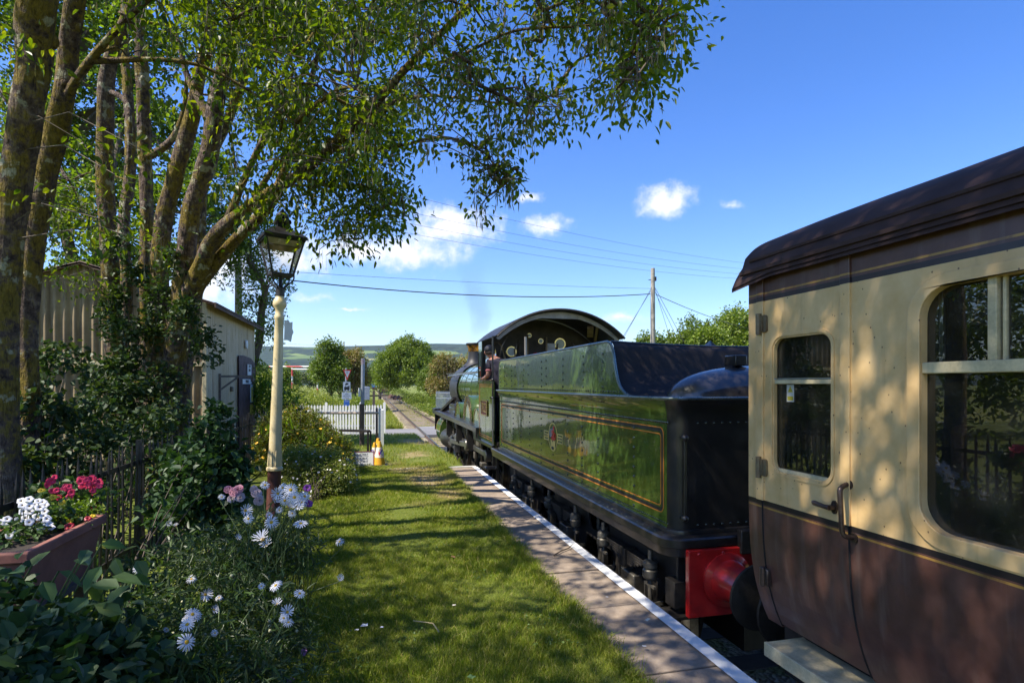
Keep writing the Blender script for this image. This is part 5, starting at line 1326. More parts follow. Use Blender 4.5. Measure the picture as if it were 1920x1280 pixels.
# ---- second tree: a clump of leaning stems in front of the hut
q = P(285, 800, 8.3)
tb = thing('pod_tree', 'many stemmed mossy tree by the hut, one long limb reaching over the lamp', 'tree', (q.x, q.y, 0), 'mossy trees behind the platform railing')
cB = Crown(); b = MB(); tw = MB(); nb = cB.nodes
st = []
st.append(stem(b, [(250, 930, 8.1, 60), (235, 780, 8.1, 46), (215, 640, 8.0, 38), (205, 480, 7.9, 34), (197, 330, 7.8, 34), (200, 150, 7.7, 32), (228, 60, 7.6, 26), (262, -20, 7.5, 22), (320, -150, 7.2, 14), (420, -260, 7, 7)], nb, 5))
st.append(stem(b, [(268, 930, 8.5, 54), (268, 740, 8.5, 38), (274, 600, 8.5, 30), (275, 430, 8.4, 28), (272, 300, 8.4, 27), (268, 170, 8.3, 26), (262, 60, 8.2, 22), (255, -60, 8.1, 17), (270, -250, 8, 8)], nb, 6))
st.append(stem(b, [(300, 930, 8.2, 62), (292, 740, 8.1, 46), (298, 600, 8.0, 40), (302, 450, 7.9, 36), (325, 340, 7.8, 34), (355, 240, 7.7, 32), (370, 160, 7.6, 28), (392, 60, 7.5, 25), (380, -40, 7.4, 22), (372, -180, 7.2, 12)], nb, 7))
st.append(stem(b, [(318, 940, 7.9, 66), (312, 780, 7.8, 52), (332, 640, 7.7, 46), (345, 520, 7.6, 42), (358, 400, 7.5, 38), (392, 290, 7.4, 38), (408, 180, 7.3, 36), (428, 100, 7.2, 34), (450, 20, 7.1, 30), (475, -70, 7, 24), (540, -220, 6.8, 12)], nb, 8))
limb = stem(b, [(290, 800, 8.0, 44), (325, 640, 7.8, 50), (352, 565, 7.6, 46), (378, 500, 7.4, 36), (402, 445, 7.2, 31), (470, 385, 6.8, 26), (560, 328, 6.2, 22), (625, 272, 5.8, 19), (690, 210, 5.4, 17), (760, 130, 5.0, 14), (820, 70, 4.7, 12), (870, 20, 4.5, 10), (960, -60, 4.3, 7)], nb, 9); st.append(limb)
st.append(stem(b, [(352, 560, 7.6, 34), (392, 510, 7.5, 28), (440, 450, 7.4, 24), (505, 385, 7.2, 20), (540, 300, 7.0, 15), (570, 200, 6.8, 11), (600, 90, 6.6, 8), (640, -30, 6.4, 5)], nb, 10))
stem(b, [(400, 250, 7.4, 18), (380, 200, 7.5, 16), (352, 145, 7.6, 11), (330, 60, 7.6, 7)], nb, 11, 8)
stem(b, [(268, 300, 8.4, 14), (320, 265, 8.2, 12), (345, 205, 8.1, 9), (350, 120, 8, 5)], nb, 12, 8)
stem(b, [(200, 170, 7.7, 12), (235, 190, 7.6, 10), (243, 240, 7.5, 9), (240, 330, 7.5, 7)], nb, 12, 8)
stem(b, [(470, 385, 6.8, 12), (530, 300, 6.5, 9), (630, 281, 6.1, 8), (730, 277, 5.6, 7), (830, 258, 5.1, 6), (905, 285, 4.7, 4), (930, 320, 4.5, 3)], nb, 13, 8)
stem(b, [(690, 210, 5.4, 8), (660, 110, 5.3, 6), (700, 40, 5.2, 4), (790, -30, 5, 3)], nb, 14, 6)
stem(b, [(760, 130, 5.0, 7), (850, 110, 4.6, 6), (960, 60, 4.2, 5), (1080, 50, 3.9, 4), (1200, 40, 3.6, 3)], nb, 15, 6)
stem(b, [(690, 210, 5.4, 7), (790, 180, 5.0, 6), (900, 190, 4.6, 4), (1000, 200, 4.3, 3)], nb, 15, 6)
stem(b, [(560, 328, 6.2, 10), (620, 350, 6.2, 8), (690, 350, 6.1, 6), (740, 385, 6.0, 3)], nb, 16, 6)
st.append(stem(b, [(240, 900, 8.4, 40), (225, 700, 8.4, 28), (238, 560, 8.4, 24), (232, 420, 8.5, 22), (246, 300, 8.6, 20), (240, 180, 8.6, 17), (232, 60, 8.6, 13), (236, -80, 8.6, 8)], nb, 31))
st.append(stem(b, [(330, 880, 8.0, 40), (350, 660, 8.0, 30), (372, 520, 8.0, 26), (376, 420, 8.0, 22), (384, 320, 8.0, 20), (430, 220, 7.9, 17), (470, 110, 7.8, 13), (520, 0, 7.7, 9), (560, -120, 7.6, 5)], nb, 32))
st.append(stem(b, [(372, 520, 7.6, 20), (420, 430, 7.4, 17), (452, 350, 7.2, 14), (500, 250, 7.0, 11), (560, 150, 6.8, 8), (640, 60, 6.6, 5)], nb, 33))
for i, s in enumerate(st): knots(b, s, 6, 20 + i)
cB.region([(470, -60), (800, -60), (775, 60), (765, 200), (735, 300), (745, 340), (764, 425), (690, 435), (640, 475), (585, 500), (548, 430), (480, 410)], 430, 5.4, 7.5, .30, .070, 26, 8.3, 21, -.16)
cB.region([(-60, -60), (520, -60), (500, 420), (330, 455), (150, 470), (-60, 520)], 420, 8.6, 10.2, .36, .062, 24, 10.8, 27, -.14)
cB.region([(300, -60), (560, -60), (560, 360), (470, 400), (330, 400)], 260, 5.6, 7.4, .28, .074, 24, None, 28, -.12)
cB.region([(430, 300), (740, 300), (764, 425), (690, 435), (640, 475), (585, 500), (548, 430), (470, 400)], 60, 5.6, 6.6, .28, .068, 24, None, 25)
cB.region([(130, 330), (420, 330), (400, 540), (180, 560), (90, 520)], 60, 6.9, 8.2, .26, .066, 22, None, 41)
cB.region(R2, 230, 3.7, 5.0, .25, .056, 20, None, 22, -.14)
cB.region(R3, 34, 4.3, 4.7, .14, .055, 14, None, 23)
cB.region([(130, -60), (700, -60), (560, 330), (300, 420), (60, 430)], 150, 7.4, 8.8, .34, .06, 22, 9.6, 24)
cB.grow(tb, b, tw, 7, .4)
b.build('trunk', M_bark, tb, smooth=70); o = tw.build('twigs', M_twig, tb, smooth=0, fix=False); o['kind'] = 'stuff'

# ---- trees behind the hut
LM['hut'] = leafmat('willow_leaf', [(.06, .11, .014), (.09, .15, .02), (.13, .19, .03), (.05, .09, .014)], .5, .45, (1.6, 1.7, .45))
def leafy(name, label, lobpx, n, L, W, mat, base, group=None, trunkpx=None):
    x, y = at(*base); t = thing(name, label, 'tree', (x, y, -.5), group); lv = Leaves(); lob = []
    for px, py, d, rx, rz in lobpx: q = P(px, py, d); lob.append(((q.x, q.y, q.z), (rx * d / FPX, rx * d / FPX * 1.1, rz * d / FPX)))
    crown(lv, lob, n, L, W); lv.build('crown', LM[mat], t)
    b = MB(); b.tube([(x, y, -.6)] + [Vector(c) for c, r in lob], list(np.linspace(.16, .03, len(lob) + 1)), 8, wob=.2)
    for c, r in lob:
        for k in range(4): b.tube([Vector(c), Vector(c) + Vector((random.uniform(-1, 1) * r[0], random.uniform(-1, 1) * r[1], random.uniform(-.3, .8) * r[2]))], [.03, .008], 5)
    b.build('trunk', M_bark_far, t)
leafy('drooping_tree', 'narrow drooping tree with bright leaves rising between hut and lamp post', [(470, 690, 18, 26, 30), (486, 640, 18, 40, 40), (490, 590, 18, 44, 45), (498, 540, 17.6, 46, 45), (468, 490, 17.2, 34, 40), (470, 450, 17.4, 60, 60), (430, 500, 17.6, 55, 70), (440, 430, 17.6, 70, 60)], 11000, .10, .045, 'hut', (472, 18.2))
leafy('hazel_tree', 'tall bright leafed tree filling the gaps at the upper left behind the hut', [(40, 100, 17, 110, 80), (170, 60, 17, 110, 80), (60, 250, 17, 110, 80), (200, 200, 17, 110, 80), (20, 380, 16.5, 90, 70), (290, 260, 16.6, 80, 70), (130, 330, 16.5, 110, 80), (380, 330, 16.2, 60, 60), (-40, 0, 17, 110, 90), (90, -60, 17, 110, 80), (260, 90, 16.8, 80, 70), (170, 520, 15, 60, 40), (250, 470, 15, 70, 45), (320, 500, 15, 60, 45), (120, 430, 15.4, 80, 60), (220, 380, 15.6, 90, 60), (340, 400, 15.6, 80, 70)], 42000, .12, .08, 'hut', (230, 15.4))
# ================================================================== corrugated hut
HX, HY0, HY1 = -2.85, 11.1, 15.35
hut = thing('corrugated_hut', 'weathered cream corrugated iron hut with dark brown door behind the trees', 'hut', (-4.6, 13.2, 0))
def hutmat(name, lo, hi, stain):
    g = N(name); c = g.coord(); n1 = g.noise(c, 1.4, 5, .65); n2 = g.noise(g.mapping(c, (9, 9, .6)), 1, 4, .65); n3 = g.noise(c, 22, 4, .7)
    col = g.ramp(n1, [(.3, lo), (.7, hi)])
    col = g.mix(g.smooth(n2, .48, .70, 0, .65), col, stain)
    col = g.mix(g.smooth(n3, .60, .72, 0, .7), col, (.16, .09, .045))
    return g.surf(g.princ(col, .65, 0, g.bump(n3, .15, .004)))
M_hut = hutmat('hut_cream_paint', (.50, .39, .23), (.64, .53, .36), (.30, .20, .10)); M_hutend = hutmat('hut_dirt_and_shade_paint', (.13, .09, .055), (.33, .25, .14), (.06, .038, .026))  # end-wall colours darkened for dirt, rust and the shade of eaves and trees
M_hutroof = simple('rusty_roof', (.07, .045, .035), .8, .1, var=.4, col2=(.16, .10, .07))
def corr(mb, a, b_, zb, zt, amp=.018, pitch=.105, nrm_=(0, 0, 1), step=8):
    """corrugated sheet from a to b (plan), zt(u) top height"""
    a, b_ = Vector((*a, 0)), Vector((*b_, 0)); L = (b_ - a).length; n = int(L / pitch * step); N_ = Vector((*nrm_[:2], 0))
    lo_r, hi_r = [], []
    for i in range(n + 1):
        u = L * i / n; p = a.lerp(b_, i / n) + N_ * amp * math.sin(2 * math.pi * u / pitch)
        lo_r.append(Vector((p.x, p.y, zb))); hi_r.append(Vector((p.x, p.y, zt(u / L))))
    mb.loft([lo_r, hi_r], closed=False, cap=False)
b = MB(); corr(b, (HX, HY0), (HX, HY1), -.1, lambda u: 3.07, .030, .15, nrm_=(1, 0)); b.build('front_wall', M_hut, hut, smooth=60, fix=False)
zt = lambda u: 3.07 + .55 * min(u, 1 - u) * 2
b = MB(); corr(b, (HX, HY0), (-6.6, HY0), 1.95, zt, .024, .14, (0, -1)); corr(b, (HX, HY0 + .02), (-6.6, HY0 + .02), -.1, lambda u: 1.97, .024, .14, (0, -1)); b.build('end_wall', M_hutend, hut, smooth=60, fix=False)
b = MB(); b.box((-4.7, HY0 - .04, 1.95), (3.7, .03, .07)); b.build('wall_batten', M_creamwood, hut, bevel=.005)
b = MB(); corr(b, (-6.6, HY0), (-6.6, HY1), -.1, lambda u: 3.07, nrm_=(-1, 0)); corr(b, (HX, HY1), (-6.6, HY1), -.1, zt, .024, .14, (0, 1)); b.build('rear_wall', M_hut, hut, smooth=60, fix=False)
b = MB()
for s in (1, -1):
    xe, xr = (HX + .22, -4.725) if s == 1 else (-6.82, -4.725)
    ys = np.linspace(HY0 - .12, HY1 + .2, 170); 
    b.loft([[Vector((xe, y, 3.07 - .05 + .012 * math.sin(y * 60))) for y in ys], [Vector((xr, y, 3.66 + .012 * math.sin(y * 60))) for y in ys]], closed=False, cap=False)
    b.loft([[Vector((xe, y, 2.99 + .012 * math.sin(y * 60))) for y in ys], [Vector((xr, y, 3.62 + .012 * math.sin(y * 60))) for y in ys]], closed=False, cap=False)
b.box((HX + .20, (HY0 + HY1) / 2, 2.99), (.03, HY1 - HY0 + .3, .09)); b.build('roof', M_hutroof, hut, smooth=60, fix=False)
b = MB(); b.box((HX + .0, HY0 - .0, 1.5), (.07, .07, 3.1)); b.box((HX, HY1, 1.5), (.06, .06, 3.1)); b.build('corner_post', M_creamwood, hut, bevel=.006)
M_hdoor = simple('dark_brown_boards', (.038, .020, .026), .7, var=.5, scale=6, bump=.4, bscale=18, col2=(.11, .062, .07))
b = MB(); b.plate([(13.5, -.05), (15.2, -.05), (15.2, 2.13), (14.8, 2.22), (14.0, 2.25), (13.5, 2.22)], [], .03, lambda u, v, w: Vector((HX + .03 + w, u, v)))
for k in range(12): b.box((HX + .062, 13.55 + k * .145, 1.05), (.012, .132, 2.15))
hd = b.build('door', M_hdoor, hut, smooth=0, bevel=.003)
RIGHTF = ((0, 1, 0), (0, 0, 1))
M_white = simple('white_board', (.72, .72, .70), .6, var=.08); M_ink = simple('black_lettering', (.02, .02, .022), .6, bump=0); M_poster = simple('poster_yellow', (.60, .50, .06), .6, var=.25, scale=14); M_posterb = simple('poster_pale', (.55, .60, .62), .6, var=.2, scale=14)
def board(name, y, z, w, h, mat, parent): return MB().box((HX + .085, y, z), (.015, w, h)).build(name, mat, parent, smooth=0)
nb_ = board('notice', 14.45, 1.93, .40, .26, M_white, hd); text('lettering', 'STAFF\nONLY', .09, (HX + .095, 14.45, 1.97), RIGHTF, M_ink, nb_)
nb_ = board('name_board', 14.2, 1.66, .95, .11, M_white, hd); text('lettering', 'PRIVATE', .10, (HX + .095, 14.2, 1.66), RIGHTF, M_ink, nb_)
nb_ = board('poster', 14.72, 1.38, .3, .42, M_posterb, hd); board('poster_band', 14.72, 1.36, .16, .34, M_poster, nb_).location.x = .004
board('poster', 14.72, 1.0, .3, .24, M_poster, hd)
b = MB(); b.bar((HX + .02, 11.95, 1.75), (HX + .55, 12.3, 1.76), .04, .04); b.bar((HX + .03, 11.97, 1.48), (HX + .32, 12.15, 1.74), .03); b.bar((HX + .04, 11.93, 0), (HX + .04, 11.93, 1.8), .05, .05); b.box((HX + .55, 12.3, 1.70), (.05, .05, .10))
b.build('sign_bracket', simple('weathered_timber', (.16, .13, .11), .8, var=.35, scale=14), hut)
b = MB(); b.lathe((HX + .04, 14.3, 2.52), [(.10, 0), (.10, .03), (0, .05)], 20, axis='X'); b.build('round_plate', M_white, hut, smooth=40)
b = MB(); b.box((HX + .05, 12.9, 1.5), (.06, .10, .10)); b.build('switch_box', M_grease, hut, bevel=.01)

# ================================================================== railings
M_iron = simple('black_iron', (.018, .017, .018), .5, .3, var=.4, scale=12, bump=.2, col2=(.05, .045, .042))
def picket_mesh(h):
    m = MB(); m.box((0, 0, h / 2 - .06), (.012, .026, h - .1)); m.add([(-.006, -.013, h - .11), (.006, -.013, h - .11), (.006, .013, h - .11), (-.006, .013, h - .11), (0, 0, h)], [(0, 1, 4), (1, 2, 4), (2, 3, 4), (3, 0, 4)]); return m
def railing(name, label, p0, p1, h, n, cat='railing'):
    p0, p1 = Vector(p0), Vector(p1); t = thing(name, label, cat, p0)
    b = MB()
    for z in (.18, h - .20): b.bar(p0 + Vector((0, 0, z)), p1 + Vector((0, 0, z)), .012, .04)
    b.build('rail', M_iron, t)
    pk = picket_mesh(h); ang = math.atan2(p1.y - p0.y, p1.x - p0.x) - math.pi / 2
    me0 = None
    for i in range(n):
        q = p0.lerp(p1, i / (n - 1))
        if me0 is None:
            o = pk.build('picket', M_iron, None, smooth=0); me0 = o.data; o.parent = t
        else:
            o = bpy.data.objects.new('picket', me0); COL.objects.link(o); o.parent = t
        o.location = q - p0; o.rotation_euler = (random.uniform(-.02, .02), random.uniform(-.03, .03), ang)
    for i in range(0, n, 22):
        q = p0.lerp(p1, i / (n - 1)); MB().box(q + Vector((0, 0, h / 2)), (.04, .04, h)).build('post', M_iron, t)
    return t
railing('iron_railing', 'long black spiked iron railing between the flower bed and the trees', (-2.0, .9, 0), (-2.05, 11.0, 0), 1.10, 92)
railing('iron_railing', 'short black iron railing past the hut beside the yellow flowers', (-2.86, 15.42, 0), (-3.3, 20, -.25), 1.06, 34)
b = MB(); b.box((-2.80, 15.9, .62), (.02, .32, .45)); b.box((-2.785, 15.9, .52), (.006, .28, .2), 1); tag(b.build('notice_poster', [M_white, M_poster], smooth=0), 'small white and yellow poster fixed to the short railing', 'poster')

# ================================================================== platform lamp
lx, ly = -1.10, 7.07
M_lcream = simple('lamp_cream_paint', (.60, .47, .24), .45, var=.12, scale=5, coat=.3, col2=(.70, .58, .34)); M_lbrown = simple('lamp_brown_paint', (.085, .028, .022), .5, var=.3, coat=.2)
lp = thing('platform_lamp', 'cream and brown post with an old glazed black lantern on top', 'lamp post', (lx, ly, 0))
def lathe(prof, name, m, par, n=28, c=(lx, ly, 0), sm=40):
    b = MB(); b.lathe(c, prof, n); return b.build(name, m, par, smooth=sm)
lathe([(.095, -.05), (.095, .02), (.078, .05), (.074, .60)], 'base', M_lbrown, lp)
b = MB(); b.lathe((lx, ly, 0), [(.074, .60), (.090, .605), (.092, .625), (.086, .64), (.074, .65), (.071, .80), (.067, 1.0), (.058, 1.6), (.050, 2.15), (.046, 2.34), (.056, 2.36), (.056, 2.39), (.046, 2.41), (.047, 2.47), (.070, 2.50), (.078, 2.53), (.070, 2.57), (.050, 2.60), (.046, 2.625)], 28)
for k in range(10):
    a = 2 * math.pi * k / 10; b.tube([(lx + .074 * math.cos(a), ly + .074 * math.sin(a), .66), (lx + .069 * math.cos(a), ly + .069 * math.sin(a), .83)], [.010, .006], 6)
b.build('column', M_lcream, lp, smooth=40)
b = MB(); b.lathe((lx, ly, 0), [(.05, 2.62), (.05, 2.72), (.035, 2.73), (.02, 2.75), (.018, 2.86)], 20)
for k in range(4):
    a = math.pi / 4 + math.pi / 2 * k + .35; ca, sa = math.cos(a), math.sin(a)
    pts = [(.04, 2.70), (.07, 2.735), (.13, 2.775), (.165, 2.81), (.17, 2.85), (.15, 2.875), (.12, 2.872), (.11, 2.85)]
    b.tube([Vector((lx + ca * p[0], ly + sa * p[0], p[1])) for p in smooth_path(pts, 3)], .009, 7)
b.build('bracket', M_iron, lp)
def sq(h, z, rot=.35 + math.pi / 4): return [Vector((lx + h * 1.414 * math.cos(rot + math.pi / 2 * k), ly + h * 1.414 * math.sin(rot + math.pi / 2 * k), z)) for k in range(4)]
lan = MB(); z0, z1, h0, h1 = 2.87, 3.26, .115, .205
lan.loft([sq(h0 + .012, z0 - .015), sq(h0 + .012, z0 + .005)]); A0, A1 = sq(h0, z0), sq(h1, z1)
for k in range(4): lan.bar(A0[k], A1[k], .020); lan.bar(A1[k], A1[(k + 1) % 4], .024); lan.bar(A0[k], A0[(k + 1) % 4], .018)
lt = lan.build('lantern_frame', M_iron, lp, smooth=0)
Mlg = glassmat('lantern_glass', (.97, .98, .98), .10, 0, .05)
for k in range(4):
    k2 = (k + 1) % 4; MB().add([A0[k], A0[k2], A1[k2], A1[k]], [(0, 1, 2, 3)]).build('pane', Mlg, lt, smooth=0, fix=False)
b = MB(); b.loft([sq(h1 + .025, z1 + .005), sq(h1 + .03, z1 + .035), sq(h1 - .02, z1 + .075), sq(.10, z1 + .13), sq(.065, z1 + .15), sq(.06, z1 + .2), sq(.085, z1 + .205), sq(.08, z1 + .24), sq(.05, z1 + .265)])
b.lathe((lx, ly, 0), [(.05, z1 + .26), (.075, z1 + .275), (.07, z1 + .31), (.03, z1 + .345), (.012, z1 + .37), (.0, z1 + .385)], 18); b.build('lantern_roof', M_black, lp, smooth=30)
b = MB(); b.loft([sq(h1 - .015, z1 - .005), sq(h1 - .03, z1 - .075)], cap=False); b.add(sq(h1 - .01, z1), [(0, 1, 2, 3)]); b.build('reflector', M_lcream, lp, smooth=0)
b = MB(); b.tube([(lx, ly, z0), (lx, ly, z0 + .1), (lx + .03, ly, z0 + .13), (lx + .05, ly, z0 + .1)], .006, 6); b.build('burner', M_brass, lp)
b = MB(); b.plate([(.06, 2.12), (.06, 2.34), (.10, 2.36), (.12, 2.33), (.15, 2.34), (.15, 2.26), (.165, 2.22), (.15, 2.18), (.14, 2.10), (.10, 2.12)], [], .012, lambda u, v, w: Vector((lx + u * .9, ly + u * .5 + w, v))); b.build('sign_plate', M_white, lp, smooth=0)
lp.rotation_euler = (0, R(1.7), 0)

# ================================================================== poles and wires
M_pole = simple('pole_timber', (.21, .19, .165), .85, var=.3, scale=5, col2=(.36, .33, .29))
rx, ry = at(1224, 30); zt_ = top(503, 30)
tp = thing('telegraph_pole', 'tall wooden telegraph pole with stay wires standing behind the tender', 'telegraph pole', (rx, ry, GZ), 'telegraph poles')
b = MB(); b.tube([(rx, ry, GZ), (rx, ry, zt_)], [.16, .105], 12); b.build('pole', M_pole, tp)
b = MB(); b.box((rx + .13, ry, zt_ - .55), (.12, .1, .22)); b.tube([(rx - .05, ry, zt_ - .6), (rx - .25, ry, zt_ - .62)], .02, 6); b.build('bracket', M_iron, tp)
M_wire = simple('wire', (.03, .03, .035), .6, bump=0)
def stay(px, py, d, z): 
    e = P(px, py, d); b = MB(); b.tube([(rx, ry, z), e], .012, 4, cap=False); b.build('stay_wire', M_wire, tp)
stay(1152, 665, 28, zt_ - .9); stay(1146, 668, 31, zt_ - 1.0); stay(1260, 645, 31, zt_ - .7); stay(1282, 640, 29, zt_ - .8); stay(1275, 645, 33, zt_ - 1.0)
qx, qy = at(447, 20); zl = top(490, 20)
tq = thing('telegraph_pole', 'grey wooden pole rising behind the hut, its head lost in the leaves', 'telegraph pole', (qx, qy, -.5), 'telegraph poles')
MB().tube([(qx, qy, -.6), (qx, qy, zl)], [.15, .11], 12).build('pole', M_pole, tq)
def wire(name, a, b_, sag, r, label, cat='cable', group=None):
    a, b_ = Vector(a), Vector(b_); pts = []
    for i in range(41):
        t = i / 40; p = a.lerp(b_, t); p.z -= sag * 4 * t * (1 - t); pts.append(p)
    return tag(MB().tube(pts, r, 5, cap=False).build(name, M_wire), label, cat, group)
wire('overhead_cable', P(447, 514, 20), P(1219, 551, 30), .42, .022, 'thick black sagging cable between the hut pole and the telegraph pole')
wire('overhead_wire', P(447, 503, 20), P(1220, 541, 30), .10, .007, 'thin straight wire just above the thick cable')
wire('overhead_cable', P(1230, 552, 30), P(1420, 620, 44), .2, .018, 'black cable running down from the telegraph pole to the wood')
for k, (ya, yb) in enumerate([(312, 498), (350, 508), (375, 517), (397, 525)]):
    wire('power_line', P(560, ya, 34), P(1440, yb, 62), .75, .010, ['topmost', 'second', 'third', 'lowest'][k] + ' of the four power lines crossing the sky', 'power line', 'power lines across the sky')
wire('far_wire', P(470, 640, 150), P(860, 652, 150), .5, .03, 'faint far wire above the hills left of the round tree')
fx, fy = at(645, 150); b = MB(); b.tube([(fx, fy, GZ), (fx, fy, top(640, 150))], [.2, .14], 8); tag(b.build('far_pole', M_pole), 'tiny far pole above the reddish tree', 'pole')

# ================================================================== crossing furniture
M_wp = simple('white_picket_paint', (.72, .71, .69), .55, var=.1, scale=5, col2=(.82, .82, .80)); M_galv = simple('galvanised_post', (.30, .33, .39), .45, .5, var=.15); M_brownwood = simple('brown_post_wood', (.10, .075, .06), .85, var=.3)
def gz(x, y): return float(bank_z(np.array([x]), np.array([y]))[0])
fa, fb = Vector((.55, 24.55, -.50)), Vector((-3.6, 25.6, -.52))
pf = thing('picket_fence', 'white picket fence at the level crossing beside the road', 'fence', fa)
b = MB()
for z in (.35, .98): b.bar(fa + Vector((0, .03, z)), fb + Vector((0, .03, z)), .04, .08)
b.build('rail', M_wp, pf)
L = (fb - fa).length; n = 36; me0 = None; an = math.atan2(fb.y - fa.y, fb.x - fa.x)
for i in range(n):
    q = fa.lerp(fb, i / (n - 1)); h = 1.24 if i not in (0, 8, 20) else 1.36
    if me0 is None or h != 1.24:
        m = MB(); w = .036 if h < 1.3 else .055; m.add([(-w, -.012, 0), (w, -.012, 0), (w, -.012, h - .05), (0, -.012, h), (-w, -.012, h - .05), (-w, .012, 0), (w, .012, 0), (w, .012, h - .05), (0, .012, h), (-w, .012, h - .05)], [(0, 1, 2, 3, 4), (9, 8, 7, 6, 5), (0, 5, 6, 1), (1, 6, 7, 2), (2, 7, 8, 3), (3, 8, 9, 4), (4, 9, 5, 0)])
        o = m.build('picket', M_wp, None, smooth=0); o.parent = pf
        if h == 1.24: me0 = o.data
    else:
        o = bpy.data.objects.new('picket', me0); COL.objects.link(o); o.parent = pf
    o.location = q - fa; o.rotation_euler = (0, random.uniform(-.015, .015), an)
def post(name, label, px, d, ytop, w, mat, cat='post', group=None, base=None, h2=None):
    x, y = at(px, d); z0 = gz(x, y) - .05 if base is None else base; z1 = top(ytop, d)
    t = thing(name, label, cat, (x, y, z0), group); b = MB(); b.box((x, y, (z0 + z1) / 2), (w, w, z1 - z0)); b.add([(x - w / 2, y - w / 2, z1), (x + w / 2, y - w / 2, z1), (x + w / 2, y + w / 2, z1), (x - w / 2, y + w / 2, z1), (x, y, z1 + w * .3)], [(0, 1, 4), (1, 2, 4), (2, 3, 4), (3, 0, 4)])
    b.build('post', mat, t, bevel=.004); return t, x, y, z1
t, x, y, z1 = post('gate_post', 'white gate post standing right behind the cones', 717, 16.5, 768, .085, M_wp, 'post', 'white gate posts')
post('gate_post', 'second white post close behind the one at the cones', 712, 17.3, 766, .08, M_wp, 'post', 'white gate posts')
post('short_post', 'short dark wooden post left of the white gate posts', 706.5, 17.8, 765, .07, M_brownwood)
a = P(709, 774, 17.2); e = P(585, 774, 17.4); b = MB(); b.tube([a, e], .035, 8); tag(b.build('barrier_pole', simple('barrier_tan', (.45, .34, .24), .6)), 'tan horizontal barrier pole fixed to the white gate posts', 'barrier pole')
# grey sign post with brown foot
x, y = at(678.5, 17); t = thing('tall_post', 'tall thin grey post with a brown timber foot and small white plate', 'post', (x, y, gz(x, y)))
b = MB(); b.tube([(x, y, gz(x, y)), (x, y, top(757, 17))], .075, 10); b.build('timber_foot', M_brownwood, t)
b = MB(); b.tube([(x + .02, y, top(757, 17)), (x + .035, y, top(672, 17))], .055, 12); b.build('shaft', M_galv, t)
b = MB(); b.box((x - .07, y - .06, top(735, 17)), (.06, .02, .26), rz=.7); b.build('plate', M_white, t, smooth=0)
b = MB(); b.box((x + .03, y - .02, top(678, 17)), (.07, .06, .16)); b.build('red_cap', simple('faded_red', (.42, .16, .14), .7), t)
# black metal frame
q0, q1 = P(690, 850, 13.4), P(640, 850, 13.9); t = thing('metal_frame', 'low black metal frame on the grass behind the notice board', 'frame', (q0.x, q0.y, gz(q0.x, q0.y)))
zt2 = top(808, 13.4); b = MB(); b.bar((q0.x, q0.y, -.15), (q0.x, q0.y, zt2), .05); b.bar((q0.x + .06, q0.y + .1, -.15), (q0.x + .06, q0.y + .1, zt2), .04); b.bar((q1.x, q1.y, -.15), (q1.x, q1.y, zt2 - .02), .05); b.bar((q0.x + .03, q0.y, zt2), (q1.x - .03, q1.y, zt2 - .02), .06); b.build('frame', M_iron, t)
# railway notice
q = P(684, 874, 11.0); t = thing('notice_board', 'white railway notice with red edge leaning on the grass beside the cones', 'notice board', (q.x, q.y, 0))
NB = Matrix.Rotation(R(-10), 3, 'X'); w_, h_ = .62, .29
cx = P(700, 874, 11).x - w_ / 2
def nbv(u, v, w): p = NB @ Vector((u, -w, v)); return Vector((cx, q.y, .0)) + p
b = MB(); b.plate(rrect(-w_ / 2, 0, w_ / 2, h_, .004, 1), [], .018, nbv); b.build('board', M_white, t, smooth=0)
b = MB(); b.plate(rrect(-w_ / 2 - .012, -.006, w_ / 2 + .012, h_ + .012, .004, 1), [rrect(-w_ / 2 + .002, .004, w_ / 2 - .002, h_ - .002, .003, 1)], .022, nbv); b.build('border', simple('dark_red_edge', (.22, .04, .06), .5), t, smooth=0)
b = MB(); b.plate([(-.27, .205), (.22, .205), (.22, .209), (-.27, .209)], [], .0195, nbv); b.build('rule', M_ink, t, smooth=0)
for s, v in (('EXPRESS RAILWAY', .24), ('NOTICE TO THE PUBLIC', .165), ('BEYOND THIS POINT', .105), ('IS A RAILWAY LINE', .045)):
    text('lettering', s, .058, nbv(.26 - (.05 if v > .1 else .0), v, .020), ((1, 0, 0), (0, math.sin(R(10)), math.cos(R(10)))), M_ink, t, .0006, 'RIGHT', .86)
b = MB(); b.bar((cx + .2, q.y + .04, .22), (cx + .2, q.y + .2, 0), .02); b.bar((cx - .2, q.y + .04, .22), (cx - .2, q.y + .2, 0), .02); b.build('strut', M_brownwood, t)
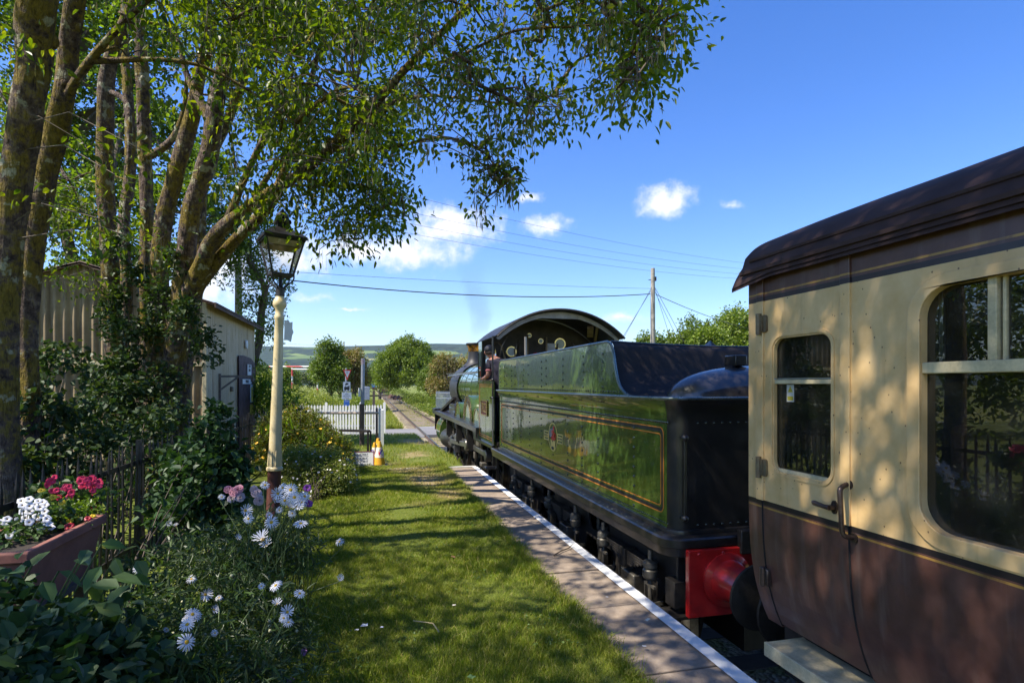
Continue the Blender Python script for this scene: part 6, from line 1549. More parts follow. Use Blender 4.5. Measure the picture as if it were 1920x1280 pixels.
# cones
M_coney = simple('cone_yellow', (.66, .34, .015), .5, var=.15); M_conew = simple('cone_sleeve', (.74, .70, .58), .5, var=.1); M_coner = simple('cone_red', (.60, .03, .05), .5, bump=0); M_coneb = simple('cone_blue', (.06, .06, .34), .5, bump=0); M_rub = simple('cone_rubber', (.02, .02, .022), .8)
def cone(label, px, py, d, H, rot, sleeve):
    q = P(px, py, d); t = thing('no_waiting_cone', label, 'traffic cone', (q.x, q.y, q.z), 'yellow cones by the railway notice')
    s = H / .48; c = (q.x, q.y, q.z)
    b = MB(); b.plate(rrect(-.155 * s, -.155 * s, .155 * s, .155 * s, .03, 4), [], .03 * s, lambda u, v, w: Vector((q.x + u, q.y + v, q.z + w))); b.build('base', M_rub, t, smooth=0)
    rad = lambda z: .118 - .088 * z / .48
    b = MB(); b.lathe(c, [(rad(z) * s, z * s) for z in (.03, .2, .36, .46)] + [(.028 * s, .48 * s), (.02 * s, .48 * s)], 24); b.build('body', M_coney, t, smooth=40)
    b = MB(); b.lathe(c, [((rad(z) + .003) * s, z * s) for z in (.17, .27, .365)], 24, cap=False); sl_ = b.build('sleeve', M_conew, t, smooth=40)
    b = MB()
    for rr_, off, mi in ((.078, .006, 0), (.052, .009, 1)):
        f = []
        for k in range(24):
            a = 2 * math.pi * k / 24; z = .265 + rr_ * math.sin(a); u = rr_ * math.cos(a) / (rad(.265)); f.append(Vector((q.x + (rad(z) + off) * s * math.cos(rot + u), q.y + (rad(z) + off) * s * math.sin(rot + u), q.z + z * s)))
        b.add(f, [tuple(range(24))], mi)
    b.build('no_waiting_roundel', [M_coner, M_coneb], sl_, smooth=0, fix=False)
cone('nearest and largest yellow cone, its no waiting roundel turned to the track', 711.5, 873, 11.1, .48, -.75, 0)
cone('middle yellow cone with white sleeve and a pinkish roundel', 709, 866, 11.9, .50, -1.75, 1)
cone('smallest yellow cone, half hidden beside the notice board', 702.5, 867, 11.8, .42, -2.4, 1)
# road signs beyond the road
x, y = at(649, 33); t = thing('road_sign', 'grey sign post with give way triangle, loco warning, white text plate and blue plate', 'road sign', (x, y, GZ))
MB().tube([(x, y, GZ), (x, y, top(690, 33))], .055, 10).build('post', M_galv, t)
M_sred = simple('sign_red', (.62, .03, .03), .4, bump=0); M_sblue = simple('sign_blue', (.03, .16, .55), .4, bump=0)
# plates turned towards the road on the left: axis u runs along the plate
ua = Vector((.62, .78, 0)).normalized(); un = Vector((ua.y, -ua.x, 0))
def sp_(u, v, w): return Vector((x, y, 0)) + un * (.07 + w) + ua * u + Vector((0, 0, v))
zc = lambda py: top(py, 33)
b = MB(); tz0, tz1 = zc(713), zc(693); b.plate([(-.36, tz1), (.36, tz1), (0, tz0)], [], .012, sp_); tri = b.build('give_way_triangle', M_sred, t, smooth=0)
b = MB(); b.plate([(-.24, tz1 - .07), (.24, tz1 - .07), (0, tz0 + .16)], [], .016, sp_); b.build('triangle_face', M_white, tri, smooth=0); text('lettering', 'GIVE\nWAY', .085, sp_(0, tz1 - .17, .018), (ua, (0, 0, 1)), M_ink, tri, .0006)
ua = Vector((.88, .47, 0)).normalized(); un = Vector((ua.y, -ua.x, 0))
s0, s1 = zc(733.5), zc(715); cz = (s0 + s1) / 2
b = MB(); b.plate(rrect(-.24, s0, .24, s1, .03), [], .012, sp_); ls_ = b.build('loco_sign', M_white, t, smooth=0)
b = MB(); b.plate(rrect(-.24, s0, .24, s1, .03), [rrect(-.222, s0 + .02, .222, s1 - .02, .02)], .015, sp_)
for loop in ([(-.16, cz - .19), (-.16, cz - .02), (-.11, cz - .02), (-.11, cz + .04), (-.07, cz + .04), (-.07, cz - .02), (.0, cz - .02), (.0, cz + .02), (.05, cz + .02), (.05, cz - .02), (.09, cz - .02), (.09, cz + .05), (.17, cz + .05), (.17, cz - .19)],
             [(c + .05 * math.cos(a_), cz - .19 + .05 * math.sin(a_)) for c in (-.1,) for a_ in np.linspace(0, 6.28, 12, endpoint=False)], [(.09 + .05 * math.cos(a_), cz - .19 + .05 * math.sin(a_)) for a_ in np.linspace(0, 6.28, 12, endpoint=False)],
             [(-.10, cz + .07), (-.06, cz + .06), (.02, cz + .09), (.10, cz + .13), (.12, cz + .18), (.04, cz + .20), (-.05, cz + .21), (-.09, cz + .16)]): b.plate(loop, [], .016, sp_)
b.build('loco_symbol', M_ink, ls_, smooth=0)
b = MB(); b.plate(rrect(-.29, zc(748), .29, zc(735), .02), [], .012, sp_); tp_ = b.build('text_plate', M_white, t, smooth=0)
for s, py in (('KEEP', 738.5), ('CROSSING', 742), ('CLEAR', 745.5)): text('lettering', s, .095, sp_(0, zc(py), .014), (ua, (0, 0, 1)), M_ink, tp_, .0006)
b = MB(); b.plate(rrect(-.17, zc(761), .17, zc(749.5), .02), [], .012, sp_); b.build('blue_plate', M_sblue, t, smooth=0)
b = MB(); b.plate(rrect(-.11, zc(753), .11, zc(751), .008), [], .014, sp_); b.build('blue_plate_band', simple('pale_blue', (.35, .45, .65), .5), t, smooth=0)
x, y = at(688, 36); b = MB(); b.box((x, y, top(737, 36)), (.34, .22, .85)); t = thing('crossing_cabinet', 'grey blue equipment cabinet on a brown post beyond the road', 'cabinet', (x, y, GZ)); b.build('cabinet', M_galv, t, bevel=.02)
b = MB(); b.box((x + .42, y, (top(732, 36) + GZ) / 2), (.16, .16, top(732, 36) - GZ)); b.bar((x - .5, y + .1, top(742, 36)), (x + 1.3, y + .1, top(741, 36)), .09); b.build('post', M_brownwood, t)
# height barrier in the field
x0, y0 = at(548, 62); x1, y1 = at(592, 62); hb = thing('height_barrier', 'red and white striped height barrier in the field behind the lamp', 'height barrier', (x0, y0, GZ))
g = N('red_white_bands'); c = g.coord(); X_, Y_, Z_ = g.sep(c); f = g.math('FRACT', g.math('MULTIPLY', g.math('ADD', g.math('ADD', X_, Z_), Y_), .7)); M_rw = g.surf(g.princ(g.mix(g.math('GREATER_THAN', f, .5), (.72, .70, .68), (.50, .05, .05)), .5))
for xx, yy in ((x0, y0), (x1 + .2, y1)): MB().tube([(xx, yy, GZ), (xx, yy, top(689, 62))], .09, 8).build('post', M_rw, hb)
qa, qb = P(505, 687, 62), P(612, 687, 60); MB().tube([qa, qb], .075, 8).build('beam', M_rw, hb); MB().tube([P(548, 692, 62), P(592, 692, 61)], .06, 8).build('lower_beam', M_rw, hb)
# trespass guard timbers beside the road, kerb boards
g_ = thing('trespass_guard', 'row of weathered timber arris rails laid beside the track before the road', 'trespass guard', (1.7, 26.5, -1.0))
b = MB()
for k in range(26):
    xx = .75 + k * .07; yy = 26.3 + .12 * math.sin(k * 2.1); b.loft([[Vector((xx - .05, y_, -1.06)), Vector((xx + .05, y_, -1.06)), Vector((xx, y_, -.90 + .03 * math.sin(k * 1.7)))] for y_ in (yy - .7, yy + .5)])
b.build('timbers', simple('grey_timber', (.27, .24, .17), .9, var=.35), g_, smooth=0)
# palisade fence far right of the line
px0, px1 = P(818, 735, 45), P(858, 735, 43); pl_ = thing('palisade_fence', 'grey galvanised palisade fence behind the engine smokebox', 'fence', (px0.x, px0.y, GZ)); b = MB()
for k in range(20):
    q = px0.lerp(px1, k / 19); b.box((q.x, q.y, (GZ + top(733, 45)) / 2), (.055, .02, top(733, 45) - GZ))
for z in (top(736, 45), top(746, 45)): b.bar((px0.x, px0.y + .03, z), (px1.x, px1.y + .03, z), .05)
b.build('pales', M_galv, pl_, smooth=0)
# far wagons
x, y = at(703, 215); t = thing('covered_wagon', 'far wagon under a bright blue tarpaulin at the end of the line', 'wagon', (x, y, -1)); 
b = MB(); b.loft([[Vector((x + u * 1.12, yy, v)) for u, v in [(-1, .3), (-1, 1.6), (-.85, 2.3), (-.4, 2.75), (0, 2.85), (.4, 2.75), (.85, 2.3), (1, 1.6), (1, .3)]] for yy in (y, y + 7)]); b.build('tarpaulin', simple('blue_tarpaulin', (.03, .22, .62), .4, var=.25, bump=.3, bscale=3), t, smooth=40)
b = MB(); b.box((x, y - .1, .2), (2.1, .3, .7)); b.box((x, y + 3, -.3), (2, 6, .6)); b.build('chassis', simple('rusty_brown', (.085, .042, .028), .85, var=.4), t)
x, y = at(721, 130); t = thing('rusty_wagon', 'rusty brown flat wagon stacked with old timber beside the line', 'wagon', (x, y, -1))
b = MB(); b.box((x, y, .25), (2.6, 5, .5)); 
for k in range(5): b.box((x - 1.05 + .5 * k, y - .5 + .1 * k, .75 + .12 * (k % 3)), (.42, 4, .55))
b.build('load', bpy.data.materials['rusty_brown'], t, bevel=.02); b = MB()
for s in (-.9, .9):
    for yy in (-1.8, 1.8): b.lathe((x + s, y + yy, -.45), [(.4, -.06), (.4, .06)], 16, axis='X')
b.box((x, y, -.2), (2.2, 4.8, .4)); b.build('chassis', M_matblack, t)
for i, (px, d, w) in enumerate([(738, 108, 1.6), (752, 98, 2.0)]):
    x, y = at(px, d); b = MB(); lumps(b, 30, ((x - w / 2, x + w / 2), (y - 1, y + 1), lambda X, Y: GZ + .25), .2, .5); tag(b.build('timber_pile', bpy.data.materials['rusty_brown'], smooth=0), ['pile of old sleepers just beyond the rusty wagon', 'nearer pile of old sleepers under the round tree'][i], 'timber pile')
# ================================================================== flower bed, shrubs, trough
LM['ivy'] = leafmat('ivy_leaf', [(.016, .040, .012), (.026, .058, .018), (.038, .075, .026), (.030, .05, .02), (.06, .09, .03)], .25, .5, (1.5, 1.6, .5), .3)
LM['rose'] = leafmat('rose_leaf', [(.020, .050, .018), (.030, .070, .024), (.045, .095, .032), (.026, .06, .022)], .25, .48, (1.5, 1.6, .5), .35)
LM['big'] = leafmat('broad_leaf', [(.035, .085, .028), (.055, .115, .035), (.075, .135, .04), (.05, .10, .045), (.10, .15, .05)], .3, .48, (1.5, 1.7, .5), .35)
LM['daisy'] = leafmat('daisy_leaf', [(.035, .07, .022), (.05, .095, .028), (.07, .12, .035), (.055, .085, .04)], .3, .45, (1.4, 1.5, .5))
LM['bushy'] = leafmat('bush_leaf', [(.07, .11, .014), (.11, .155, .018), (.15, .20, .028), (.20, .21, .045), (.14, .11, .03), (.09, .14, .018)], .42, .45, (1.6, 1.5, .4))
LM['lance'] = leafmat('lance_leaf', [(.12, .20, .02), (.16, .25, .03), (.10, .17, .02)], .45, .4, (1.6, 1.6, .4))
LM['hedgew'] = leafmat('small_bush_leaf', [(.10, .15, .028), (.14, .20, .035), (.19, .235, .05), (.23, .24, .08)], .42, .45, (1.5, 1.5, .45))
M_petal = simple('white_petal', (.66, .66, .69), .6, var=.06, bump=0, spec=.2); M_disc = simple('daisy_disc', (.55, .33, .02), .8, var=.3, scale=60); M_stem = simple('green_stem', (.07, .11, .03), .6, var=.3)
M_bud = simple('pale_bud', (.50, .48, .28), .7, var=.2)
def px_lobes(L): return [((lambda q: (q.x, q.y, q.z))(P(px, py, d)), (r * d / FPX, r * d / FPX * 1.1, (rz or r) * d / FPX)) for px, py, d, r, rz in L]
def shrub(name, label, cat, lob, n, L, W, mat, base, stems=10, group=None, tuft=6):
    """leafy plant: foliage + stems from the foot"""
    t = thing(name, label, cat, base, group); lv = Leaves(); crown(lv, px_lobes(lob) if len(lob[0]) == 5 else lob, n, L, W, .02, tuft); lv.build('foliage', LM[mat], t)
    b = MB(); ll = px_lobes(lob) if len(lob[0]) == 5 else lob
    for k in range(stems):
        c, r = ll[k % len(ll)]; e = Vector(c) + Vector((random.uniform(-.8, .8) * r[0], random.uniform(-.8, .8) * r[1], random.uniform(-.2, .9) * r[2])); a = Vector(base) + Vector((random.uniform(-.08, .08), random.uniform(-.08, .08), 0))
        m = a.lerp(e, .5) + Vector((random.uniform(-.08, .08), random.uniform(-.08, .08), .05)); b.tube([Vector(p) for p in smooth_path([a, m, e], 3)], [.006] * 3 + [.0035] * 4, 5, cap=False)
    b.build('stems', M_twig, t, smooth=0, fix=False); return t
# ivy and bramble swallowing the railing and the tree feet
shrub('ivy_thicket', 'dark ivy thicket climbing round the foot of the two thick trunks', 'ivy', [(110, 690, 5.7, 50, 50), (60, 780, 5.3, 60, 70), (130, 820, 5.6, 60, 60), (30, 890, 4.9, 70, 60), (100, 900, 5.2, 60, 50)], 2300, .062, .05, 'ivy', (-2.6, 5.3, 0), 8)
shrub('ivy_thicket', 'dark ivy mass hanging on the stems in front of the hut end wall', 'ivy', [(215, 710, 7.2, 45, 40), (200, 790, 6.8, 60, 55), (270, 820, 6.6, 56, 46), (250, 750, 7.0, 44, 44), (225, 630, 7.5, 26, 30)], 2300, .07, .055, 'ivy', (-2.9, 7.8, 0), 8)
shrub('bramble', 'straggling bramble with brown dead stems against the black railing', 'bramble', [(235, 840, 5.6, 50, 30), (150, 850, 5.3, 40, 30), (310, 880, 5.4, 36, 40), (290, 800, 5.8, 30, 30)], 800, .06, .04, 'ivy', (-2.15, 5.2, 0), 6)
shrub('bramble', 'dark bramble tangle between the tree stems and the corrugated end wall', 'bramble', [(240, 690, 7.4, 36, 36), (310, 720, 7.4, 26, 40), (200, 740, 7.0, 36, 30), (330, 780, 7.0, 26, 36)], 900, .065, .048, 'ivy', (-3.4, 8.0, 0), 5)
shrub('climbing_ivy', 'ivy climbing up the leaning mossy stems in front of the hut', 'ivy', [(212, 590, 7.75, 20, 60), (300, 570, 7.65, 22, 50), (345, 610, 7.4, 26, 56), (252, 530, 7.9, 20, 44), (230, 470, 7.7, 18, 36), (325, 500, 7.5, 20, 36), (385, 660, 7.6, 22, 46), (275, 640, 7.6, 24, 46)], 2300, .062, .048, 'ivy', (-3.0, 8.6, 0), 8)
shrub('ground_ivy', 'low dark ground ivy under the trees behind the railing', 'ivy', [((-2.8, y_, .25), (.7, .8, .42)) for y_ in (1.5, 2.8, 4.1, 5.4, 6.7, 8.0, 9.3, 10.4)], 4600, .07, .05, 'ivy', (-2.8, 6, 0), 12)
# rose bush with tall shoots
rb_ = shrub('rose_bush', 'dark leaved rose bush with pink blooms in front of the hut', 'rose bush', [(395, 900, 4.7, 50, 60), (370, 970, 4.6, 50, 50), (425, 860, 4.8, 28, 40), (405, 790, 4.8, 20, 36), (430, 940, 4.7, 34, 40), (350, 880, 4.9, 32, 40), (320, 960, 4.8, 36, 45), (380, 830, 4.8, 22, 30), (440, 900, 4.8, 24, 24)], 2300, .068, .050, 'rose', (-1.75, 4.5, 0), 10)
def petals_mesh(n, r0, r1, w, lift, droop, rows=1, tip=.5):
    """ring(s) of petals in the local xy plane, facing +z"""
    V, F = [], []
    for row in range(rows):
        for k in range(n):
            a = 2 * math.pi * (k + .5 * row) / n + random.uniform(-.08, .08); ra = r1 * random.uniform(.88, 1.06) * (1 - .12 * row); lf = lift * random.uniform(.5, 1.5) + .004 * row
            d = Vector((math.cos(a), math.sin(a), 0)); s = Vector((-d.y, d.x, 0)); b0 = len(V)
            for t, ww, z in ((0, .35, 0), (.4, .9, lf), (.8, 1.0, lf - droop * .4), (1, tip, lf - droop)):
                c = d * (r0 + (ra - r0) * t) + Vector((0, 0, z)); V += [c - s * w * ww / 2, c + s * w * ww / 2]
            for i in range(3): F.append((b0 + 2 * i, b0 + 2 * i + 1, b0 + 2 * i + 3, b0 + 2 * i + 2))
    me = bpy.data.meshes.new('petals'); me.from_pydata([tuple(v) for v in V], [], F); me.update(); me.shade_smooth(); return me
def disc_mesh(r, h):
    m = MB(); m.lathe((0, 0, 0), [(r, -.002), (r * .9, h * .6), (r * .5, h), (0, h * .9)], 12); me = bpy.data.meshes.new('disc'); me.from_pydata(m.v, [], m.f); me.update(); me.shade_smooth(); return me
DM = [petals_mesh(17, .006, .042, .0070, .004, .008) for _ in range(3)] + [petals_mesh(16, .006, .042, .0068, .012, .022), petals_mesh(15, .006, .042, .0070, .018, -.012)]
for m in DM: m.materials.append(M_petal)
DD = disc_mesh(.0105, .006); DD.materials.append(M_disc)
def place(name, me, q, nrm_, s, parent, sub=None, subname='flower_centre'):
    o = bpy.data.objects.new(name, me); COL.objects.link(o); o.parent = parent; o.location = Vector(q) - origin_of(parent)
    o.rotation_euler = Vector(nrm_).to_track_quat('Z', 'Y').to_euler(); o.scale = (s, s, s)
    if sub is not None:
        c = bpy.data.objects.new(subname, sub); COL.objects.link(c); c.parent = o
    return o
def face(q, up=.6, j=.6):
    d = (Vector((0, 0, EYE)) - Vector(q)).normalized(); return (d + Vector((random.uniform(-j, j), random.uniform(-j, j), up + random.uniform(-j, j)))).normalized()
def daisy_plant(label, base, lob, nleaf, flowers, buds=6):
    lob = [(a, b_ + 30, c_ + .22, d_, e_) for a, b_, c_, d_, e_ in lob]
    t = thing('daisy_plant', label, 'daisy plant', base, 'white daisies in the flower bed'); lv = Leaves(); ll = px_lobes(lob)
    crown(lv, ll, int(nleaf * .8), .065, .0095, .01, 5); lv.build('foliage', LM['daisy'], t); b = MB()
    for px, py, d, size in flowers:
        q = P(px, py, d); s = size * d / FPX / .092; n_ = face(q); place('flower', random.choice(DM), q, n_, s, t, DD)
        a = Vector(base) + Vector((random.uniform(-.2, .2), random.uniform(-.2, .2), 0)); e = q - n_ * .004
        b.tube([Vector(p) for p in smooth_path([a, a.lerp(e, .55) + Vector((0, 0, .08)), e - n_ * .05, e], 3)], .0028, 5, cap=False)
    for k in range(buds):
        c, r = random.choice(ll); e = Vector(c) + Vector((random.uniform(-.9, .9) * r[0], random.uniform(-.9, .9) * r[1], random.uniform(.4, 1.2) * r[2]))
        b.ellipsoid(e, (.009, .009, .009), 7, 5, 1); b.tube([Vector(c) - Vector((0, 0, .1)), e], .0022, 4, cap=False)
    for k in range(40):
        c, r = random.choice(ll); e = Vector(c) + Vector((random.uniform(-1, 1) * r[0], random.uniform(-1, 1) * r[1], random.uniform(-.2, 1.0) * r[2])); a = Vector((c[0] + random.uniform(-.1, .1), c[1] + random.uniform(-.1, .1), 0)); b.tube([a, a.lerp(e, .5) + Vector((random.uniform(-.04, .04), 0, .03)), e], .0025, 4, cap=False)
    b.build('stems', [M_stem, M_bud], t, smooth=50, fix=False); return t
daisy_plant('tall daisy clump in full bloom at the foot of the lamp post', (-.62, 3.7, 0), [(540, 985, 3.6, 45, 50), (500, 1020, 3.5, 50, 55), (470, 990, 3.7, 45, 50), (560, 1020, 3.4, 30, 40)], 2600,
    [(521, 925, 3.5, 26), (534, 938, 3.45, 24), (545, 918, 3.5, 30), (552, 932, 3.4, 30), (564, 941, 3.4, 32), (571, 930, 3.45, 24), (540, 950, 3.4, 22), (557, 950, 3.38, 26), (530, 914, 3.55, 22), (515, 938, 3.5, 18), (497, 909, 3.6, 20), (564, 981, 3.3, 30), (509, 979, 3.3, 30), (492, 1011, 3.2, 36), (500, 1022, 3.2, 26), (460, 957, 3.5, 26), (466, 972, 3.5, 22), (445, 1008, 3.5, 14), (416, 931, 3.8, 15), (637, 1015, 3.6, 20), (637, 1084, 3.3, 16), (524, 956, 3.45, 16), (548, 962, 3.4, 18), (505, 965, 3.5, 14)], 8)
daisy_plant('middle daisy clump with single open blooms above dark leaves', (-.75, 2.75, 0), [(500, 1130, 2.75, 60, 60), (440, 1100, 2.9, 60, 60), (540, 1190, 2.6, 45, 50), (400, 1060, 3.1, 60, 60), (460, 1190, 2.6, 60, 50)], 3200,
    [(517, 1097, 2.7, 28), (562, 1112, 2.6, 24), (519, 1132, 2.6, 21), (539, 1147, 2.55, 28), (541, 1166, 2.5, 22), (532, 1158, 2.5, 20), (490, 1098, 2.8, 15), (359, 1085, 3.0, 21), (385, 1114, 2.8, 26), (411, 1120, 2.8, 16), (401, 1143, 2.7, 19), (316, 981, 4.2, 12), (330, 985, 4.2, 10)], 9)
daisy_plant('nearest daisy clump with the largest heavy white bloom', (-.85, 2.1, 0), [(330, 1200, 2.2, 70, 60), (420, 1240, 2.2, 70, 50), (500, 1270, 2.2, 60, 50), (360, 1270, 2.0, 70, 50), (290, 1150, 2.5, 60, 50)], 3000,
    [(361, 1151, 2.3, 30), (352, 1160, 2.3, 24), (368, 1155, 2.32, 22), (351, 1170, 2.2, 30), (350, 1203, 2.1, 38), (403, 1186, 2.3, 16), (259, 1067, 2.9, 20), (312, 1180, 2.4, 14)], 8)
# roses
def rosemesh(col):
    V, F = [], []
    for k in range(26):
        a = k * 2.4; rr_ = .006 + .030 * (k / 26) ** .8; d = Vector((math.cos(a), math.sin(a), 0)); s = Vector((-d.y, d.x, 0)); z = .028 * (1 - (k / 26) ** 1.5); w = .012 + .016 * k / 26; b0 = len(V)
        for t, zz, ww in ((0, 0, .5), (.5, .012, 1.0), (1.1, .020, .9), (1.5, .016, .5)):
            c = d * (rr_ * (.4 + .6 * t)) + Vector((0, 0, z + zz - .006)); V += [c - s * w * ww, c + s * w * ww]
        for i in range(3): F.append((b0 + 2 * i, b0 + 2 * i + 1, b0 + 2 * i + 3, b0 + 2 * i + 2))
    me = bpy.data.meshes.new('rose'); me.from_pydata([tuple(v) for v in V], [], F); me.materials.append(simple(col[0], col[1], .6, var=.2, bump=0, col2=col[2])); me.shade_smooth(); return me
RM = rosemesh(('rose_pink', (.55, .16, .24), (.74, .42, .46))); RP = rosemesh(('rose_pale', (.66, .46, .46), (.75, .62, .60)))
for px, py, s, m in ((428, 920, .85, RM), (441, 924, 1.0, RM), (449, 918, .85, RM), (436, 935, .75, RP), (450, 932, .8, RP), (480, 926, .9, RP), (485, 937, .85, RP), (475, 918, .7, RP)):
    q = P(px, py, 4.15 if px < 460 else 3.95); place('rose_bloom', m, q, face(q, .4), s, rb_)
b = MB()
for px, py in ((435, 930), (480, 930)): b.tube([Vector((-1.4, 4.2, .1)), P(px, py + 60, 4.2), P(px, py + 6, 4.1)], .005, 5)
b.build('cane', M_stem, rb_)
# broad-leaved shrub in the left corner
bs = shrub('broad_leaf_shrub', 'broad leaved shrub with large pale shoots at the bottom left corner', 'shrub', [(60, 1210, 2.1, 90, 60), (180, 1200, 2.2, 70, 50), (40, 1280, 1.9, 90, 60), (160, 1280, 1.95, 90, 50), (240, 1250, 2.1, 50, 40), (10, 1130, 2.3, 50, 40)], 1300, .062, .046, 'rose', (-1.55, 1.6, 0), 20)
lv = Leaves(); sp0 = [(165, 1030, 2.3), (190, 1060, 2.2), (215, 1045, 2.25), (150, 1045, 2.3), (175, 1090, 2.15), (165, 1120, 2.1), (225, 1100, 2.15), (245, 1080, 2.3), (200, 1130, 2.1), (110, 1070, 2.3), (255, 1050, 2.4), (60, 1060, 2.35), (25, 1070, 2.3), (80, 1090, 2.2), (230, 1150, 2.1), (20, 1150, 2.0), (130, 1230, 1.9), (140, 1250, 1.9), (40, 1200, 1.95), (95, 1140, 2.05), (210, 1080, 2.2), (190, 1020, 2.4)]
pp = np.array([tuple(P(*s)) for s in sp0]); m = len(pp); ax = rng.normal(size=(m, 3)) * .7 + np.array([.25, -.35, -.15]); lv.add(*leaf_arrays(pp, ax, np.array([[0, -.5, 1.0]]) + rng.normal(size=(m, 3)) * .35, U(.075, .115, m), U(.042, .06, m), .14, .25)); lv.build('shoot_leaves', LM['big'], bs)
b = MB()
for s in sp0: e = P(*s); b.tube([Vector((-1.5 + random.uniform(-.1, .1), 1.7, .2)), e - Vector((.1, 0, .2)), e], .004, 4, cap=False)
b.build('shoot_stems', M_stem, bs, smooth=0, fix=False)
# dark filler plants in the bed
shrub('bed_plants', 'dark low leafy plants between the daisies and the railing', 'plant', [(300, 1080, 3.4, 70, 50), (260, 1140, 3.0, 50, 40), (380, 1040, 3.8, 60, 40), (460, 1080, 3.5, 50, 36)], 1500, .06, .018, 'daisy', (-1.25, 3.2, 0), 24)
# pink and purple strays
for px, py, d, nm_, c in ((571, 1221, 2.95, 'mauve_flower', (.42, .22, .55)), (545, 1278, 2.85, 'mauve_flower', (.40, .22, .52)), (578, 945, 3.5, 'purple_flower', (.20, .04, .28)), (576, 915, 3.6, 'purple_flower', (.20, .04, .28))):
    q = P(px, py, d); t = thing(nm_, {571: 'single mauve flower standing in the lawn near the bed edge', 545: 'mauve flower at the bottom edge of the picture', 578: 'lower small purple flower beside the daisy clump', 576: 'upper small purple flower beside the daisy clump'}[px], 'flower', (q.x, q.y, 0))
    me = petals_mesh(8, .003, .020, .013, .006, .0, 2); me.materials.append(simple('petal_%d' % px, c, .6, bump=0)); place('petals', me, q, face(q), 1.0 if 'mauve' in nm_ else 1.3, t); b = MB(); b.tube([(q.x, q.y, 0), q], .002, 4, cap=False); b.build('stem', M_stem, t)
# ---- yellow flowering bush and white flowering bush beyond the lamp
def scatter_blooms(parent, lob, n, r, mat, name, petals=6):
    me = petals_mesh(petals, .001, r, r * .9, r * .2, 0); me.materials.append(mat)
    for k in range(n):
        c, rd = random.choice(lob); v = Vector((random.gauss(0, 1), random.gauss(0, 1) - .5, abs(random.gauss(0, 1)) * .8)).normalized(); q = Vector(c) + Vector((v.x * rd[0], v.y * rd[1], v.z * rd[2])) * random.uniform(.92, 1.08)
        place(name, me, q, (v + Vector((0, -.3, .4))).normalized(), random.uniform(.7, 1.35), parent)
M_yel = simple('yellow_petal', (.78, .44, .01), .6, var=.2, bump=0); M_wht = simple('small_white_petal', (.70, .66, .66), .6, var=.15, bump=0)
yl = [(555, 808, 10.6, 56, 46), (595, 832, 10.4, 44, 40), (632, 848, 10.3, 26, 32), (520, 825, 10.6, 42, 52), (592, 805, 10.8, 30, 22), (648, 868, 10.0, 16, 24), (570, 865, 10.0, 60, 36), (500, 860, 10.2, 30, 46), (545, 778, 10.9, 30, 22)]
yb = shrub('yellow_flower_bush', 'large bush dotted with yellow flowers behind the lamp post', 'bush', yl, 19000, .065, .018, 'bushy', (-1.0, 10.9, 0), 60)
scatter_blooms(yb, px_lobes(yl), 98, .024, M_yel, 'yellow_flower', 6)
lv = Leaves()
for px, py in ((520, 815), (545, 790), (600, 815), (580, 820), (500, 800), (525, 850), (610, 850)):
    q = np.array(P(px, py + 12, 9.9)); m = 12; a = rng.normal(size=(m, 3)) * .5; a[:, 2] += .8; lv.add(*leaf_arrays(np.repeat(q[None], m, 0) + rng.normal(size=(m, 3)) * .05, a, rand_unit(m), U(.14, .24, m), .022, .15, .2))
lv.build('lance_shoots', LM['lance'], yb)['kind'] = 'stuff'
b = MB()
for k in range(90):
    c, r = random.choice(px_lobes(yl)); e = Vector(c) + Vector((random.uniform(-.8, 1.1) * r[0], random.uniform(-1.1, .3) * r[1], random.uniform(.3, 1.15) * r[2])); b.tube([Vector(c), e], .003, 3, cap=False); b.ellipsoid(e, (.010, .010, .008), 5, 4)
b.build('seed_heads', simple('brown_seed_heads', (.22, .13, .06), .85, var=.4), yb, smooth=0, fix=False)
wl = [(600, 896, 8.3, 52, 46), (635, 900, 8.2, 36, 42), (565, 890, 8.4, 46, 50), (612, 868, 8.5, 38, 32), (590, 925, 8.1, 46, 30), (560, 866, 8.7, 38, 32)]
wb = shrub('white_flower_bush', 'rounded bush of tiny white flowers spilling over the lawn edge', 'bush', wl, 19000, .036, .014, 'hedgew', (-.75, 8.2, 0), 40)
scatter_blooms(wb, px_lobes(wl), 95, .013, M_wht, 'white_flower', 5)
shrub('tall_grass_clump', 'tall leafy green stalks rising behind the yellow flowers', 'plant', [(500, 745, 14, 34, 40), (470, 760, 14, 24, 40), (535, 752, 13.5, 26, 22)], 1700, .16, .03, 'lance', (-2.2, 13.6, -.1), 20)
# ---- terracotta trough on its stand with bedding plants
M_terra = simple('terracotta_trough', (.24, .085, .062), .75, var=.25, scale=4, bump=.3, bscale=40, col2=(.34, .14, .10))
tx0, tx1, ty0, ty1 = -1.86, -1.485, 2.98, 3.75
tg = thing('flower_trough', 'long terracotta flower trough standing against the railing', 'flower trough', (-1.67, 3.36, 0))
def tr_(f, z): return [Vector((x, y, z)) for x, y in ((tx0 + f, ty0 + f), (tx1 - f, ty0 + f), (tx1 - f, ty1 - f), (tx0 + f, ty1 - f))]
b = MB(); b.loft([tr_(.05, .55), tr_(.012, .80), tr_(-.006, .805), tr_(-.006, .848), tr_(.0, .853), tr_(.026, .853), tr_(.03, .845), tr_(.032, .80)], cap=False); b.add(tr_(.05, .55), [(0, 1, 2, 3)]); b.build('trough', M_terra, tg, smooth=0, bevel=.005)
b = MB(); b.add(tr_(.03, .81), [(0, 1, 2, 3)]); b.build('soil', simple('potting_soil', (.03, .022, .016), .95, bump=.6), tg, smooth=0)
b = MB()
for x in (tx0 + .08, tx1 - .08):
    for y in (ty0 + .1, ty1 - .1): b.box((x, y, .26), (.05, .05, .53))
b.box(((tx0 + tx1) / 2, (ty0 + ty1) / 2, .535), (.33, .7, .03)); b.build('stand', M_brownwood, tg)
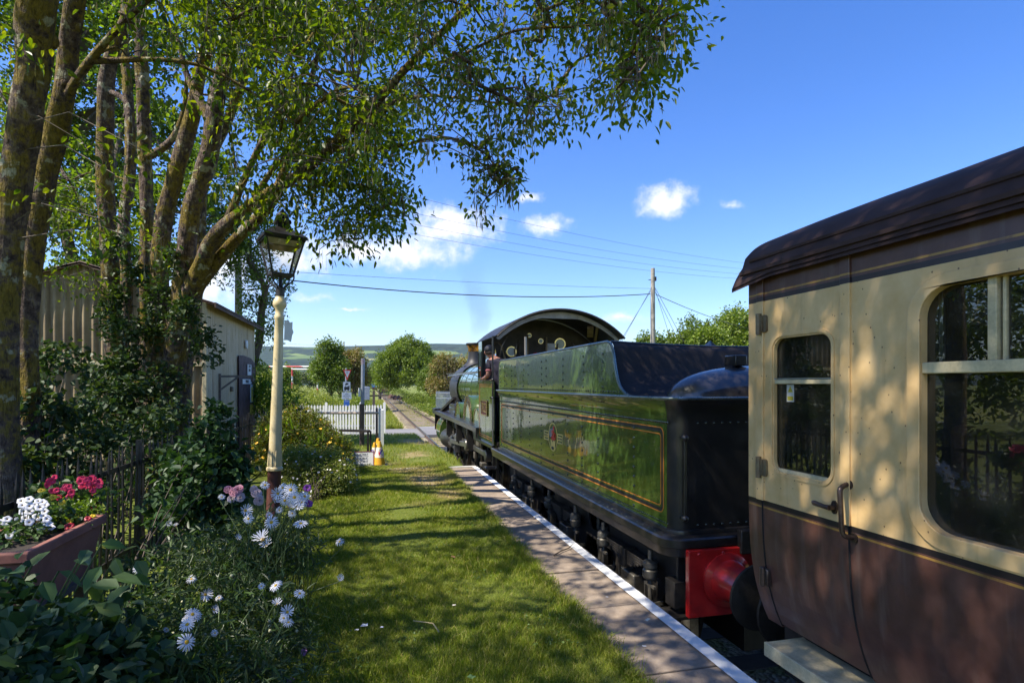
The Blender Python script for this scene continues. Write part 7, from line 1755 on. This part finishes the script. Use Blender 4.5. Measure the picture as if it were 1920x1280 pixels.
def trumpet(r, depth, col, throat, n=5, nm='trumpet'):
    V = [Vector((0, 0, -depth))]; k = 20
    for rr_, z in ((.25, -depth * .3), (.75, 0), (1.0, .0)):
        for i in range(k):
            a = 2 * math.pi * i / k; w = 1 + (.10 * math.cos(n * a) if rr_ > .5 else 0); V.append(Vector((r * rr_ * w * math.cos(a), r * rr_ * w * math.sin(a), z - (.12 * r if rr_ == 1.0 else 0))))
    F = [(0, 1 + i, 1 + (i + 1) % k) for i in range(k)]; mi = [1] * k
    for ring in range(2):
        for i in range(k): F.append((1 + ring * k + i, 1 + (ring + 1) * k + i, 1 + (ring + 1) * k + (i + 1) % k, 1 + ring * k + (i + 1) % k)); mi.append(0)
    me = bpy.data.meshes.new(nm); me.from_pydata([tuple(v) for v in V], [], F); me.materials.append(col); me.materials.append(throat); me.polygons.foreach_set('material_index', mi); me.update(); me.shade_smooth(); return me
M_yc = simple('flower_throat', (.35, .22, .05), .7, bump=0)
def bedding(name, label, px, py, d, lob, n, L, W, mat, blooms, mesh, up=.7):
    q = P(px, py, d); base = (q.x, q.y, .81); t = thing(name, label, 'bedding plant', base); lv = Leaves(); crown(lv, px_lobes(lob), n, L, W, .80, 5); lv.build('foliage', LM[mat], t); b = MB()
    for bx, by, s in blooms:
        p = P(bx, by, d - .06 + random.uniform(-.10, .06)); n_ = face(p, up, .3); place('flower', mesh if not isinstance(mesh, list) else random.choice(mesh), p, n_, s, t); b.tube([Vector(base) + Vector((random.uniform(-.06, .06), random.uniform(-.06, .06), 0)), p - n_ * .02], .0018, 4, cap=False)
    b.build('stems', M_stem, t, smooth=0, fix=False); return t
WT = trumpet(.0185, .010, M_petal, M_yc); 
bedding('white_petunia', 'white petunias massed in the near end of the trough', 60, 985, 2.95, [(70, 980, 3.05, 50, 22), (40, 1000, 2.9, 45, 18), (110, 970, 3.1, 30, 20), (20, 1020, 2.85, 40, 12)], 420, .035, .022, 'big',
    [(40, 938, 1), (55, 935, 1), (72, 938, .9), (80, 940, 1), (42, 946, 1), (55, 948, 1.1), (75, 950, 1.15), (84, 946, 1), (44, 958, 1.1), (56, 958, 1), (84, 958, .9), (36, 974, 1.1), (48, 970, 1), (70, 968, 1.2), (82, 966, .9), (88, 972, 1), (55, 978, 1.05), (74, 983, 1), (86, 980, 1.05), (96, 988, .9), (78, 992, 1.1), (12, 978, 1.1), (14, 972, 1), (2, 977, 1), (18, 1003, .95), (28, 1000, .95), (14, 1012, 1), (27, 1016, 1.1), (36, 1009, .95), (65, 946, .9), (92, 981, .9)], WT)
GM = [petals_mesh(5, .002, .018, .019, .005, .002, 1, .8) for _ in range(2)]
mg = simple('geranium_magenta', (.66, .010, .045), .5, var=.25, bump=0, col2=(.78, .03, .14))
for m in GM: m.materials.append(mg)
bl = []
random.seed(11)
for cx, cyy, k in ((98, 901, 6), (127, 915, 8), (158, 905, 9), (170, 903, 8), (180, 906, 7), (128, 935, 6), (105, 925, 6), (172, 918, 4), (173, 945, 2)):
    for _ in range(k): bl.append((cx + random.uniform(-8, 8), cyy + random.uniform(-8, 8), random.uniform(.8, 1.2)))
bedding('pink_geranium', 'magenta pink geraniums at the far end of the trough', 140, 950, 3.45, [(130, 940, 3.5, 40, 30), (165, 945, 3.5, 36, 24), (100, 935, 3.5, 30, 26)], 420, .045, .038, 'big', bl, GM, .2)
YM = petals_mesh(5, .002, .013, .014, .003, .002, 1, .8); YM.materials.append(simple('viola_yellow', (.68, .46, .01), .55, bump=0))
bedding('yellow_viola', 'small yellow violas trailing over the middle of the trough', 125, 965, 3.2, [(130, 965, 3.2, 40, 24), (155, 960, 3.3, 36, 20), (110, 975, 3.1, 30, 18)], 620, .028, .014, 'lance',
    [(78, 919, 1.3), (100, 932, 1.3), (116, 942, 1.3), (117, 957, 1.2), (131, 976, 1.3), (145, 972, 1.1), (104, 984, 1.3), (123, 979, 1.0), (174, 967, 1.0), (138, 965, .9)], YM)
RV = petals_mesh(6, .002, .018, .019, .005, .003, 2, .8); RV.materials.append(simple('dark_red_petal', (.30, .005, .02), .5, bump=0))
bedding('red_pansy', 'dark red pansies hanging over the trough edge', 145, 985, 3.12, [(140, 982, 3.12, 20, 12)], 60, .03, .02, 'big', [(130, 988, 1.3), (155, 992, 1.25), (165, 973, 1.0)], RV)

# ---- loose things on lawn and paving
def on_ground(px, py, z=0): return PG(px, py, z)
q = on_ground(1045, 1034, .012); b = MB(); b.tube([on_ground(1038, 1041, .012), on_ground(1052, 1032, .02), on_ground(1066, 1027, .018), on_ground(1074, 1020, .03)], [.006, .007, .006, .003], 6); b.tube([on_ground(1066, 1027, .018), on_ground(1071, 1030, .03)], .003, 5); tag(b.build('fallen_twig', M_twig), 'dark fallen twig lying on the paving near the white line', 'twig')
b = MB(); b.tube([on_ground(775, 1163, .04), on_ground(800, 1166, .045), on_ground(812, 1168, .05), on_ground(823, 1184, .04)], .004, 5); tag(b.build('straw_stalk', simple('dry_straw', (.50, .40, .22), .8)), 'pale bent straw stalk lying in the lawn', 'stalk')
M_fl = simple('fallen_petal', (.66, .60, .48), .8, var=.15)
def flake(px, py, s, label, cat='leaf', m=None, z=.02):
    q = on_ground(px, py, z); b = MB(); k = 7; pts = [Vector((q.x + s * math.cos(6.28 * i / k) * random.uniform(.6, 1), q.y + s * .7 * math.sin(6.28 * i / k) * random.uniform(.6, 1), q.z + random.uniform(0, s * .5))) for i in range(k)]
    b.add([Vector((q.x, q.y, q.z + s * .25))] + pts, [(0, 1 + i, 1 + (i + 1) % k) for i in range(k)]); tag(b.build('fallen_' + cat, m or M_fl, smooth=0, fix=False), label, cat)
flake(1213, 1163, .030, 'pale fallen leaf lying on the paving close to the white line'); flake(1208, 1211, .018, 'small white fleck on the paving nearest the camera', 'petal', M_petal)
flake(683, 1172, .035, 'large pale petal on the lawn left of the straw', 'petal', M_petal, .045); flake(669, 1181, .02, 'small petal just left of the large pale one', 'petal', M_petal, .045); flake(716, 1176, .014, 'small petal right of the large pale one', 'petal', M_petal, .045); flake(852, 1135, .018, 'pinkish petal in the middle of the lawn', 'petal', M_fl, .045)
flake(849, 1045, .035, 'brown dead leaf standing in the lawn', 'leaf', simple('dead_leaf', (.14, .07, .03), .85), .05); flake(885, 1270, .03, 'green fallen leaf at the bottom edge of the lawn', 'leaf', LM['big'], .05); flake(1138, 1119, .012, 'tiny white fleck on the paving beside the tender', 'petal', M_petal); flake(1190, 1260, .016, 'yellow fallen leaf at the bottom edge of the paving', 'leaf', simple('yellow_leaf', (.45, .40, .15), .8))
# ================================================================== driver leaning from the cab
import bmesh
M_skin = simple('skin', (.44, .21, .145), .55, var=.12, bump=0, spec=.4); M_navy = simple('navy_polo', (.028, .024, .040), .85, var=.3, scale=18, bump=.4, bscale=30); M_pink = simple('pink_trim', (.55, .16, .20), .8, bump=0); M_scarf = simple('red_neckerchief', (.45, .02, .025), .8); M_trous = simple('navy_overall', (.022, .024, .04), .85, var=.3); M_cap = simple('black_cap', (.022, .022, .026), .6, var=.4, bump=.3); M_hair = simple('grey_brown_hair', (.07, .05, .04), .8); M_boot = simple('boot_black', (.015, .014, .014), .5)
def skin_fig(name, nodes, edges, mat, parent, root, sub=2):
    o0 = origin_of(parent); me = bpy.data.meshes.new(name); bm = bmesh.new(); lay = bm.verts.layers.skin.verify(); vs = {}
    for k, (p, r) in nodes.items():
        v = bm.verts.new(Vector(p) - o0); rr_ = r if hasattr(r, '__len__') else (r, r); v[lay].radius = rr_; v[lay].use_root = (k == root); vs[k] = v
    for a, b_ in edges: bm.edges.new((vs[a], vs[b_]))
    bm.to_mesh(me); bm.free(); o = link(name, me, mat, parent)
    m = o.modifiers.new('Skin', 'SKIN'); m.use_smooth_shade = True; s = o.modifiers.new('Subdivision', 'SUBSURF'); s.levels = s.render_levels = sub; return o
pe = thing('person', 'person in navy polo and black cap leaning out of the engine cab', 'person', (2.42, 10.32, .55))
J = dict(pelvis=((2.40, 10.25, 1.38), (.15, .12)), belly=((2.40, 10.24, 1.56), (.185, .15)), chest=((2.34, 10.27, 1.84), (.20, .15)), upper=((2.27, 10.30, 2.0), (.15, .12)), neck=((2.20, 10.33, 2.09), .058),
         skull=((2.15, 10.38, 2.20), (.088, .095)), crown=((2.145, 10.385, 2.255), (.075, .085)), jaw=((2.125, 10.43, 2.145), (.055, .06)), nose=((2.10, 10.485, 2.19), .016),
         shl=((2.125, 10.28, 2.01), .068), ell=((2.09, 10.24, 1.755), .046), wrl=((2.07, 10.48, 1.715), .032), hal=((2.065, 10.56, 1.705), (.042, .022)),
         shr=((2.42, 10.36, 1.98), .068), elr=((2.52, 10.50, 1.74), .046), wrr=((2.48, 10.72, 1.70), .032), har=((2.46, 10.80, 1.70), (.042, .022)),
         hipl=((2.33, 10.22, 1.30), .10), knl=((2.34, 10.30, .98), .066), anl=((2.36, 10.24, .64), .046), hipr=((2.50, 10.28, 1.30), .10), knr=((2.52, 10.36, .98), .066), anr=((2.52, 10.34, .64), .046), tol=((2.34, 10.36, .585), .042), tor=((2.50, 10.46, .585), .042))
E = [('pelvis', 'belly'), ('belly', 'chest'), ('chest', 'upper'), ('upper', 'neck'), ('neck', 'skull'), ('skull', 'crown'), ('skull', 'jaw'), ('skull', 'nose'), ('upper', 'shl'), ('shl', 'ell'), ('ell', 'wrl'), ('wrl', 'hal'), ('upper', 'shr'), ('shr', 'elr'), ('elr', 'wrr'), ('wrr', 'har'), ('pelvis', 'hipl'), ('hipl', 'knl'), ('knl', 'anl'), ('anl', 'tol'), ('pelvis', 'hipr'), ('hipr', 'knr'), ('knr', 'anr'), ('anr', 'tor')]
for side_, h, s in (('l', 'hal', 1), ('r', 'har', -1)):
    hx = Vector(J[h][0])
    for i, (dx, L) in enumerate(((-.026, .060), (-.009, .068), (.009, .064), (.025, .050))):
        a = hx + Vector((dx, .035, .004)); J['k%s%d' % (side_, i)] = (a, .011); J['m%s%d' % (side_, i)] = (a + Vector((-.004, L * .55, .002)), .009); J['t%s%d' % (side_, i)] = (a + Vector((-.012, L * .85, -.025)), .0075)
        E += [(h, 'k%s%d' % (side_, i)), ('k%s%d' % (side_, i), 'm%s%d' % (side_, i)), ('m%s%d' % (side_, i), 't%s%d' % (side_, i))]
    a = hx + Vector((.034 * s, -.005, -.005)); J['u' + side_] = (a, .012); J['v' + side_] = (a + Vector((.012 * s, .035, -.014)), .009); E += [(h, 'u' + side_), ('u' + side_, 'v' + side_)]
skin_fig('body', J, E, M_skin, pe, 'pelvis', 1)
def grow(keys, k): return {q: (J[q][0], tuple(x * k for x in (J[q][1] if hasattr(J[q][1], '__len__') else (J[q][1],) * 2))) for q in keys}
S = grow(['pelvis', 'belly', 'chest', 'upper', 'shl', 'shr'], 1.14); S['neckb'] = (Vector(J['upper'][0]).lerp(Vector(J['neck'][0]), .45), .085)
S['sl'] = (Vector(J['shl'][0]).lerp(Vector(J['ell'][0]), .62), .066); S['sr'] = (Vector(J['shr'][0]).lerp(Vector(J['elr'][0]), .62), .066)
skin_fig('shirt', S, [('pelvis', 'belly'), ('belly', 'chest'), ('chest', 'upper'), ('upper', 'neckb'), ('upper', 'shl'), ('upper', 'shr'), ('shl', 'sl'), ('shr', 'sr')], M_navy, pe, 'pelvis')
for sh, el in (('shl', 'ell'), ('shr', 'elr')):
    a, e = Vector(J[sh][0]), Vector(J[el][0]); MB().tube([a.lerp(e, .60), a.lerp(e, .67)], .062, 14).build('cuff', M_pink, pe)
b = MB(); n0 = Vector(J['upper'][0]); n1 = Vector(J['neck'][0]); b.tube([n0.lerp(n1, .45), n0.lerp(n1, .95)], [.088, .068], 14); b.build('neckerchief', M_scarf, pe)
T = grow(['pelvis', 'hipl', 'knl', 'anl', 'hipr', 'knr', 'anr'], 1.2); skin_fig('trousers', T, [('pelvis', 'hipl'), ('hipl', 'knl'), ('knl', 'anl'), ('pelvis', 'hipr'), ('hipr', 'knr'), ('knr', 'anr')], M_trous, pe, 'pelvis')
for an, to in (('anl', 'tol'), ('anr', 'tor')): MB().tube([Vector(J[an][0]) - Vector((0, .05, .05)), Vector(J[to][0]), Vector(J[to][0]) + Vector((-.01, .07, -.005))], [.055, .052, .035], 10).build('boot', M_boot, pe)
hc = Vector((2.147, 10.378, 2.225)); b = MB(); b.ellipsoid(hc + Vector((0, 0, .01)), (.105, .115, .095), 18, 10, lo=-5); b.loft([[hc + Vector((x, y, z)) for x, y, z in ((-.085, .06, .02), (-.05, .17, .005), (.03, .17, .005), (.085, .08, .02))], [hc + Vector((x, y, z)) for x, y, z in ((-.085, .06, .008), (-.05, .17, -.007), (.03, .17, -.007), (.085, .08, .008))]]); b.build('cap', M_cap, pe, smooth=50)
b = MB(); b.ellipsoid(hc + Vector((.012, -.018, -.035)), (.094, .098, .06), 14, 8); b.build('hair', M_hair, pe, smooth=60)
for s in (-1, 1): MB().ellipsoid(hc + Vector((s * .092, .0, -.035)), (.012, .022, .03), 8, 6).build('ear', M_skin, pe, smooth=60)
for s in (-1, 1): MB().ellipsoid(Vector(J['skull'][0]) + Vector((-.035 + s * .032, .088, -.005)), (.011, .008, .008), 8, 6).build('eye', M_blksym, pe, smooth=60)
b = MB(); b.box(Vector(J['jaw'][0]) + Vector((-.015, .055, .012)), (.045, .01, .008)); b.build('mouth', simple('lips', (.36, .12, .10), .6, bump=0), pe)

# ================================================================== smoke above the chimney
g = N('chimney_smoke'); c = g.coord(); x, y, z = g.sep(c)
n = g.noise(g.mapping(c, (1.0, 1.0, .7)), 1.5, 5, .6, dist=.8)
t = g.math('MULTIPLY', z, 1 / 6.2)
rad = g.math('ADD', .30, g.math('MULTIPLY', t, .95))
cxx = g.math('ADD', g.math('MULTIPLY', g.math('MULTIPLY', t, t), .9), g.math('MULTIPLY', g.math('SINE', g.math('MULTIPLY', z, 2.1)), .22))
dx = g.math('DIVIDE', g.math('SUBTRACT', x, cxx), rad); dy = g.math('DIVIDE', y, rad)
r2 = g.math('ADD', g.math('MULTIPLY', dx, dx), g.math('MULTIPLY', dy, dy))
f = g.smooth(g.math('ADD', r2, g.math('MULTIPLY', g.math('SUBTRACT', n, .5), 4.0)), 1.0, .05)
f = g.math('MULTIPLY', f, g.smooth(t, .50, .06)); f = g.math('MULTIPLY', f, g.smooth(t, .0, .12, .25, 1))
pv = g.new('ShaderNodeVolumePrincipled'); pv.inputs['Color'].default_value = (.10, .115, .09, 1); g.put(pv.inputs['Density'], g.math('MULTIPLY', f, .45))
g.vol(pv.outputs[0])
b = MB(); b.loft([[Vector((TX + (z / 6.2) ** 2 * .9 + (.5 + z / 6.2 * 1.2) * math.cos(a), 19 + (.5 + z / 6.2 * 1.2) * math.sin(a), 3.0 + z)) for a in np.linspace(0, 2 * math.pi, 16, endpoint=False)] for z in np.linspace(0, 6.2, 8)])
o = b.build('smoke', g.mat, None, smooth=0)
for v in o.data.vertices: v.co -= Vector((TX, 19, 3.0))
o.location = (TX, 19, 3.0); tag(o, 'thin dark smoke drifting up from the engine chimney', 'smoke', None, 'stuff')

# ================================================================== lettering becomes plain mesh
dg = bpy.context.evaluated_depsgraph_get()
for o in [o for o in scene.objects if o.type == 'FONT']:
    me = bpy.data.meshes.new_from_object(o.evaluated_get(dg)); nm = o.name.split('.')[0]; m = o.matrix_local.copy(); par = o.parent; mats = list(o.data.materials)
    bpy.data.objects.remove(o); n_ = bpy.data.objects.new(nm, me); COL.objects.link(n_)
    if len(me.materials) == 0: me.materials.append(mats[0])
    n_.parent = par; n_.matrix_local = m
for o in scene.objects:
    if o.name.split('.')[0] in ('rivets', 'sheet_rivets', 'cab_rivets', 'beam_rivets', 'footplate_bolts', 'seed_heads', 'stems'): o['kind'] = 'stuff'
